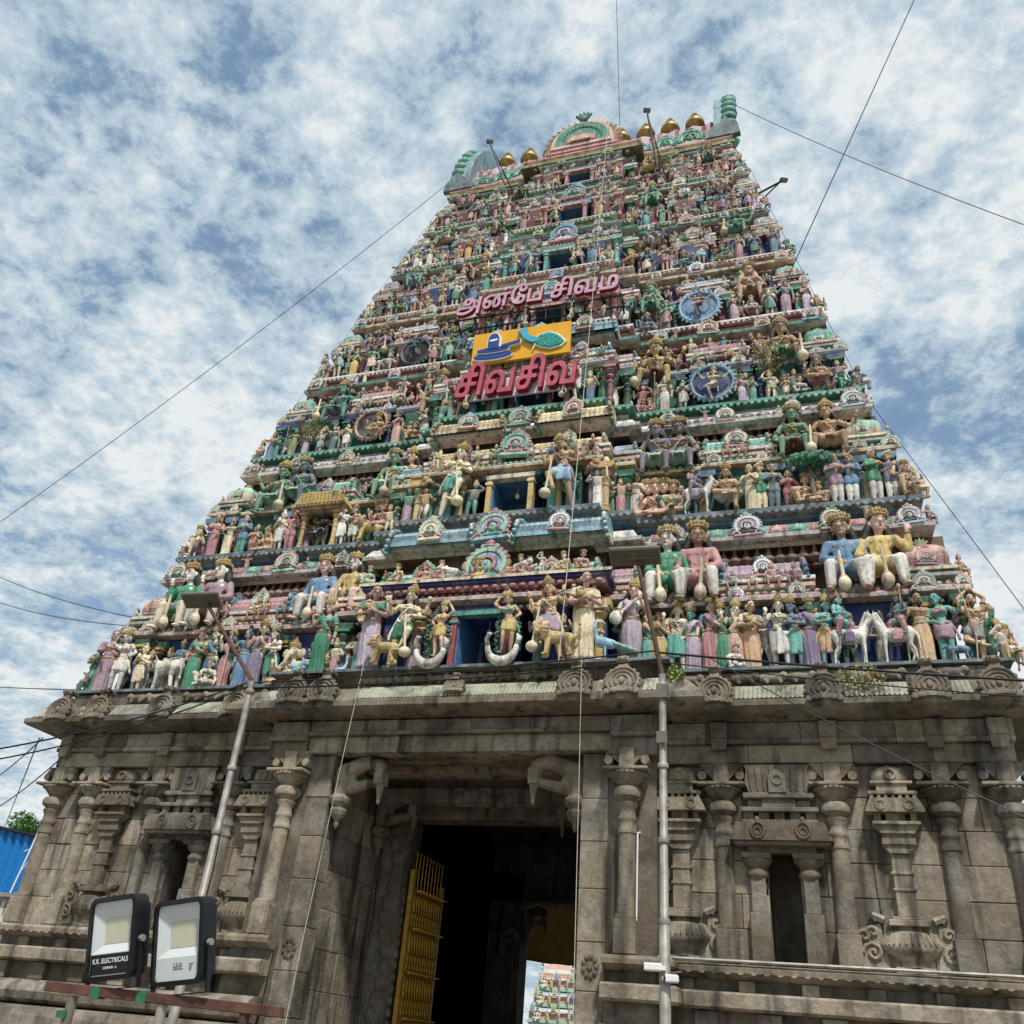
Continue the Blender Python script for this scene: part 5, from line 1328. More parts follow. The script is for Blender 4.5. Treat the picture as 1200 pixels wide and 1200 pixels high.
    pl = [(-4.55, YW+.3), (-4.55, YG), (4.55, YG), (4.55, YW+.3)]
    for nm, pf, si in (('stone_eave', [(-.3, 7.51), (.45, 7.55), (.70, 7.60), (.74, 7.64), (.74, 7.76), (.66, 7.82), (.54, 7.96), (.40, 8.11), (.16, 8.25), (-.3, 8.28)], 2), ('frieze', [(-.3, 8.275), (.12, 8.28), (.14, 8.53), (-.3, 8.54)], 4)):
        m = MB(); m.sweep(pl, pf, 0, close_ends=False); child(nm, m, S(si), base, nm == 'stone_eave')
    lime = stone('a5a093', .85); limeg = stone('989a84', .85)
    def ribbed(x0, x1, y, z, mat, dz=0):
        m = MB(); L = x1-x0; n = max(3, int(L/.085)); nn = n*6; rows = [(.02, 7.775), (-.055, 7.85), (-.125, 7.935), (-.20, 8.02), (-.30, 8.10), (-.44, 8.17)]
        for i in range(nn+1):
            x = x0+L*i/nn; w = abs(math.sin(math.pi*i/6)); rg = .02*math.sin(x*9)
            for j, (o_, zz_) in enumerate(rows): m.v.append((x, y-.755-o_*-1*-1+.02*(1-w)-.012 if False else y-.74-o_-.045*w*(1 if j < 5 else 0), zz_+dz-(.045*w if j == 0 else 0)+rg*.1))
        k = len(rows)
        for i in range(nn):
            for j in range(k-1): m.f.append((i*k+j, (i+1)*k+j, (i+1)*k+j+1, i*k+j+1)); m.m.append(0)
        return child('ribbed_panel', m, mat, base, True)
    for q in (-1, 1):
        xs = [4.65, 5.46, 7.5, 9.35, 10.42, 11.3]
        for i in range(5):
            a, b = xs[i]+(.10 if i == 0 else .36), xs[i+1]-(.36 if i < 4 else 0)
            if b-a > .2: a, b = sorted((q*a, q*b)); ribbed(a, b, YW, 0, lime if (i+q) % 2 else limeg)
    for a, b, mt in ((-2.15, 2.35, limeg), (3.17, 3.32, lime), (4.1, 4.5, lime), (-4.5, -4.1, lime)): ribbed(a, b, YG+.08, 0, mt, .06)
    def stone_arch():
        m = MB(); n = 18
        def arc(r, zc_=.36): return [(r*math.cos(-.75+(math.pi+1.5)*i/n), zc_+r*math.sin(-.75+(math.pi+1.5)*i/n)) for i in range(n+1)]
        m.prism(arc(.40), -.03, .30, 0)
        for r, t_ in ((.37, .035), (.27, .03), (.16, .03)): m.tube([(x, -.04, z) for x, z in arc(r)], t_, 5)
        for i in range(13): a = -.6+(math.pi+1.2)*i/12; m.ell((.40*math.cos(a), .0, .36+.40*math.sin(a)), (.055, .06, .055), 0, 6, 4)
        m.ell((0, -.05, .37), (.07, .05, .11), 0, 8, 5)
        for s_ in (-1, 1): m.ell((s_*.20, -.04, .10), (.10, .05, .08), 0, 7, 4); m.ell((s_*.34, -.02, .08), (.09, .05, .09), 0, 7, 4)
        m.box(-.12, .12, -.02, .3, .72, .90, 0, .02); m.ell((0, .0, .98), (.17, .12, .10), 0, 8, 5); m.box(-.15, .15, -.04, .3, 1.02, 1.08, 0, .015)
        for s_ in (-1, 1): m.ell((s_*.07, -.10, 1.0), (.03, .03, .03), 0, 5, 4)
        return m.mesh('arch_plaque', True)
    sa = stone_arch()
    for q in (-1, 1):
        for i, x in enumerate((5.46, 7.5, 9.35, 10.5)): link('arch_plaque', sa, S((1, 4, 2, 0)[i]), base, (q*x, YW-.86, 7.62), (R(-12), 0, 0), (.82, .9, .80))
    for i, x in enumerate((-3.68, -2.95, 2.75, 3.72)): link('arch_plaque', sa, S(i), base, (x, YG-.80, 7.70), (R(-12), 0, 0), (.86, .9, .80))
    link('arch_plaque', sa, S(3), base, (.15, YG-.78, 7.86), (R(-18), 0, 0), (.55, .6, .45))
    # frieze of crouching beasts: carved lumps, several to the metre
    m = MB(); m.cap((-.16, 0, .13), .10, (.12, 0, .14), .11); m.ell((-.24, -.04, .17), (.09, .09, .10)); m.ell((-.29, -.07, .15), (.05, .05, .05)); m.cap((-.14, -.04, .10), .05, (-.18, -.08, .02), .04); m.cap((.14, -.04, .10), .06, (.10, -.08, .02), .04); m.ell((.22, 0, .14), (.07, .08, .09))
    A = {}; PENDING.append((A, 'frieze_beast', m, .022, 1)); finish_pending()
    for q in (-1, 1):
        for i in range(11):
            x = 4.9+i*.55
            if min(abs(x-xx) for xx in (5.46, 7.5, 9.35, 10.5)) > .3: link('frieze_beast', A['frieze_beast'], S(i), base, (q*x, YW-.16, 8.24), None, (-q*.95, 1, .95))
    for i in range(12): link('frieze_beast', A['frieze_beast'], S(i+1), base, (-2.1+i*.4, YG-.14, 8.285), None, (.7, 1, .9))
    # top slab on which the lowest statues stand
    m = MB(); pl = [(-10.95, 14), (-10.95, .22), (-4.6, .22), (-4.6, YG-.42), (4.6, YG-.42), (4.6, .22), (10.95, .22), (10.95, 14)]
    m.sweep(pl, [(-.3, 8.50), (-.06, 8.545), (.0, 8.55), (.0, 8.615), (-.02, 8.62), (-2.2, 8.62)], [0, 0, 1, 1, 1], close_ends=False); child('top_slab', m, [S(4), P('slate')], base)
    m = MB(); m.box(-10.3, 10.3, 1.2, 19.5, 8.2, 8.6, 0); child('floor_slab', m, S(4), base)
    # ---- gate brackets (rearing-beast corbels with hanging buds)
    def gate_bracket():
        m = MB()
        m.cap((0, 0, .05), .17, (.0, 0, .55), .20); m.cap((.0, 0, .55), .20, (.55, 0, .78), .17); m.cap((.55, 0, .78), .17, (.85, 0, .70), .16); m.cap((.85, 0, .70), .15, (.92, 0, .30), .10)
        m.cap((.92, 0, .30), .10, (.92, 0, .02), .05); m.ell((.92, 0, -.04), (.05, .05, .08)); m.cap((.1, 0, .2), .14, (.75, 0, .34), .10); m.cap((.12, 0, .60), .1, (.3, 0, .30), .08)
        m.lathe([(.02, -.62), (.07, -.52), (.05, -.46), (.16, -.36), (.20, -.24), (.14, -.18), (.24, -.10), (.26, .0), (.18, .06)], 10)
        for i in range(5): m.box(.80, 1.02, -.16, .16, .30+.07*i, .34+.07*i)
        return m
    A2 = {}; PENDING.append((A2, 'bracket', gate_bracket(), .022, 1)); finish_pending()
    for q in (-1, 1):
        link('gate_bracket', A2['bracket'], S(1), base, (q*2.62, .22, 5.92), None, (-q*.98, 1.1, 1.0))
        link('gate_bracket', A2['bracket'], S(4), base, (q*2.62, 2.4, 5.75), None, (-q*.9, 1.1, .95))
    # ---- passage: ceiling beams, inner door frame, deep dark hall
    for i, (y0, y1, z) in enumerate(((.32, .95, 6.86), (.97, 1.6, 6.98), (1.62, 2.3, 6.86), (2.32, 3.0, 6.6))):
        m = MB(); m.box(-2.78, 2.78, y0, y1, z, z+.6, 0, .02); child('ceiling_beam', m, S(i+1), base)
    m = MB(); m.cap((-1.2, 2.25, 6.45), .20, (1.2, 2.25, 6.45), .20); m.box(-2.7, 2.7, 2.05, 2.45, 6.3, 6.62)
    for i in range(7): m.ell((-.6+.2*i, 2.1, 6.42+.08*math.sin(i)), (.14, .12, .16))
    child('carved_lintel', m, S(4), base, True)
    for q in (-1, 1):
        a, b = sorted((q*2.1, q*2.82)); m = MB(); m.box(a, b, 3.0, 3.7, 0, 6.15, 0, .03)
        for i in range(26): m.ell((q*2.1, 2.99, .2+i*.23), (.07, .06, .10), 0, 6, 4)
        for i in range(18): m.ell((q*2.45+.08*math.sin(i), 2.99, .3+i*.33), (.13, .05, .17), 0, 6, 4)
        child('carved_jamb', m, S(4), base)
    m = MB(); m.box(-2.82, 2.82, 3.0, 3.7, 6.15, 7.5, 0, .02); child('door_lintel', m, S(4), base)
    for q in (-1, 1):
        a, b = sorted((q*2.25, q*3.4)); m = MB(); m.box(a, b, 13.0, 13.85, 0, 6.6, 0); child('rear_jamb', m, S(4), base)
        link('gate_bracket', A2['bracket'], S(4), base, (q*2.15, 13.2, 4.9), None, (-q*.7, 1.0, .8))
        link('gate_bracket', A2['bracket'], S(4), base, (q*2.6, 12.2, 4.3), None, (-q*.5, 1.0, .6))
        a, b = sorted((q*3.36, q*3.5)); m = MB(); m.box(a, b, 3.4, 13.9, 0, 7.5, 0); child('passage_wall', m, S(4), base)
    m = MB(); m.box(-3.4, 3.4, 13.0, 14.0, 5.75, 7.5, 0); child('rear_lintel', m, S(4), base)
    return base
stone_base = build_base()
ROWS = [
(0, 'ledge', -10.79, 0.7, 8.62, 1.46, 'sari_c', 0, 0, 'slate', 'green', 'orange', 'dark', 'woman in green and orange dress leaning forward'),
(0, 'ledge', -10.48, 0.7, 8.62, 1.85, 'townsman_c', 0, 25, 'pink', 'mauve', 'rose', 'dark', 'figure in mauve pleated robe reaching out'),
(0, 'ledge', -9.99, 0.7, 8.62, 1.98, 'dancer', 0, 0, 'pale', 'pale', 'pale', 'pale', 'pale bare dancer with one arm flung up'),
(0, 'ledge', -9.37, 0.7, 8.62, 1.46, 'praying', 0, 0, 'cream', 'cream', 'cream', 'tan', 'thin cream praying man in short cloth'),
(0, 'ledge', -7.71, 0.7, 8.62, 1.84, 'sari_a', 0, 0, 'pink', 'green', 'green', 'black', 'woman in bright green sari and gold crown'),
(0, 'ledge', -7.21, 0.7, 8.62, 1.91, 'sari_b', 0, 0, 'cream', 'blue', 'slate', 'black', 'woman in blue sari beside one in green'),
(0, 'ledge', -7.11, 0.45, 8.62, 0.91, 'lady_seated', 0, 0, 'pale', 'cream', 'green', 'dark', 'small seated woman in cream and green'),
(0, 'ledge', -6.78, 0.7, 8.62, 1.77, 'sari_d', 0, 0, 'teal', 'rose', 'mauve', 'black', 'teal-skinned woman in rose sari'),
(0, 'ledge', -6.28, 0.7, 8.62, 1.81, 'ascetic', 0, 0, 'slate', 'blue', 'orange', 'black', 'bearded blue-grey sage with staff'),
(0, 'ledge', -5.9, 0.7, 8.62, 2.01, 'sari_b', 1, 0, 'cream', 'purple', 'rose', 'black', 'woman in purple and pink sari with yellow crown'),
(0, 'ledge', -5.45, 0.7, 8.62, 1.81, 'crowned_b', 0, 0, 'pale', 'green', 'white', 'black', 'pale man in green loincloth turning aside'),
(0, 'ledge', -4.9, 0.7, 8.62, 1.45, 'ganesha', 0, 0, 'cream', 'orange', 'cream', 'cream', 'cream elephant-headed god seated with gold crown'),
(0, 'ledge', -4.0, 0.5, 8.87, 2.17, 'sari_d', 0, 0, 'pink', 'green', 'teal', 'black', 'tall woman in flowing green sari on lotus base'),
(0, 'ledge', -4.38, 0.7, 8.62, 1.3, 'lady_seated', 0, 0, 'sky', 'sky', 'mint', 'black', 'small pale blue seated woman by the lotus base'),
(0, 'ledge', -3.42, 0.7, 8.62, 1.6, 'deity', 0, 0, 'tan', 'sky', 'blue', 'black', 'seated god draped in pale blue cloth'),
(0, 'ledge', -2.26, -0.35, 8.62, 2.12, 'sari_c', 0, 0, 'pink', 'lilac', 'green', 'black', 'slender woman in lilac and yellow sari holding pot'),
(0, 'ledge', -1.45, -0.35, 8.62, 2.17, 'guardian', 1, 0, 'cream', 'green', 'white', 'black', 'door guardian left of lowest door, leg raised on mace'),
(0, 'ledge', -0.55, -0.35, 8.87, 1.43, 'dancer', 1, 0, 'pink', 'yellow', 'yellow', 'dark', 'small dancer in yellow shorts left of lowest door'),
(0, 'ledge', 1.09, -0.35, 8.87, 1.58, 'dancer', 0, 0, 'tan', 'yellow', 'teal', 'dark', 'small dancer in yellow shorts right of lowest door'),
(0, 'ledge', 2.04, -0.35, 8.62, 2.14, 'guardian', 0, 0, 'tan', 'lilac', 'cream', 'brown', 'door guardian right of lowest door, standing on lion'),
(0, 'ledge', 2.78, -0.35, 8.62, 2.11, 'sari_c', 0, 0, 'pink', 'cream', 'cream', 'black', 'tall woman in pale yellow sari with dark hair bun'),
(0, 'ledge', 3.69, 0.25, 8.62, 2.25, 'veena', 0, 0, 'pink', 'lilac', 'white', 'black', 'crowned woman in lilac sari playing a white veena'),
(0, 'ledge', 3.93, 0.7, 8.62, 1.63, 'praying_sari', 0, 0, 'tan', 'teal', 'green', 'black', 'small teal-dressed woman praying beside veena player'),
(0, 'ledge', 4.21, 0.7, 8.62, 1.65, 'praying', 0, 0, 'tan', 'yellow', 'cream', 'black', 'yellow-robed man with hands joined behind lamp pole'),
(0, 'ledge', 4.59, 0.7, 8.62, 1.88, 'crowned_a', 0, 0, 'cream', 'teal', 'white', 'black', 'crowned man in teal and white drapery'),
(0, 'ledge', 4.95, 0.7, 8.62, 1.67, 'sari_a', 1, 0, 'teal', 'lilac', 'mauve', 'dark', 'teal-skinned woman in dusty lilac sari'),
(0, 'ledge', 5.33, 0.7, 8.62, 1.85, 'sari_a', 0, 0, 'pink', 'rose', 'blue', 'black', 'woman in rose sari with blue sleeves'),
(0, 'ledge', 5.58, 0.7, 8.62, 1.77, 'sari_b', 0, 0, 'cream', 'green', 'green', 'black', 'woman in deep green sari between rose and cream ones'),
(0, 'ledge', 5.84, 0.7, 8.62, 1.81, 'sari_b', 1, 0, 'cream', 'pink', 'cream', 'black', 'woman in pale pink sari with gold crown'),
(0, 'ledge', 5.82, 0.48, 8.62, 0.66, 'lady_seated', 0, 0, 'white', 'white', 'pink', 'dark', 'tiny white seated figure at feet of pink woman'),
(0, 'ledge', 6.17, 0.7, 8.62, 1.69, 'sari_c', 0, 0, 'tan', 'orange', 'cream', 'black', 'woman in orange and cream sari offering something'),
(0, 'ledge', 6.74, 0.7, 8.62, 1.87, 'crowned_a', 0, 0, 'pale', 'white', 'green', 'black', 'pale crowned man in white with green sash'),
(0, 'ledge', 7.06, 0.7, 8.62, 1.81, 'crowned_b', 0, 0, 'skinb', 'teal', 'orange', 'black', 'blue-skinned man in teal and orange'),
(0, 'ledge', 7.36, 0.7, 8.62, 1.75, 'sari_a', 0, 0, 'green2', 'purple', 'mauve', 'black', 'green-faced woman in purple sari'),
(0, 'ledge', 7.69, 0.7, 8.62, 1.81, 'crowned_b', 1, 0, 'cyan', 'orange', 'yellow', 'black', 'light blue man in orange and yellow with folded hands'),
(0, 'ledge', 9.51, 0.7, 8.62, 1.76, 'ascetic', 0, 0, 'tan', 'tan', 'brown', 'black', 'bearded bare-chested ascetic in tan wrap with long staff'),
(0, 'ledge', 9.92, 0.7, 8.62, 1.65, 'archer', 0, 0, 'teal', 'mauve', 'mauve', 'black', 'teal-skinned archer holding a tall bow'),
(0, 'ledge', 10.5, 0.7, 8.62, 1.8, 'tapas', 0, 0, 'tan', 'grey', 'grey', 'dark', 'bearded penitent on one leg with arms joined overhead'),
(0, 'ledge', 10.79, 0.7, 8.62, 1.36, 'crowned_a', 0, 40, 'green', 'green', 'teal', 'tan', 'green figure at the right corner of lowest ledge'),
(0, 'ledge', 11.02, 0.7, 8.62, 0.93, 'gana', 0, 40, 'tan', 'olive', 'tan', 'tan', 'squat tan gnome at far right corner'),
(1, 'ledge', -9.94, 1.94, 13.25, 1.26, 'squat', 0, -30, 'cream', 'purple', 'cream', 'black', 'crouching corner figure in cream and purple'),
(1, 'ledge', -9.22, 1.94, 13.25, 1.47, 'townsman_c', 0, 0, 'tan', 'rose', 'rose', 'dark', 'stooping old man in rose robe'),
(1, 'ledge', -8.71, 1.94, 13.25, 1.38, 'ascetic', 0, 0, 'tan', 'cream', 'cream', 'grey', 'beige-robed elder with staff'),
(1, 'ledge', -8.24, 1.94, 13.25, 1.4, 'townsman_a', 0, 0, 'cream', 'blue', 'teal', 'black', 'man in bright blue tunic'),
(1, 'ledge', -7.85, 1.94, 13.25, 0.96, 'townsman_a', 0, 0, 'tan', 'rose', 'brown', 'dark', 'short man in reddish tunic'),
(1, 'ledge', -7.44, 1.94, 13.25, 1.04, 'deity', 0, 0, 'tan', 'tan', 'cream', 'tan', 'tan seated god among townspeople'),
(1, 'ledge', -6.99, 1.94, 13.25, 1.47, 'praying', 0, 0, 'pale', 'white', 'white', 'pale', 'pale man with hands joined left of pavilion'),
(1, 'ledge', -6.62, 1.94, 13.25, 1.41, 'townsman_b', 1, 0, 'tan', 'rose', 'rose', 'dark', 'man in rusty robe and turban left of pavilion'),
(1, 'ledge', -5.72, 2.04, 13.25, 1.49, 'nataraja', 0, 0, 'dark', 'slate', 'dark', 'dark', 'dark dancing god inside yellow pavilion'),
(1, 'ledge', -5.01, 1.94, 13.25, 1.44, 'praying', 0, 0, 'white', 'white', 'white', 'dark', 'white-clad man praying right of yellow pavilion'),
(1, 'ledge', -4.6, 1.94, 13.25, 1.46, 'crowned_b', 0, 0, 'tan', 'white', 'cream', 'dark', 'tan man with white lower cloth'),
(1, 'ledge', -3.81, 1.94, 13.75, 1.01, 'many_head', 0, 0, 'pink', 'rose', 'pink', 'dark', 'pink many-headed goddess riding a lion'),
(1, 'ledge', -2.89, 1.94, 13.25, 1.61, 'dancer', 0, 0, 'slate', 'slate', 'cream', 'dark', 'slate-grey dancer with one arm overhead'),
(1, 'ledge', -2.18, 1.49, 13.25, 2.17, 'sari_c', 0, 0, 'pink', 'green', 'green', 'black', 'woman in green sari left of second-tier door'),
(1, 'ledge', -1.27, 0.99, 13.25, 2.53, 'guardian', 1, 0, 'cream', 'teal', 'cream', 'brown', 'four-armed guardian left of second door leaning on mace'),
(1, 'ledge', 1.73, 0.99, 13.25, 2.44, 'guardian', 0, 0, 'tan', 'sky', 'mauve', 'brown', 'four-armed tan guardian right of second door'),
(1, 'ledge', 2.55, 1.49, 13.25, 2.17, 'sari_c', 1, 0, 'pink', 'lilac', 'cream', 'black', 'woman in pale lilac sari right of second door'),
(1, 'ledge', 2.9, 1.94, 13.25, 1.6, 'townsman_c', 0, 0, 'pale', 'green2', 'white', 'grey', 'bent man in pale green robe'),
(1, 'ledge', 3.16, 1.94, 13.25, 1.33, 'sari_c', 0, 0, 'pink', 'rose', 'mauve', 'dark', 'small woman in rose sari bending'),
(1, 'ledge', 3.45, 1.94, 13.25, 1.48, 'townsman_c', 0, 0, 'tan', 'pale', 'pale', 'grey', 'old man in long pale robe'),
(1, 'ledge', 3.95, 1.94, 13.25, 1.39, 'many_head', 0, 0, 'pink', 'orange', 'rose', 'dark', 'three-headed goddess in orange and pink'),
(1, 'ledge', 4.34, 1.94, 13.25, 1.29, 'lady_seated', 0, 0, 'tan', 'green', 'olive', 'dark', 'seated woman in green beside three-headed goddess'),
(1, 'ledge', 5.73, 1.94, 13.25, 1.7, 'ease', 0, 0, 'tan', 'white', 'yellow', 'dark', 'seated king in white trousers and yellow waistcoat'),
(1, 'ledge', 6.33, 1.94, 13.25, 1.41, 'townsman_c', 1, 0, 'tan', 'cream', 'cream', 'grey', 'man in cream robe with arms folded'),
(1, 'ledge', 6.57, 1.94, 13.25, 1.46, 'townsman_b', 0, 0, 'tan', 'green', 'cream', 'dark', 'man in green tunic and turban'),
(1, 'ledge', 6.87, 1.94, 13.25, 1.4, 'townsman_a', 0, 0, 'tan', 'slate', 'slate', 'dark', 'man in slate blue tunic'),
(1, 'ledge', 7.22, 1.94, 13.25, 1.15, 'townsman_a', 0, 0, 'tan', 'red', 'brown', 'dark', 'short man in red tunic left of tree'),
(1, 'ledge', 7.57, 1.94, 13.25, 1.11, 'lady_seated', 0, 0, 'tan', 'tan', 'brown', 'dark', 'brown seated man under green tree'),
(1, 'ledge', 7.96, 1.94, 13.25, 0.81, 'lady_seated', 1, 0, 'tan', 'cream', 'tan', 'dark', 'tiny seated figure right of tree'),
(1, 'ledge', 8.33, 1.94, 13.25, 1.52, 'townsman_a', 0, 0, 'tan', 'mauve', 'white', 'white', 'white-haired man in mauve tunic and white trousers'),
(1, 'ledge', 8.68, 1.94, 13.25, 1.45, 'townsman_a', 1, 0, 'tan', 'blue', 'white', 'grey', 'man in blue tunic and white trousers'),
(1, 'ledge', 9.21, 1.94, 13.25, 1.53, 'townsman_a', 0, 20, 'tan', 'green', 'white', 'grey', 'man in green tunic and white trousers'),
(1, 'ledge', 9.56, 1.94, 13.25, 1.43, 'townsman_b', 0, 0, 'tan', 'purple', 'white', 'dark', 'man in purple tunic and white trousers'),
(1, 'ledge', 9.92, 1.94, 13.25, 1.21, 'gana', 0, 35, 'tan', 'orange', 'tan', 'tan', 'tan squatting gnome at right corner'),
(2, 'ledge', -8.68, 3.05, 17.48, 0.96, 'praying_sari', 0, -30, 'green', 'green', 'teal', 'black', 'green woman with joined hands at left corner'),
(2, 'ledge', -8.09, 3.05, 17.48, 1.2, 'ascetic', 0, 0, 'grey', 'olive', 'grey', 'dark', 'grey sage behind overgrown plant'),
(2, 'ledge', -7.61, 3.05, 17.48, 1.02, 'sari_a', 0, 0, 'pink', 'lilac', 'lilac', 'dark', 'woman in dusty lilac sari'),
(2, 'ledge', -7.1, 3.05, 17.48, 1.02, 'crowned_b', 0, 0, 'pale', 'mint', 'pale', 'dark', 'pale figure in mint cloth'),
(2, 'ledge', -6.61, 3.05, 17.48, 1.16, 'sari_b', 0, 0, 'pale', 'slate', 'cream', 'dark', 'pale woman in slate sari'),
(2, 'ledge', -6.16, 3.05, 17.48, 1.13, 'praying', 0, 0, 'cream', 'white', 'white', 'dark', 'small cream figure with joined hands'),
(2, 'ledge', -5.1, 2.93, 17.58, 1.31, 'ease', 0, 0, 'tan', 'cream', 'cream', 'dark', 'tan god seated at ease before ring'),
(2, 'ledge', -4.4, 3.05, 17.48, 1.35, 'sari_a', 1, 0, 'pink', 'pink', 'rose', 'dark', 'woman in pale pink sari right of ring'),
(2, 'ledge', -3.86, 3.05, 17.48, 0.92, 'lady_seated', 0, 0, 'tan', 'yellow', 'tan', 'dark', 'small seated tan figure under plant'),
(2, 'ledge', -3.44, 3.05, 17.48, 1.27, 'sari_c', 0, 0, 'white', 'white', 'purple', 'black', 'white woman in white and violet sari'),
(2, 'ledge', -1.8, 2.1, 17.48, 1.63, 'guardian', 1, 0, 'tan', 'blue', 'teal', 'brown', 'guardian left of third door behind red letters'),
(2, 'ledge', 1.51, 2.1, 17.48, 1.54, 'guardian', 0, 0, 'cream', 'blue', 'mauve', 'brown', 'guardian right of third door behind red letters'),
(2, 'ledge', 2.39, 2.6, 17.48, 1.89, 'sari_a', 0, 0, 'pink', 'green', 'green', 'black', 'tall woman in emerald sari with golden pot'),
(2, 'ledge', 3.02, 3.05, 17.48, 1.11, 'sari_b', 0, 0, 'pale', 'rose', 'cream', 'dark', 'small woman in rose and cream'),
(2, 'ledge', 3.39, 3.05, 17.48, 0.66, 'lady_seated', 0, 0, 'rose', 'mauve', 'rose', 'pink', 'small pink seated woman in a group'),
(2, 'ledge', 3.64, 3.05, 17.48, 0.66, 'lady_seated', 1, 0, 'pink', 'rose', 'mauve', 'pink', 'pink seated woman second of a group'),
(2, 'ledge', 4.06, 3.05, 17.48, 1.38, 'ascetic', 0, 0, 'pale', 'pale', 'grey', 'grey', 'pale grey ascetic with streaming robe'),
(2, 'ledge', 4.59, 3.05, 17.48, 1.19, 'praying', 0, 0, 'pale', 'white', 'pink', 'dark', 'pale attendant with joined hands left of blue disc'),
(2, 'ledge', 5.44, 2.93, 17.63, 1.27, 'nataraja', 0, 0, 'cream', 'white', 'cream', 'dark', 'cream dancing god before blue disc'),
(2, 'ledge', 6.23, 3.05, 17.48, 1.1, 'sari_a', 0, 0, 'pink', 'lilac', 'mauve', 'dark', 'woman in mauve drapery right of blue disc'),
(2, 'ledge', 6.53, 3.05, 17.48, 0.93, 'praying_sari', 0, 0, 'tan', 'teal', 'blue', 'dark', 'small woman in teal robe'),
(2, 'ledge', 7.03, 3.05, 17.48, 1.12, 'dancer', 0, 0, 'cream', 'olive', 'olive', 'dark', 'cream dancer tangled in weeds'),
(2, 'ledge', 7.42, 3.05, 17.48, 0.87, 'crowned_b', 0, 0, 'tan', 'cream', 'olive', 'dark', 'tan figure among weeds'),
(2, 'ledge', 7.76, 3.05, 17.48, 0.87, 'lady_seated', 0, 0, 'pale', 'slate', 'pale', 'dark', 'small grey seated figure'),
(2, 'ledge', 8.28, 3.05, 17.48, 1.58, 'ease', 0, 0, 'tan', 'rose', 'pink', 'dark', 'pinkish-tan figure seated with raised hand'),
(2, 'ledge', 8.94, 3.05, 17.48, 0.79, 'gana', 0, 35, 'teal', 'green', 'green', 'green', 'green gnome at right corner'),
(0, 'seated', -8.9, 0.97, 10.42, 2.32, 'prince_b', 1, 0, 'pale', 'green', 'cream', 'black', 'big seated prince in green tunic at left corner'),
(0, 'seated', -7.92, 0.97, 10.45, 2.33, 'prince_b', 1, 0, 'pale', 'mauve', 'white', 'black', 'big seated prince in mauve tunic beside green prince'),
(0, 'seated', -4.69, 0.97, 10.45, 2.19, 'prince_a', 1, 0, 'pink', 'blue', 'white', 'black', 'big seated prince in blue tunic left of centre'),
(0, 'seated', -3.81, 0.97, 10.62, 2.0, 'prince_a', 0, 0, 'pale', 'yellow', 'pink', 'black', 'big seated prince in yellow shawl left of centre'),
(0, 'seated', 4.37, 0.97, 10.35, 2.33, 'prince_a', 0, 0, 'pale', 'green', 'white', 'black', 'big seated prince in green tunic right of centre'),
(0, 'seated', 5.08, 0.97, 10.35, 2.41, 'prince_a', 1, 0, 'tan', 'rose', 'white', 'black', 'big seated prince in dusty red tunic right of centre'),
(0, 'seated', 8.24, 0.97, 10.37, 2.27, 'prince_a', 0, 0, 'tan', 'blue', 'white', 'black', 'big seated prince in dark blue tunic near right corner'),
(0, 'seated', 9.01, 0.97, 10.39, 2.3, 'prince_b', 0, 0, 'pink', 'yellow', 'white', 'black', 'big seated prince in yellow-orange tunic at right corner'),
(1, 'seated', -7.63, 2.2, 14.66, 2.24, 'warrior_b', 1, 0, 'green2', 'mint', 'teal', 'black', 'green seated warrior at left corner, arm raised'),
(1, 'seated', -6.92, 2.2, 14.83, 2.11, 'warrior_a', 0, 0, 'slate', 'mint', 'teal', 'black', 'grey-green seated warrior second from left'),
(1, 'seated', -3.88, 2.2, 14.76, 2.07, 'warrior_a', 0, 0, 'green2', 'mint', 'rose', 'black', 'bright green seated warrior left of centre'),
(1, 'seated', -3.3, 2.2, 14.81, 2.03, 'warrior_b', 0, 0, 'tan', 'mint', 'white', 'black', 'tan seated warrior beside bright green one'),
(1, 'seated', 3.93, 2.2, 14.68, 2.12, 'warrior_a', 0, 0, 'greyp', 'mint', 'rose', 'black', 'grey-violet seated warrior, left one of twins'),
(1, 'seated', 4.55, 2.2, 14.67, 2.12, 'warrior_a', 1, 0, 'greyp', 'mint', 'pink', 'black', 'grey-violet seated warrior, right one of twins'),
(1, 'seated', 7.46, 2.2, 14.76, 2.03, 'warrior_a', 0, 0, 'green2', 'brown', 'olive', 'black', 'dark green seated warrior near right corner'),
(1, 'seated', 8.32, 2.2, 14.78, 2.05, 'warrior_b', 0, 0, 'tan', 'tan', 'tan', 'black', 'tan seated warrior at right corner, arm raised'),
(2, 'seated', -6.9, 3.37, 18.84, 2.09, 'warrior_b', 0, 0, 'teal', 'slate', 'blue', 'black', 'blue-green seated warrior with mace at left corner'),
(2, 'seated', -3.27, 3.37, 18.53, 2.3, 'warrior_b', 1, 0, 'tan', 'tan', 'blue', 'brown', 'tan seated warrior with mace left of red letters'),
(2, 'seated', 3.74, 3.37, 18.49, 2.39, 'warrior_b', 0, 0, 'yellow', 'brown', 'grey', 'black', 'yellow-tan seated warrior with mace, arm stretched out'),
(2, 'seated', 7.42, 3.37, 18.67, 2.34, 'warrior_b', 1, 0, 'tan', 'green', 'tan', 'black', 'tan seated warrior at right corner above weeds'),
(3, 'seated', -6.46, 4.45, 22.45, 1.92, 'warrior_b', 1, 0, 'greyp', 'rose', 'pink', 'dark', 'grey seated warrior at left corner of fourth tier'),
(3, 'seated', -3.54, 4.45, 21.79, 1.83, 'warrior_a', 0, 0, 'teal', 'brown', 'green', 'dark', 'teal seated warrior left of upper red letters'),
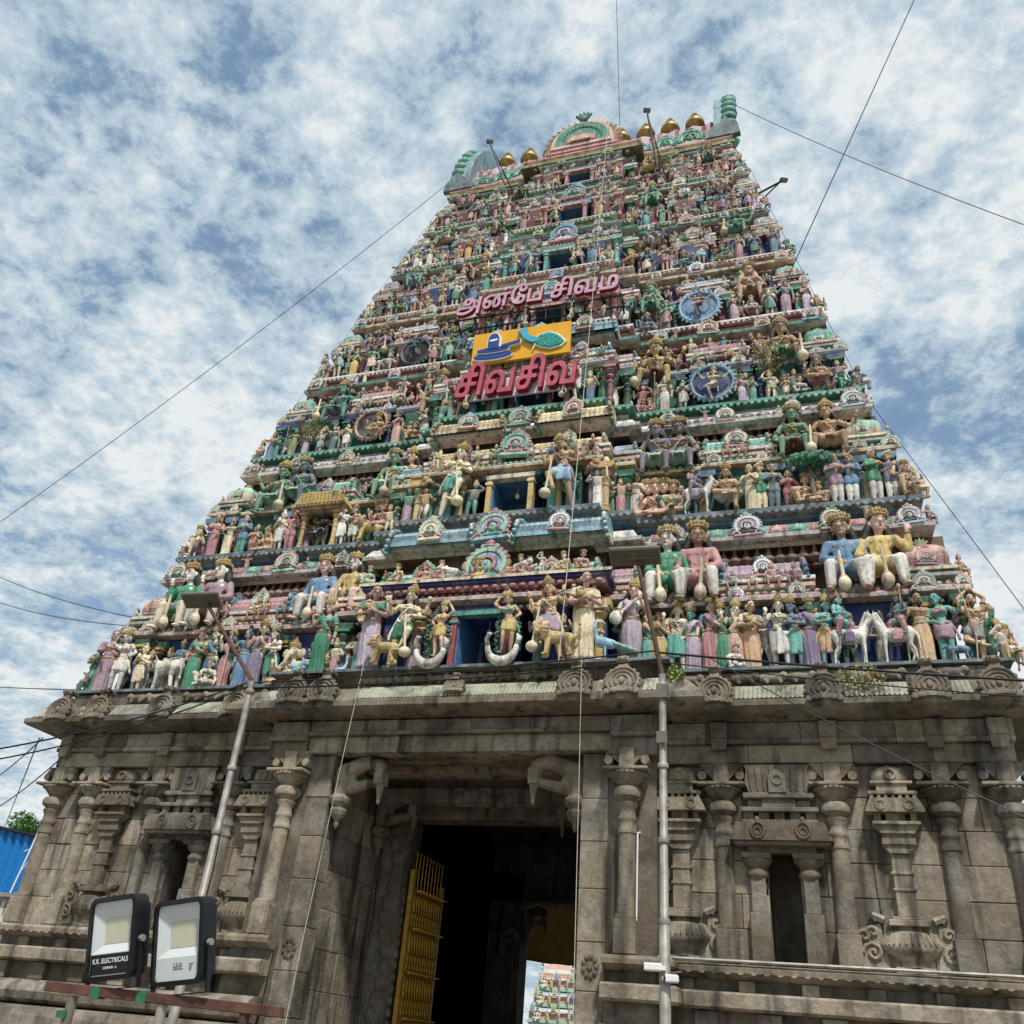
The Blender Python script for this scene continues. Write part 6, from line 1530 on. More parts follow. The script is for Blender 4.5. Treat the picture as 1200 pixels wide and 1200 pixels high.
(3, 'seated', 3.44, 4.45, 22.56, 1.7, 'warrior_a', 1, 0, 'green2', 'teal', 'brown', 'green', 'green seated warrior right of upper red letters'),
(3, 'seated', 6.64, 4.45, 22.42, 2.08, 'warrior_a', 0, 0, 'tan', 'tan', 'cream', 'tan', 'tan seated warrior at right corner of fourth tier'),
(3, 'ledge', -8.4, 4.16, 21.55, 1.4, 'dancer', 0, -35, 'pale', 'white', 'rose', 'brown', 'pale dancer in white with arm overhead'),
(3, 'ledge', -7.81, 4.13, 21.55, 1.54, 'archer', 0, 0, 'cream', 'mint', 'sky', 'dark', 'cream archer in mint with bow'),
(3, 'ledge', -7.18, 4.18, 21.55, 1.41, 'sari_b', 1, 12, 'cream', 'yellow', 'teal', 'dark', 'cream crowned woman in yellow sari'),
(3, 'ledge', -6.47, 4.14, 21.55, 1.45, 'crowned_a', 0, 12, 'green2', 'cream', 'rose', 'black', 'green crowned man in cream cloth'),
(3, 'ledge', -5.87, 4.13, 21.55, 1.04, 'squat', 0, 0, 'pale', 'mauve', 'teal', 'dark', 'pale crouching crowned figure in mauve'),
(3, 'ledge', -4.09, 4.14, 21.55, 1.32, 'crowned_a', 1, 12, 'cream', 'rose', 'rose', 'black', 'cream crowned man in rose cloth'),
(3, 'ledge', -3.48, 4.11, 21.55, 1.38, 'four_arm', 1, 12, 'green2', 'mint', 'pink', 'tan', 'green four-armed god in mint cloth'),
(3, 'ledge', -2.84, 3.67, 21.55, 1.25, 'crowned_b', 0, 12, 'slate', 'sky', 'rose', 'black', 'slate-grey crowned man turning, in sky-blue cloth'),
(3, 'ledge', -2.16, 3.69, 21.55, 1.04, 'squat', 0, 0, 'tan', 'green', 'cream', 'brown', 'tan crouching crowned figure in green'),
(3, 'ledge', -1.65, 3.22, 21.55, 1.34, 'crowned_a', 1, 0, 'cream', 'teal', 'teal', 'brown', 'cream crowned man in teal cloth'),
(3, 'ledge', -1.09, 3.28, 21.55, 1.43, 'dancer', 0, 0, 'pink', 'lilac', 'white', 'dark', 'pink dancer in lilac with arm overhead'),
(3, 'ledge', -0.59, 3.28, 21.55, 1.5, 'guardian', 1, 0, 'pink', 'sky', 'cream', 'dark', 'pink door guardian in sky cloth leaning on mace'),
(3, 'ledge', 1.25, 3.29, 21.55, 1.5, 'guardian', 0, 0, 'pink', 'mint', 'tan', 'tan', 'pink door guardian in mint cloth leaning on mace'),
(3, 'ledge', 1.98, 3.21, 21.55, 1.04, 'squat', 1, -12, 'tan', 'rose', 'teal', 'tan', 'tan crouching crowned figure in rose'),
(3, 'ledge', 2.71, 3.7, 21.55, 1.37, 'four_arm', 1, 0, 'slate', 'white', 'sky', 'tan', 'slate-grey four-armed god in white cloth'),
(3, 'ledge', 3.36, 4.12, 21.55, 1.04, 'deity', 0, 0, 'slate', 'lilac', 'teal', 'dark', 'slate-grey cross-legged four-armed god in lilac'),
(3, 'ledge', 4.0, 4.11, 21.55, 1.37, 'four_arm', 0, -12, 'green2', 'rose', 'rose', 'dark', 'green four-armed god in rose cloth'),
(3, 'ledge', 6.12, 4.17, 21.55, 1.36, 'sari_b', 0, 0, 'cream', 'mauve', 'tan', 'dark', 'cream crowned woman in mauve sari'),
(3, 'ledge', 6.65, 4.15, 21.55, 1.13, 'ease', 0, 0, 'pale', 'rose', 'rose', 'brown', 'pale god seated at ease in rose'),
(3, 'ledge', 7.19, 4.15, 21.55, 1.29, 'praying', 0, 0, 'cream', 'teal', 'white', 'dark', 'cream praying man in teal cloth'),
(3, 'ledge', 7.68, 4.16, 21.55, 1.53, 'sari_d', 0, 0, 'grey', 'mauve', 'teal', 'tan', 'grey woman in mauve sari raising a hand'),
(3, 'ledge', 8.28, 4.16, 21.55, 1.26, 'praying_sari', 1, 35, 'cream', 'lilac', 'rose', 'black', 'cream praying woman in lilac sari'),
(4, 'ledge', -7.76, 5.14, 25.2, 0.94, 'gana', 0, -35, 'cream', 'white', 'cream', 'dark', 'cream squatting gnome in white'),
(4, 'ledge', -7.28, 5.13, 25.2, 1.02, 'squat', 1, -12, 'green2', 'cream', 'yellow', 'dark', 'green crouching crowned figure in cream'),
(4, 'ledge', -6.78, 5.2, 25.2, 1.33, 'archer', 0, -12, 'tan', 'mint', 'teal', 'dark', 'tan archer in mint with bow'),
(4, 'ledge', -6.27, 5.17, 25.2, 1.11, 'ease', 0, 12, 'green2', 'yellow', 'yellow', 'black', 'green god seated at ease in yellow'),
(4, 'ledge', -5.76, 5.11, 25.2, 1.32, 'archer', 0, -12, 'tan', 'sky', 'lilac', 'brown', 'tan archer in sky-blue with bow'),
(4, 'ledge', -5.21, 5.15, 25.2, 1.02, 'squat', 1, 0, 'tan', 'tan', 'green', 'brown', 'tan crouching crowned figure in tan'),
(4, 'ledge', -4.62, 5.15, 25.2, 1.45, 'crowned_b', 0, -12, 'tan', 'tan', 'teal', 'dark', 'tan crowned man turning, in tan cloth'),
(4, 'ledge', -4.06, 5.11, 25.2, 1.47, 'four_arm', 0, 12, 'pale', 'green', 'mint', 'dark', 'pale four-armed god in green cloth'),
(4, 'ledge', -3.34, 5.2, 25.2, 1.29, 'crowned_a', 1, 0, 'grey', 'blue', 'mint', 'dark', 'grey crowned man in blue cloth'),
(4, 'ledge', -2.68, 4.7, 25.2, 1.35, 'sari_b', 1, 0, 'tan', 'green', 'white', 'black', 'tan crowned woman in green sari'),
(4, 'ledge', -2.08, 4.72, 25.2, 1.02, 'squat', 1, 0, 'grey', 'white', 'mauve', 'dark', 'grey crouching crowned figure in white'),
(4, 'ledge', -1.48, 4.26, 25.2, 1.3, 'crowned_b', 1, -12, 'tan', 'teal', 'sky', 'dark', 'tan crowned man turning, in teal cloth'),
(4, 'ledge', -0.86, 4.21, 25.2, 1.48, 'guardian', 1, -12, 'grey', 'blue', 'teal', 'black', 'grey door guardian in blue cloth leaning on mace'),
(4, 'ledge', 0.93, 4.25, 25.2, 1.48, 'guardian', 0, 0, 'tan', 'pink', 'sky', 'dark', 'tan door guardian in pink cloth leaning on mace'),
(4, 'ledge', 1.43, 4.27, 25.2, 1.46, 'sari_d', 0, 0, 'pink', 'blue', 'mauve', 'black', 'pink woman in blue sari raising a hand'),
(4, 'ledge', 1.92, 4.3, 25.2, 1.02, 'squat', 0, 0, 'cream', 'white', 'lilac', 'tan', 'cream crouching crowned figure in white'),
(4, 'ledge', 2.64, 4.71, 25.2, 1.11, 'ease', 1, -12, 'orange', 'tan', 'green', 'tan', 'orange god seated at ease in tan'),
(4, 'ledge', 3.16, 5.19, 25.2, 1.48, 'crowned_a', 0, -12, 'slate', 'cream', 'sky', 'dark', 'slate-grey crowned man in cream cloth'),
(4, 'ledge', 3.83, 5.14, 25.2, 1.38, 'archer', 0, 0, 'orange', 'rose', 'lilac', 'tan', 'orange archer in rose with bow'),
(4, 'ledge', 4.48, 5.11, 25.2, 1.02, 'deity', 1, 0, 'slate', 'teal', 'white', 'black', 'slate-grey cross-legged four-armed god in teal'),
(4, 'ledge', 5.09, 5.15, 25.2, 1.35, 'archer', 1, 0, 'tan', 'sky', 'cream', 'tan', 'tan archer in sky-blue with bow'),
(4, 'ledge', 5.8, 5.11, 25.2, 1.02, 'deity', 1, -12, 'green2', 'yellow', 'lilac', 'dark', 'green cross-legged four-armed god in yellow'),
(4, 'ledge', 6.37, 5.13, 25.2, 1.29, 'sari_a', 1, -12, 'green2', 'rose', 'tan', 'tan', 'green woman in rose sari'),
(4, 'ledge', 6.89, 5.17, 25.2, 1.37, 'crowned_a', 0, 0, 'slate', 'teal', 'blue', 'tan', 'slate-grey crowned man in teal cloth'),
(4, 'ledge', 7.53, 5.12, 25.2, 1.34, 'sari_a', 1, 35, 'tan', 'blue', 'lilac', 'black', 'tan woman in blue sari'),
(4, 'seated', -3.25, 5.48, 26.69, 1.68, 'warrior_b', 1, 0, 'orange', 'cream', 'blue', 'dark', 'orange seated figure in cream under the eave'),
(4, 'seated', -6.1, 5.48, 26.98, 1.31, 'gana', 1, 0, 'green2', 'blue', 'lilac', 'dark', 'green seated figure in blue under the eave'),
(4, 'cornice', -4.49, 5.5, 27.0, 0.51, 'lady_seated', 1, 0, 'slate', 'green', 'mint', 'dark', 'tiny slate-grey figure in green'),
(4, 'cornice', -5.21, 5.5, 27.0, 0.51, 'squat', 1, 0, 'grey', 'green', 'lilac', 'dark', 'tiny grey figure in green'),
(4, 'seated', 3.45, 5.48, 26.98, 1.31, 'squat', 0, 0, 'slate', 'cream', 'cream', 'dark', 'slate-grey seated figure in cream under the eave'),
(4, 'seated', 6.3, 5.48, 26.69, 1.68, 'warrior_b', 0, 0, 'green2', 'teal', 'green', 'dark', 'green seated figure in teal under the eave'),
(4, 'cornice', 4.49, 5.5, 27.0, 0.51, 'deity', 0, 0, 'green2', 'green', 'sky', 'dark', 'tiny green figure in green'),
(4, 'cornice', 5.21, 5.5, 27.0, 0.51, 'gana', 0, 0, 'tan', 'teal', 'yellow', 'dark', 'tiny tan figure in teal'),
(5, 'ledge', -7.14, 6.1, 28.75, 0.96, 'deity', 0, -35, 'cream', 'lilac', 'rose', 'dark', 'cream cross-legged four-armed god in lilac'),
(5, 'ledge', -6.58, 6.14, 28.75, 1.17, 'sari_d', 1, 12, 'tan', 'white', 'yellow', 'brown', 'tan woman in white sari raising a hand'),
(5, 'ledge', -5.98, 6.13, 28.75, 1.32, 'sari_a', 0, -12, 'tan', 'cream', 'green', 'tan', 'tan woman in cream sari'),
(5, 'ledge', -5.5, 6.17, 28.75, 0.96, 'squat', 0, -12, 'pink', 'teal', 'blue', 'tan', 'pink crouching crowned figure in teal'),
(5, 'ledge', -4.92, 6.17, 28.75, 0.96, 'deity', 1, -12, 'orange', 'lilac', 'mauve', 'dark', 'orange cross-legged four-armed god in lilac'),
(5, 'ledge', -4.3, 6.18, 28.75, 1.35, 'praying_sari', 0, -12, 'pink', 'yellow', 'green', 'dark', 'pink praying woman in yellow sari'),
(5, 'ledge', -3.84, 6.12, 28.75, 1.2, 'dancer', 1, 12, 'pink', 'teal', 'pink', 'brown', 'pink dancer in teal with arm overhead'),
(5, 'ledge', -3.27, 6.18, 28.75, 0.96, 'squat', 1, -12, 'tan', 'cream', 'sky', 'tan', 'tan crouching crowned figure in cream'),
(5, 'ledge', -2.75, 6.19, 28.75, 0.96, 'deity', 0, 0, 'cream', 'yellow', 'blue', 'tan', 'cream cross-legged four-armed god in yellow'),
(5, 'ledge', -2.13, 5.66, 28.75, 0.88, 'gana', 0, 12, 'slate', 'teal', 'mint', 'dark', 'slate-grey squatting gnome in teal'),
(5, 'ledge', -1.61, 5.21, 28.75, 1.2, 'sari_d', 0, -12, 'tan', 'rose', 'teal', 'black', 'tan woman in rose sari raising a hand'),
(5, 'ledge', -1.01, 5.25, 28.75, 1.03, 'ease', 0, 0, 'orange', 'lilac', 'teal', 'dark', 'orange god seated at ease in lilac'),
(5, 'ledge', -0.43, 5.23, 28.75, 1.38, 'guardian', 1, 0, 'tan', 'green', 'yellow', 'tan', 'tan door guardian in green cloth leaning on mace'),
(5, 'ledge', 1.38, 5.24, 28.75, 1.26, 'sari_b', 1, -12, 'cream', 'yellow', 'sky', 'brown', 'cream crowned woman in yellow sari'),
(5, 'ledge', 2.0, 5.26, 28.75, 1.03, 'ease', 1, -12, 'orange', 'sky', 'tan', 'dark', 'orange god seated at ease in sky-blue'),
(5, 'ledge', 2.54, 5.71, 28.75, 0.88, 'gana', 0, 0, 'pink', 'yellow', 'pink', 'tan', 'pink squatting gnome in yellow'),
(5, 'ledge', 2.98, 6.18, 28.75, 1.3, 'sari_a', 0, 12, 'grey', 'teal', 'pink', 'brown', 'grey woman in teal sari'),
(5, 'ledge', 3.6, 6.16, 28.75, 1.21, 'sari_d', 1, 12, 'orange', 'teal', 'pink', 'dark', 'orange woman in teal sari raising a hand'),
(5, 'ledge', 4.17, 6.13, 28.75, 0.96, 'deity', 0, 0, 'tan', 'lilac', 'yellow', 'brown', 'tan cross-legged four-armed god in lilac'),
(5, 'ledge', 4.82, 6.15, 28.75, 1.03, 'ease', 0, 12, 'grey', 'white', 'green', 'black', 'grey god seated at ease in white'),
(5, 'ledge', 5.36, 6.16, 28.75, 0.96, 'squat', 0, 0, 'orange', 'green', 'sky', 'black', 'orange crouching crowned figure in green'),
(5, 'ledge', 5.84, 6.11, 28.75, 1.36, 'four_arm', 0, 0, 'slate', 'mauve', 'sky', 'dark', 'slate-grey four-armed god in mauve cloth'),
(5, 'ledge', 6.31, 6.18, 28.75, 1.4, 'crowned_b', 0, 0, 'orange', 'tan', 'cream', 'dark', 'orange crowned man turning, in tan cloth'),
(5, 'ledge', 6.78, 6.1, 28.75, 1.22, 'praying', 1, -12, 'tan', 'lilac', 'rose', 'dark', 'tan praying man in lilac cloth'),
(5, 'seated', -2.99, 6.43, 30.41, 1.22, 'squat', 1, 0, 'orange', 'green', 'blue', 'dark', 'orange seated figure in green under the eave'),
(5, 'seated', -5.61, 6.43, 30.14, 1.57, 'warrior_b', 1, 0, 'green2', 'tan', 'mauve', 'dark', 'green seated figure in tan under the eave'),
(5, 'cornice', -4.14, 6.45, 30.43, 0.47, 'squat', 1, 0, 'cream', 'white', 'cream', 'dark', 'tiny cream figure in white'),
(5, 'cornice', -4.8, 6.45, 30.43, 0.47, 'gana', 1, 0, 'grey', 'mauve', 'mint', 'dark', 'tiny grey figure in mauve'),
(5, 'seated', 3.19, 6.43, 30.14, 1.57, 'warrior_a', 0, 0, 'green2', 'teal', 'pink', 'dark', 'green seated figure in teal under the eave'),
(5, 'seated', 5.81, 6.43, 30.41, 1.22, 'squat', 0, 0, 'tan', 'white', 'pink', 'dark', 'tan seated figure in white under the eave'),
(5, 'cornice', 4.14, 6.45, 30.43, 0.47, 'lady_seated', 0, 0, 'slate', 'pink', 'white', 'dark', 'tiny slate-grey figure in pink'),
(5, 'cornice', 4.8, 6.45, 30.43, 0.47, 'squat', 0, 0, 'tan', 'mint', 'yellow', 'dark', 'tiny tan figure in mint'),
(6, 'ledge', -6.57, 7.05, 32.0, 0.79, 'gana', 1, -35, 'pink', 'cream', 'mauve', 'dark', 'pink squatting gnome in cream'),
(6, 'ledge', -5.95, 7.08, 32.0, 1.19, 'praying', 0, 12, 'slate', 'lilac', 'tan', 'brown', 'slate-grey praying man in lilac cloth'),
(6, 'ledge', -5.43, 7.01, 32.0, 0.92, 'ease', 0, -12, 'tan', 'mint', 'blue', 'dark', 'tan god seated at ease in mint'),
(6, 'ledge', -4.84, 7.01, 32.0, 1.19, 'praying', 0, -12, 'slate', 'yellow', 'pink', 'black', 'slate-grey praying man in yellow cloth'),
(6, 'ledge', -4.18, 7.0, 32.0, 1.22, 'crowned_a', 0, 12, 'slate', 'green', 'green', 'brown', 'slate-grey crowned man in green cloth'),
(6, 'ledge', -3.67, 7.0, 32.0, 1.03, 'sari_d', 0, -12, 'orange', 'rose', 'blue', 'tan', 'orange woman in rose sari raising a hand'),
(6, 'ledge', -3.1, 6.99, 32.0, 1.16, 'sari_b', 1, 0, 'pale', 'pink', 'blue', 'dark', 'pale crowned woman in pink sari'),
(6, 'ledge', -2.5, 7.0, 32.0, 0.85, 'squat', 1, 12, 'tan', 'tan', 'tan', 'dark', 'tan crouching crowned figure in tan'),
(6, 'ledge', -1.85, 6.58, 32.0, 1.21, 'archer', 1, -12, 'orange', 'mauve', 'pink', 'brown', 'orange archer in mauve with bow'),
(6, 'ledge', -1.32, 6.16, 32.0, 0.85, 'squat', 0, 0, 'cream', 'blue', 'pink', 'brown', 'cream crouching crowned figure in blue'),
(6, 'ledge', -0.79, 6.17, 32.0, 1.23, 'guardian', 1, 12, 'tan', 'pink', 'yellow', 'black', 'tan door guardian in pink cloth leaning on mace'),
(6, 'ledge', 1.21, 6.16, 32.0, 1.23, 'guardian', 0, 0, 'tan', 'blue', 'mauve', 'tan', 'tan door guardian in blue cloth leaning on mace'),
(6, 'ledge', 1.78, 6.15, 32.0, 1.08, 'four_arm', 1, -12, 'pink', 'tan', 'yellow', 'tan', 'pink four-armed god in tan cloth'),
(6, 'ledge', 2.32, 6.61, 32.0, 0.85, 'deity', 0, -12, 'tan', 'white', 'sky', 'dark', 'tan cross-legged four-armed god in white'),
(6, 'ledge', 2.92, 7.03, 32.0, 0.85, 'squat', 1, 0, 'cream', 'rose', 'lilac', 'dark', 'cream crouching crowned figure in rose'),
(6, 'ledge', 3.42, 7.06, 32.0, 1.11, 'crowned_a', 0, 0, 'slate', 'cream', 'lilac', 'brown', 'slate-grey crowned man in cream cloth'),
(6, 'ledge', 4.04, 7.08, 32.0, 1.07, 'archer', 0, 12, 'pale', 'tan', 'blue', 'tan', 'pale archer in tan with bow'),
(6, 'ledge', 4.49, 7.06, 32.0, 0.85, 'squat', 0, 0, 'grey', 'tan', 'blue', 'dark', 'grey crouching crowned figure in tan'),
(6, 'ledge', 4.98, 7.03, 32.0, 1.04, 'dancer', 0, -12, 'pink', 'pink', 'pink', 'dark', 'pink dancer in pink with arm overhead'),
(6, 'ledge', 5.57, 7.03, 32.0, 0.85, 'squat', 0, 0, 'tan', 'white', 'mauve', 'black', 'tan crouching crowned figure in white'),
(6, 'ledge', 6.02, 7.0, 32.0, 1.06, 'crowned_a', 0, 0, 'pink', 'pink', 'mauve', 'black', 'pink crowned man in pink cloth'),
(6, 'ledge', 6.53, 7.06, 32.0, 1.15, 'praying', 1, 35, 'tan', 'green', 'lilac', 'dark', 'tan praying man in green cloth'),
(6, 'seated', -2.75, 7.28, 33.24, 1.4, 'warrior_a', 1, 0, 'tan', 'teal', 'mauve', 'dark', 'tan seated figure in teal under the eave'),
(6, 'seated', -5.17, 7.28, 33.48, 1.09, 'squat', 1, 0, 'rose', 'lilac', 'mint', 'dark', 'rose seated figure in lilac under the eave'),
(6, 'cornice', -3.82, 7.3, 33.5, 0.42, 'gana', 1, 0, 'orange', 'teal', 'mint', 'dark', 'tiny orange figure in teal'),
(6, 'cornice', -4.43, 7.3, 33.5, 0.42, 'squat', 1, 0, 'cream', 'teal', 'rose', 'dark', 'tiny cream figure in teal'),
(6, 'seated', 2.95, 7.28, 33.48, 1.09, 'gana', 0, 0, 'tan', 'yellow', 'cream', 'dark', 'tan seated figure in yellow under the eave'),
(6, 'seated', 5.37, 7.28, 33.24, 1.4, 'warrior_a', 0, 0, 'orange', 'teal', 'pink', 'dark', 'orange seated figure in teal under the eave'),
(6, 'cornice', 3.82, 7.3, 33.5, 0.42, 'deity', 0, 0, 'cream', 'cream', 'blue', 'dark', 'tiny cream figure in cream'),
(6, 'cornice', 4.43, 7.3, 33.5, 0.42, 'gana', 0, 0, 'tan', 'blue', 'green', 'dark', 'tiny tan figure in blue'),
(3, 'side', 8.53, 5.1, 21.55, 1.17, 'crowned_a', 0, 90, 'pale', 'mauve', 'yellow', 'dark', 'pale statue in mauve'),
(3, 'side', 8.53, 6.25, 21.55, 1.17, 'crowned_a', 0, 90, 'cream', 'blue', 'white', 'dark', 'cream statue in blue'),
(3, 'side', 8.53, 7.4, 21.55, 1.17, 'sari_a', 0, 90, 'cream', 'mauve', 'tan', 'dark', 'cream statue in mauve'),
(3, 'side', 8.53, 8.55, 21.55, 0.83, 'squat', 0, 90, 'pink', 'teal', 'tan', 'dark', 'pink statue in teal'),
(4, 'side', 7.89, 6.1, 25.2, 1.15, 'sari_a', 0, 90, 'cream', 'mint', 'tan', 'dark', 'cream statue in mint'),
(4, 'side', 7.89, 7.25, 25.2, 0.82, 'squat', 0, 90, 'cream', 'rose', 'mint', 'dark', 'cream statue in rose'),
(4, 'side', 7.89, 8.4, 25.2, 1.15, 'crowned_a', 0, 90, 'cream', 'cream', 'lilac', 'dark', 'cream statue in cream'),
(4, 'side', 7.89, 9.55, 25.2, 1.15, 'sari_a', 0, 90, 'cream', 'white', 'pink', 'dark', 'cream statue in white'),
(5, 'side', 7.27, 7.09, 28.75, 0.77, 'gana', 0, 90, 'green2', 'lilac', 'sky', 'dark', 'green statue in lilac'),
(5, 'side', 7.27, 8.24, 28.75, 1.07, 'crowned_a', 0, 90, 'tan', 'blue', 'mauve', 'dark', 'tan statue in blue'),
(5, 'side', 7.27, 9.39, 28.75, 1.07, 'sari_a', 0, 90, 'tan', 'blue', 'sky', 'dark', 'tan statue in blue'),
(5, 'side', 7.27, 10.54, 28.75, 0.77, 'squat', 0, 90, 'green2', 'cream', 'mint', 'dark', 'green statue in cream'),
(6, 'side', 6.7, 7.99, 32.0, 0.96, 'crowned_a', 0, 90, 'cream', 'mauve', 'sky', 'dark', 'cream statue in mauve'),
(6, 'side', 6.7, 9.14, 32.0, 0.96, 'crowned_a', 0, 90, 'slate', 'white', 'white', 'dark', 'slate-grey statue in white'),
(6, 'side', 6.7, 10.29, 32.0, 0.96, 'sari_a', 0, 90, 'tan', 'teal', 'green', 'dark', 'tan statue in teal'),
(6, 'side', 6.7, 11.44, 32.0, 0.68, 'gana', 0, 90, 'slate', 'teal', 'tan', 'dark', 'slate-grey statue in teal'),
(0, 'canopy', -2.87, 0.12, 11.0, 0.62, 'lady_seated', 0, 0, 'mint', 'cream', 'pink', 'dark', 'little mint figure in cream'),
(0, 'canopy', -2.05, 0.12, 11.0, 0.62, 'lady_seated', 1, 0, 'cream', 'yellow', 'cream', 'dark', 'little cream figure in yellow'),
(0, 'canopy', -1.36, 0.12, 11.0, 0.62, 'deity', 0, 0, 'pink', 'pink', 'rose', 'dark', 'little pink figure in pink'),
(0, 'canopy', -0.9, 0.12, 11.0, 0.62, 'lady_seated', 1, 0, 'pink', 'rose', 'pink', 'dark', 'little pink figure in rose'),
(0, 'canopy', -0.0, 0.12, 11.0, 0.62, 'many_head', 0, 0, 'yellow', 'rose', 'red', 'dark', 'little yellow figure in rose'),
(0, 'canopy', 1.1, 0.12, 11.0, 0.62, 'lady_seated', 1, 0, 'pink', 'pink', 'pink', 'dark', 'little pink figure in pink'),
(0, 'canopy', 1.61, 0.12, 11.0, 0.62, 'dancer', 0, 0, 'white', 'cream', 'mint', 'dark', 'little white figure in cream'),
(0, 'canopy', 2.14, 0.12, 11.0, 0.62, 'lady_seated', 1, 0, 'cream', 'yellow', 'mint', 'dark', 'little cream figure in yellow'),
(0, 'canopy', 2.54, 0.12, 11.0, 0.62, 'lady_seated', 0, 0, 'pink', 'rose', 'lilac', 'dark', 'little pink figure in rose')]
# ---------------------------------------------------------------- statues: placed from the table
build_archetypes(); build_animals(); finish_pending()
TIERW = ['lowest', 'second', 'third', 'fourth', 'fifth', 'sixth', 'topmost']
def ordw(n): return '%d%s' % (n, 'th' if 10 <= n % 100 <= 20 else {1: 'st', 2: 'nd', 3: 'rd'}.get(n % 10, 'th'))
def place_statues():
    order = {}
    for r in sorted(ROWS, key=lambda r: (r[1] == 'side')*r[3]+(r[1] != 'side')*r[2]): order.setdefault((r[0], r[1]), []).append(r)
    descs = {}
    for r in ROWS: descs[r[13]] = descs.get(r[13], 0)+1
    for r in ROWS:
        k, row, x, y, z, h, key, mir, rz, sk, c1, c2, hr, desc = r
        big = h > 1.25 and k < 3
        o = statue('statue', key, (x, y, z), h, rz, bool(mir), sk, c1, c2, hr, prop='cream' if key.startswith(('prince', 'warrior', 'guard')) else 'tan', small=(k > 2), wear=.62 if k < 2 else .8)
        n = order[(k, row)].index(r)+1
        where = {'ledge': '%s from left on %s ledge' % (ordw(n), TIERW[k]), 'seated': '%s seated giant from left, %s tier' % (ordw(n), TIERW[k]), 'side': '%s from the corner on right flank of %s ledge' % (ordw(n), TIERW[k]), 'cornice': '%s on %s cornice' % (ordw(n), TIERW[k]), 'canopy': '%s from left on the canopy' % ordw(n)}[row]
        lab = desc+', '+where
        if len(lab.split()) > 16: lab = desc
        tag(o, lab, 'statue', {'ledge': 'statues standing on the tower ledges', 'seated': 'large seated statues between the barrel roofs', 'cornice': 'small statues on the cornices', 'side': 'statues on the right flank', 'canopy': 'small statues on the door canopy'}[row])
place_statues()

# animals and riders ------------------------------------------------
def beast(key, name, loc, h, rz, skin, cloth, cloth2, label, mirror=False, scx=1.0):
    o = statue(name, key, loc, h, rz, mirror, skin, cloth, cloth2, scx=scx); return tag(o, label, 'statue', 'animal statues on the tower')
Y1 = Yl(Z0[0])
beast('bull', 'bull_statue', (-8.38, Y1+.22, 8.62), 1.10, -18, 'pale', 'mint', 'mint', 'pale grey bull statue near left end of lowest ledge')
for x, sk, c1, c2, d in ((-8.25, 'slate', 'blue', 'yellow', 'blue-grey god seated on the bull, gold crown'), (-7.9, 'tan', 'rose', 'cream', 'goddess in rose seated behind the god on the bull')):
    tag(statue('statue', 'rider', (x, Y1+.34, 9.22), .95, 0, False, sk, c1, c2), d, 'statue', 'riders on animal statues')
beast('horse', 'horse_statue', (8.12, Y1+.18, 8.62), 1.28, 0, 'white', 'pale', 'purple', 'white horse statue with purple saddle cloth, head to head with another', True, .72)
beast('horse', 'horse_statue', (9.02, Y1+.10, 8.62), 1.22, 0, 'white', 'white', 'rose', 'white horse statue facing left beside the staff-bearing ascetic', False, .72)
tag(statue('statue', 'rider', (7.98, Y1+.18, 9.28), 1.12, 50, False, 'cyan', 'cyan', 'rose'), 'light blue crowned rider in rose breeches on left white horse', 'statue', 'riders on animal statues')
tag(statue('statue', 'rider', (9.12, Y1+.14, 9.24), 1.10, -50, False, 'slate', 'slate', 'rose'), 'grey-blue crowned rider on right white horse', 'statue', 'riders on animal statues')
Y2 = Yl(Z0[1])
beast('horse', 'horse_statue', (5.02, Y2+.12, 13.25), 1.15, 0, 'white', 'grey', 'lilac', 'white horse statue facing right on second ledge', True, .74)
tag(statue('statue', 'rider', (4.92, Y2+.12, 13.84), .95, 50, False, 'tan', 'purple', 'lilac'), 'rider in purple on the second-ledge white horse', 'statue', 'riders on animal statues')
beast('lion', 'lion_statue', (-1.62, Y1-1.12, 8.62), .72, 0, 'yellow', 'orange', 'orange', 'golden lion statue at the left door guardian\'s feet')
beast('lion', 'lion_statue', (2.35, Y1-1.10, 8.62), .80, 10, 'yellow', 'tan', 'tan', 'golden lion statue with open mane under right door guardian')
beast('lion', 'lion_statue', (-3.9, Y2+.02, 13.25), .80, 12, 'yellow', 'orange', 'orange', 'golden lion statue carrying the many-headed goddess')
beast('peacock', 'peacock_statue', (3.25, Y1-.75, 8.62), 1.0, 10, 'sky', 'sky', 'mint', 'pale blue peacock statue beside the veena player')
beast('peacock', 'peacock_statue', (-3.35, Y1-.02, 8.62), .75, 190, 'sky', 'blue', 'sky', 'blue peacock statue at feet of the lilac-sari woman')
for i, (x, rz) in enumerate(((-.98, 20), (.98, 160))):
    beast('bull', 'calf_statue', (XC+x*.9, Yl(8.62)-PROJ+.62, 11.0), .46, rz, 'white', 'white', 'white', ('left' if i == 0 else 'right')+' one of two small white calves on the door canopy')
beast('bull', 'boar_statue', (10.08, Y1-.02, 8.62), .42, 0, 'skinb', 'skinb', 'skinb', 'small blue-grey boar statue at the archer\'s feet')
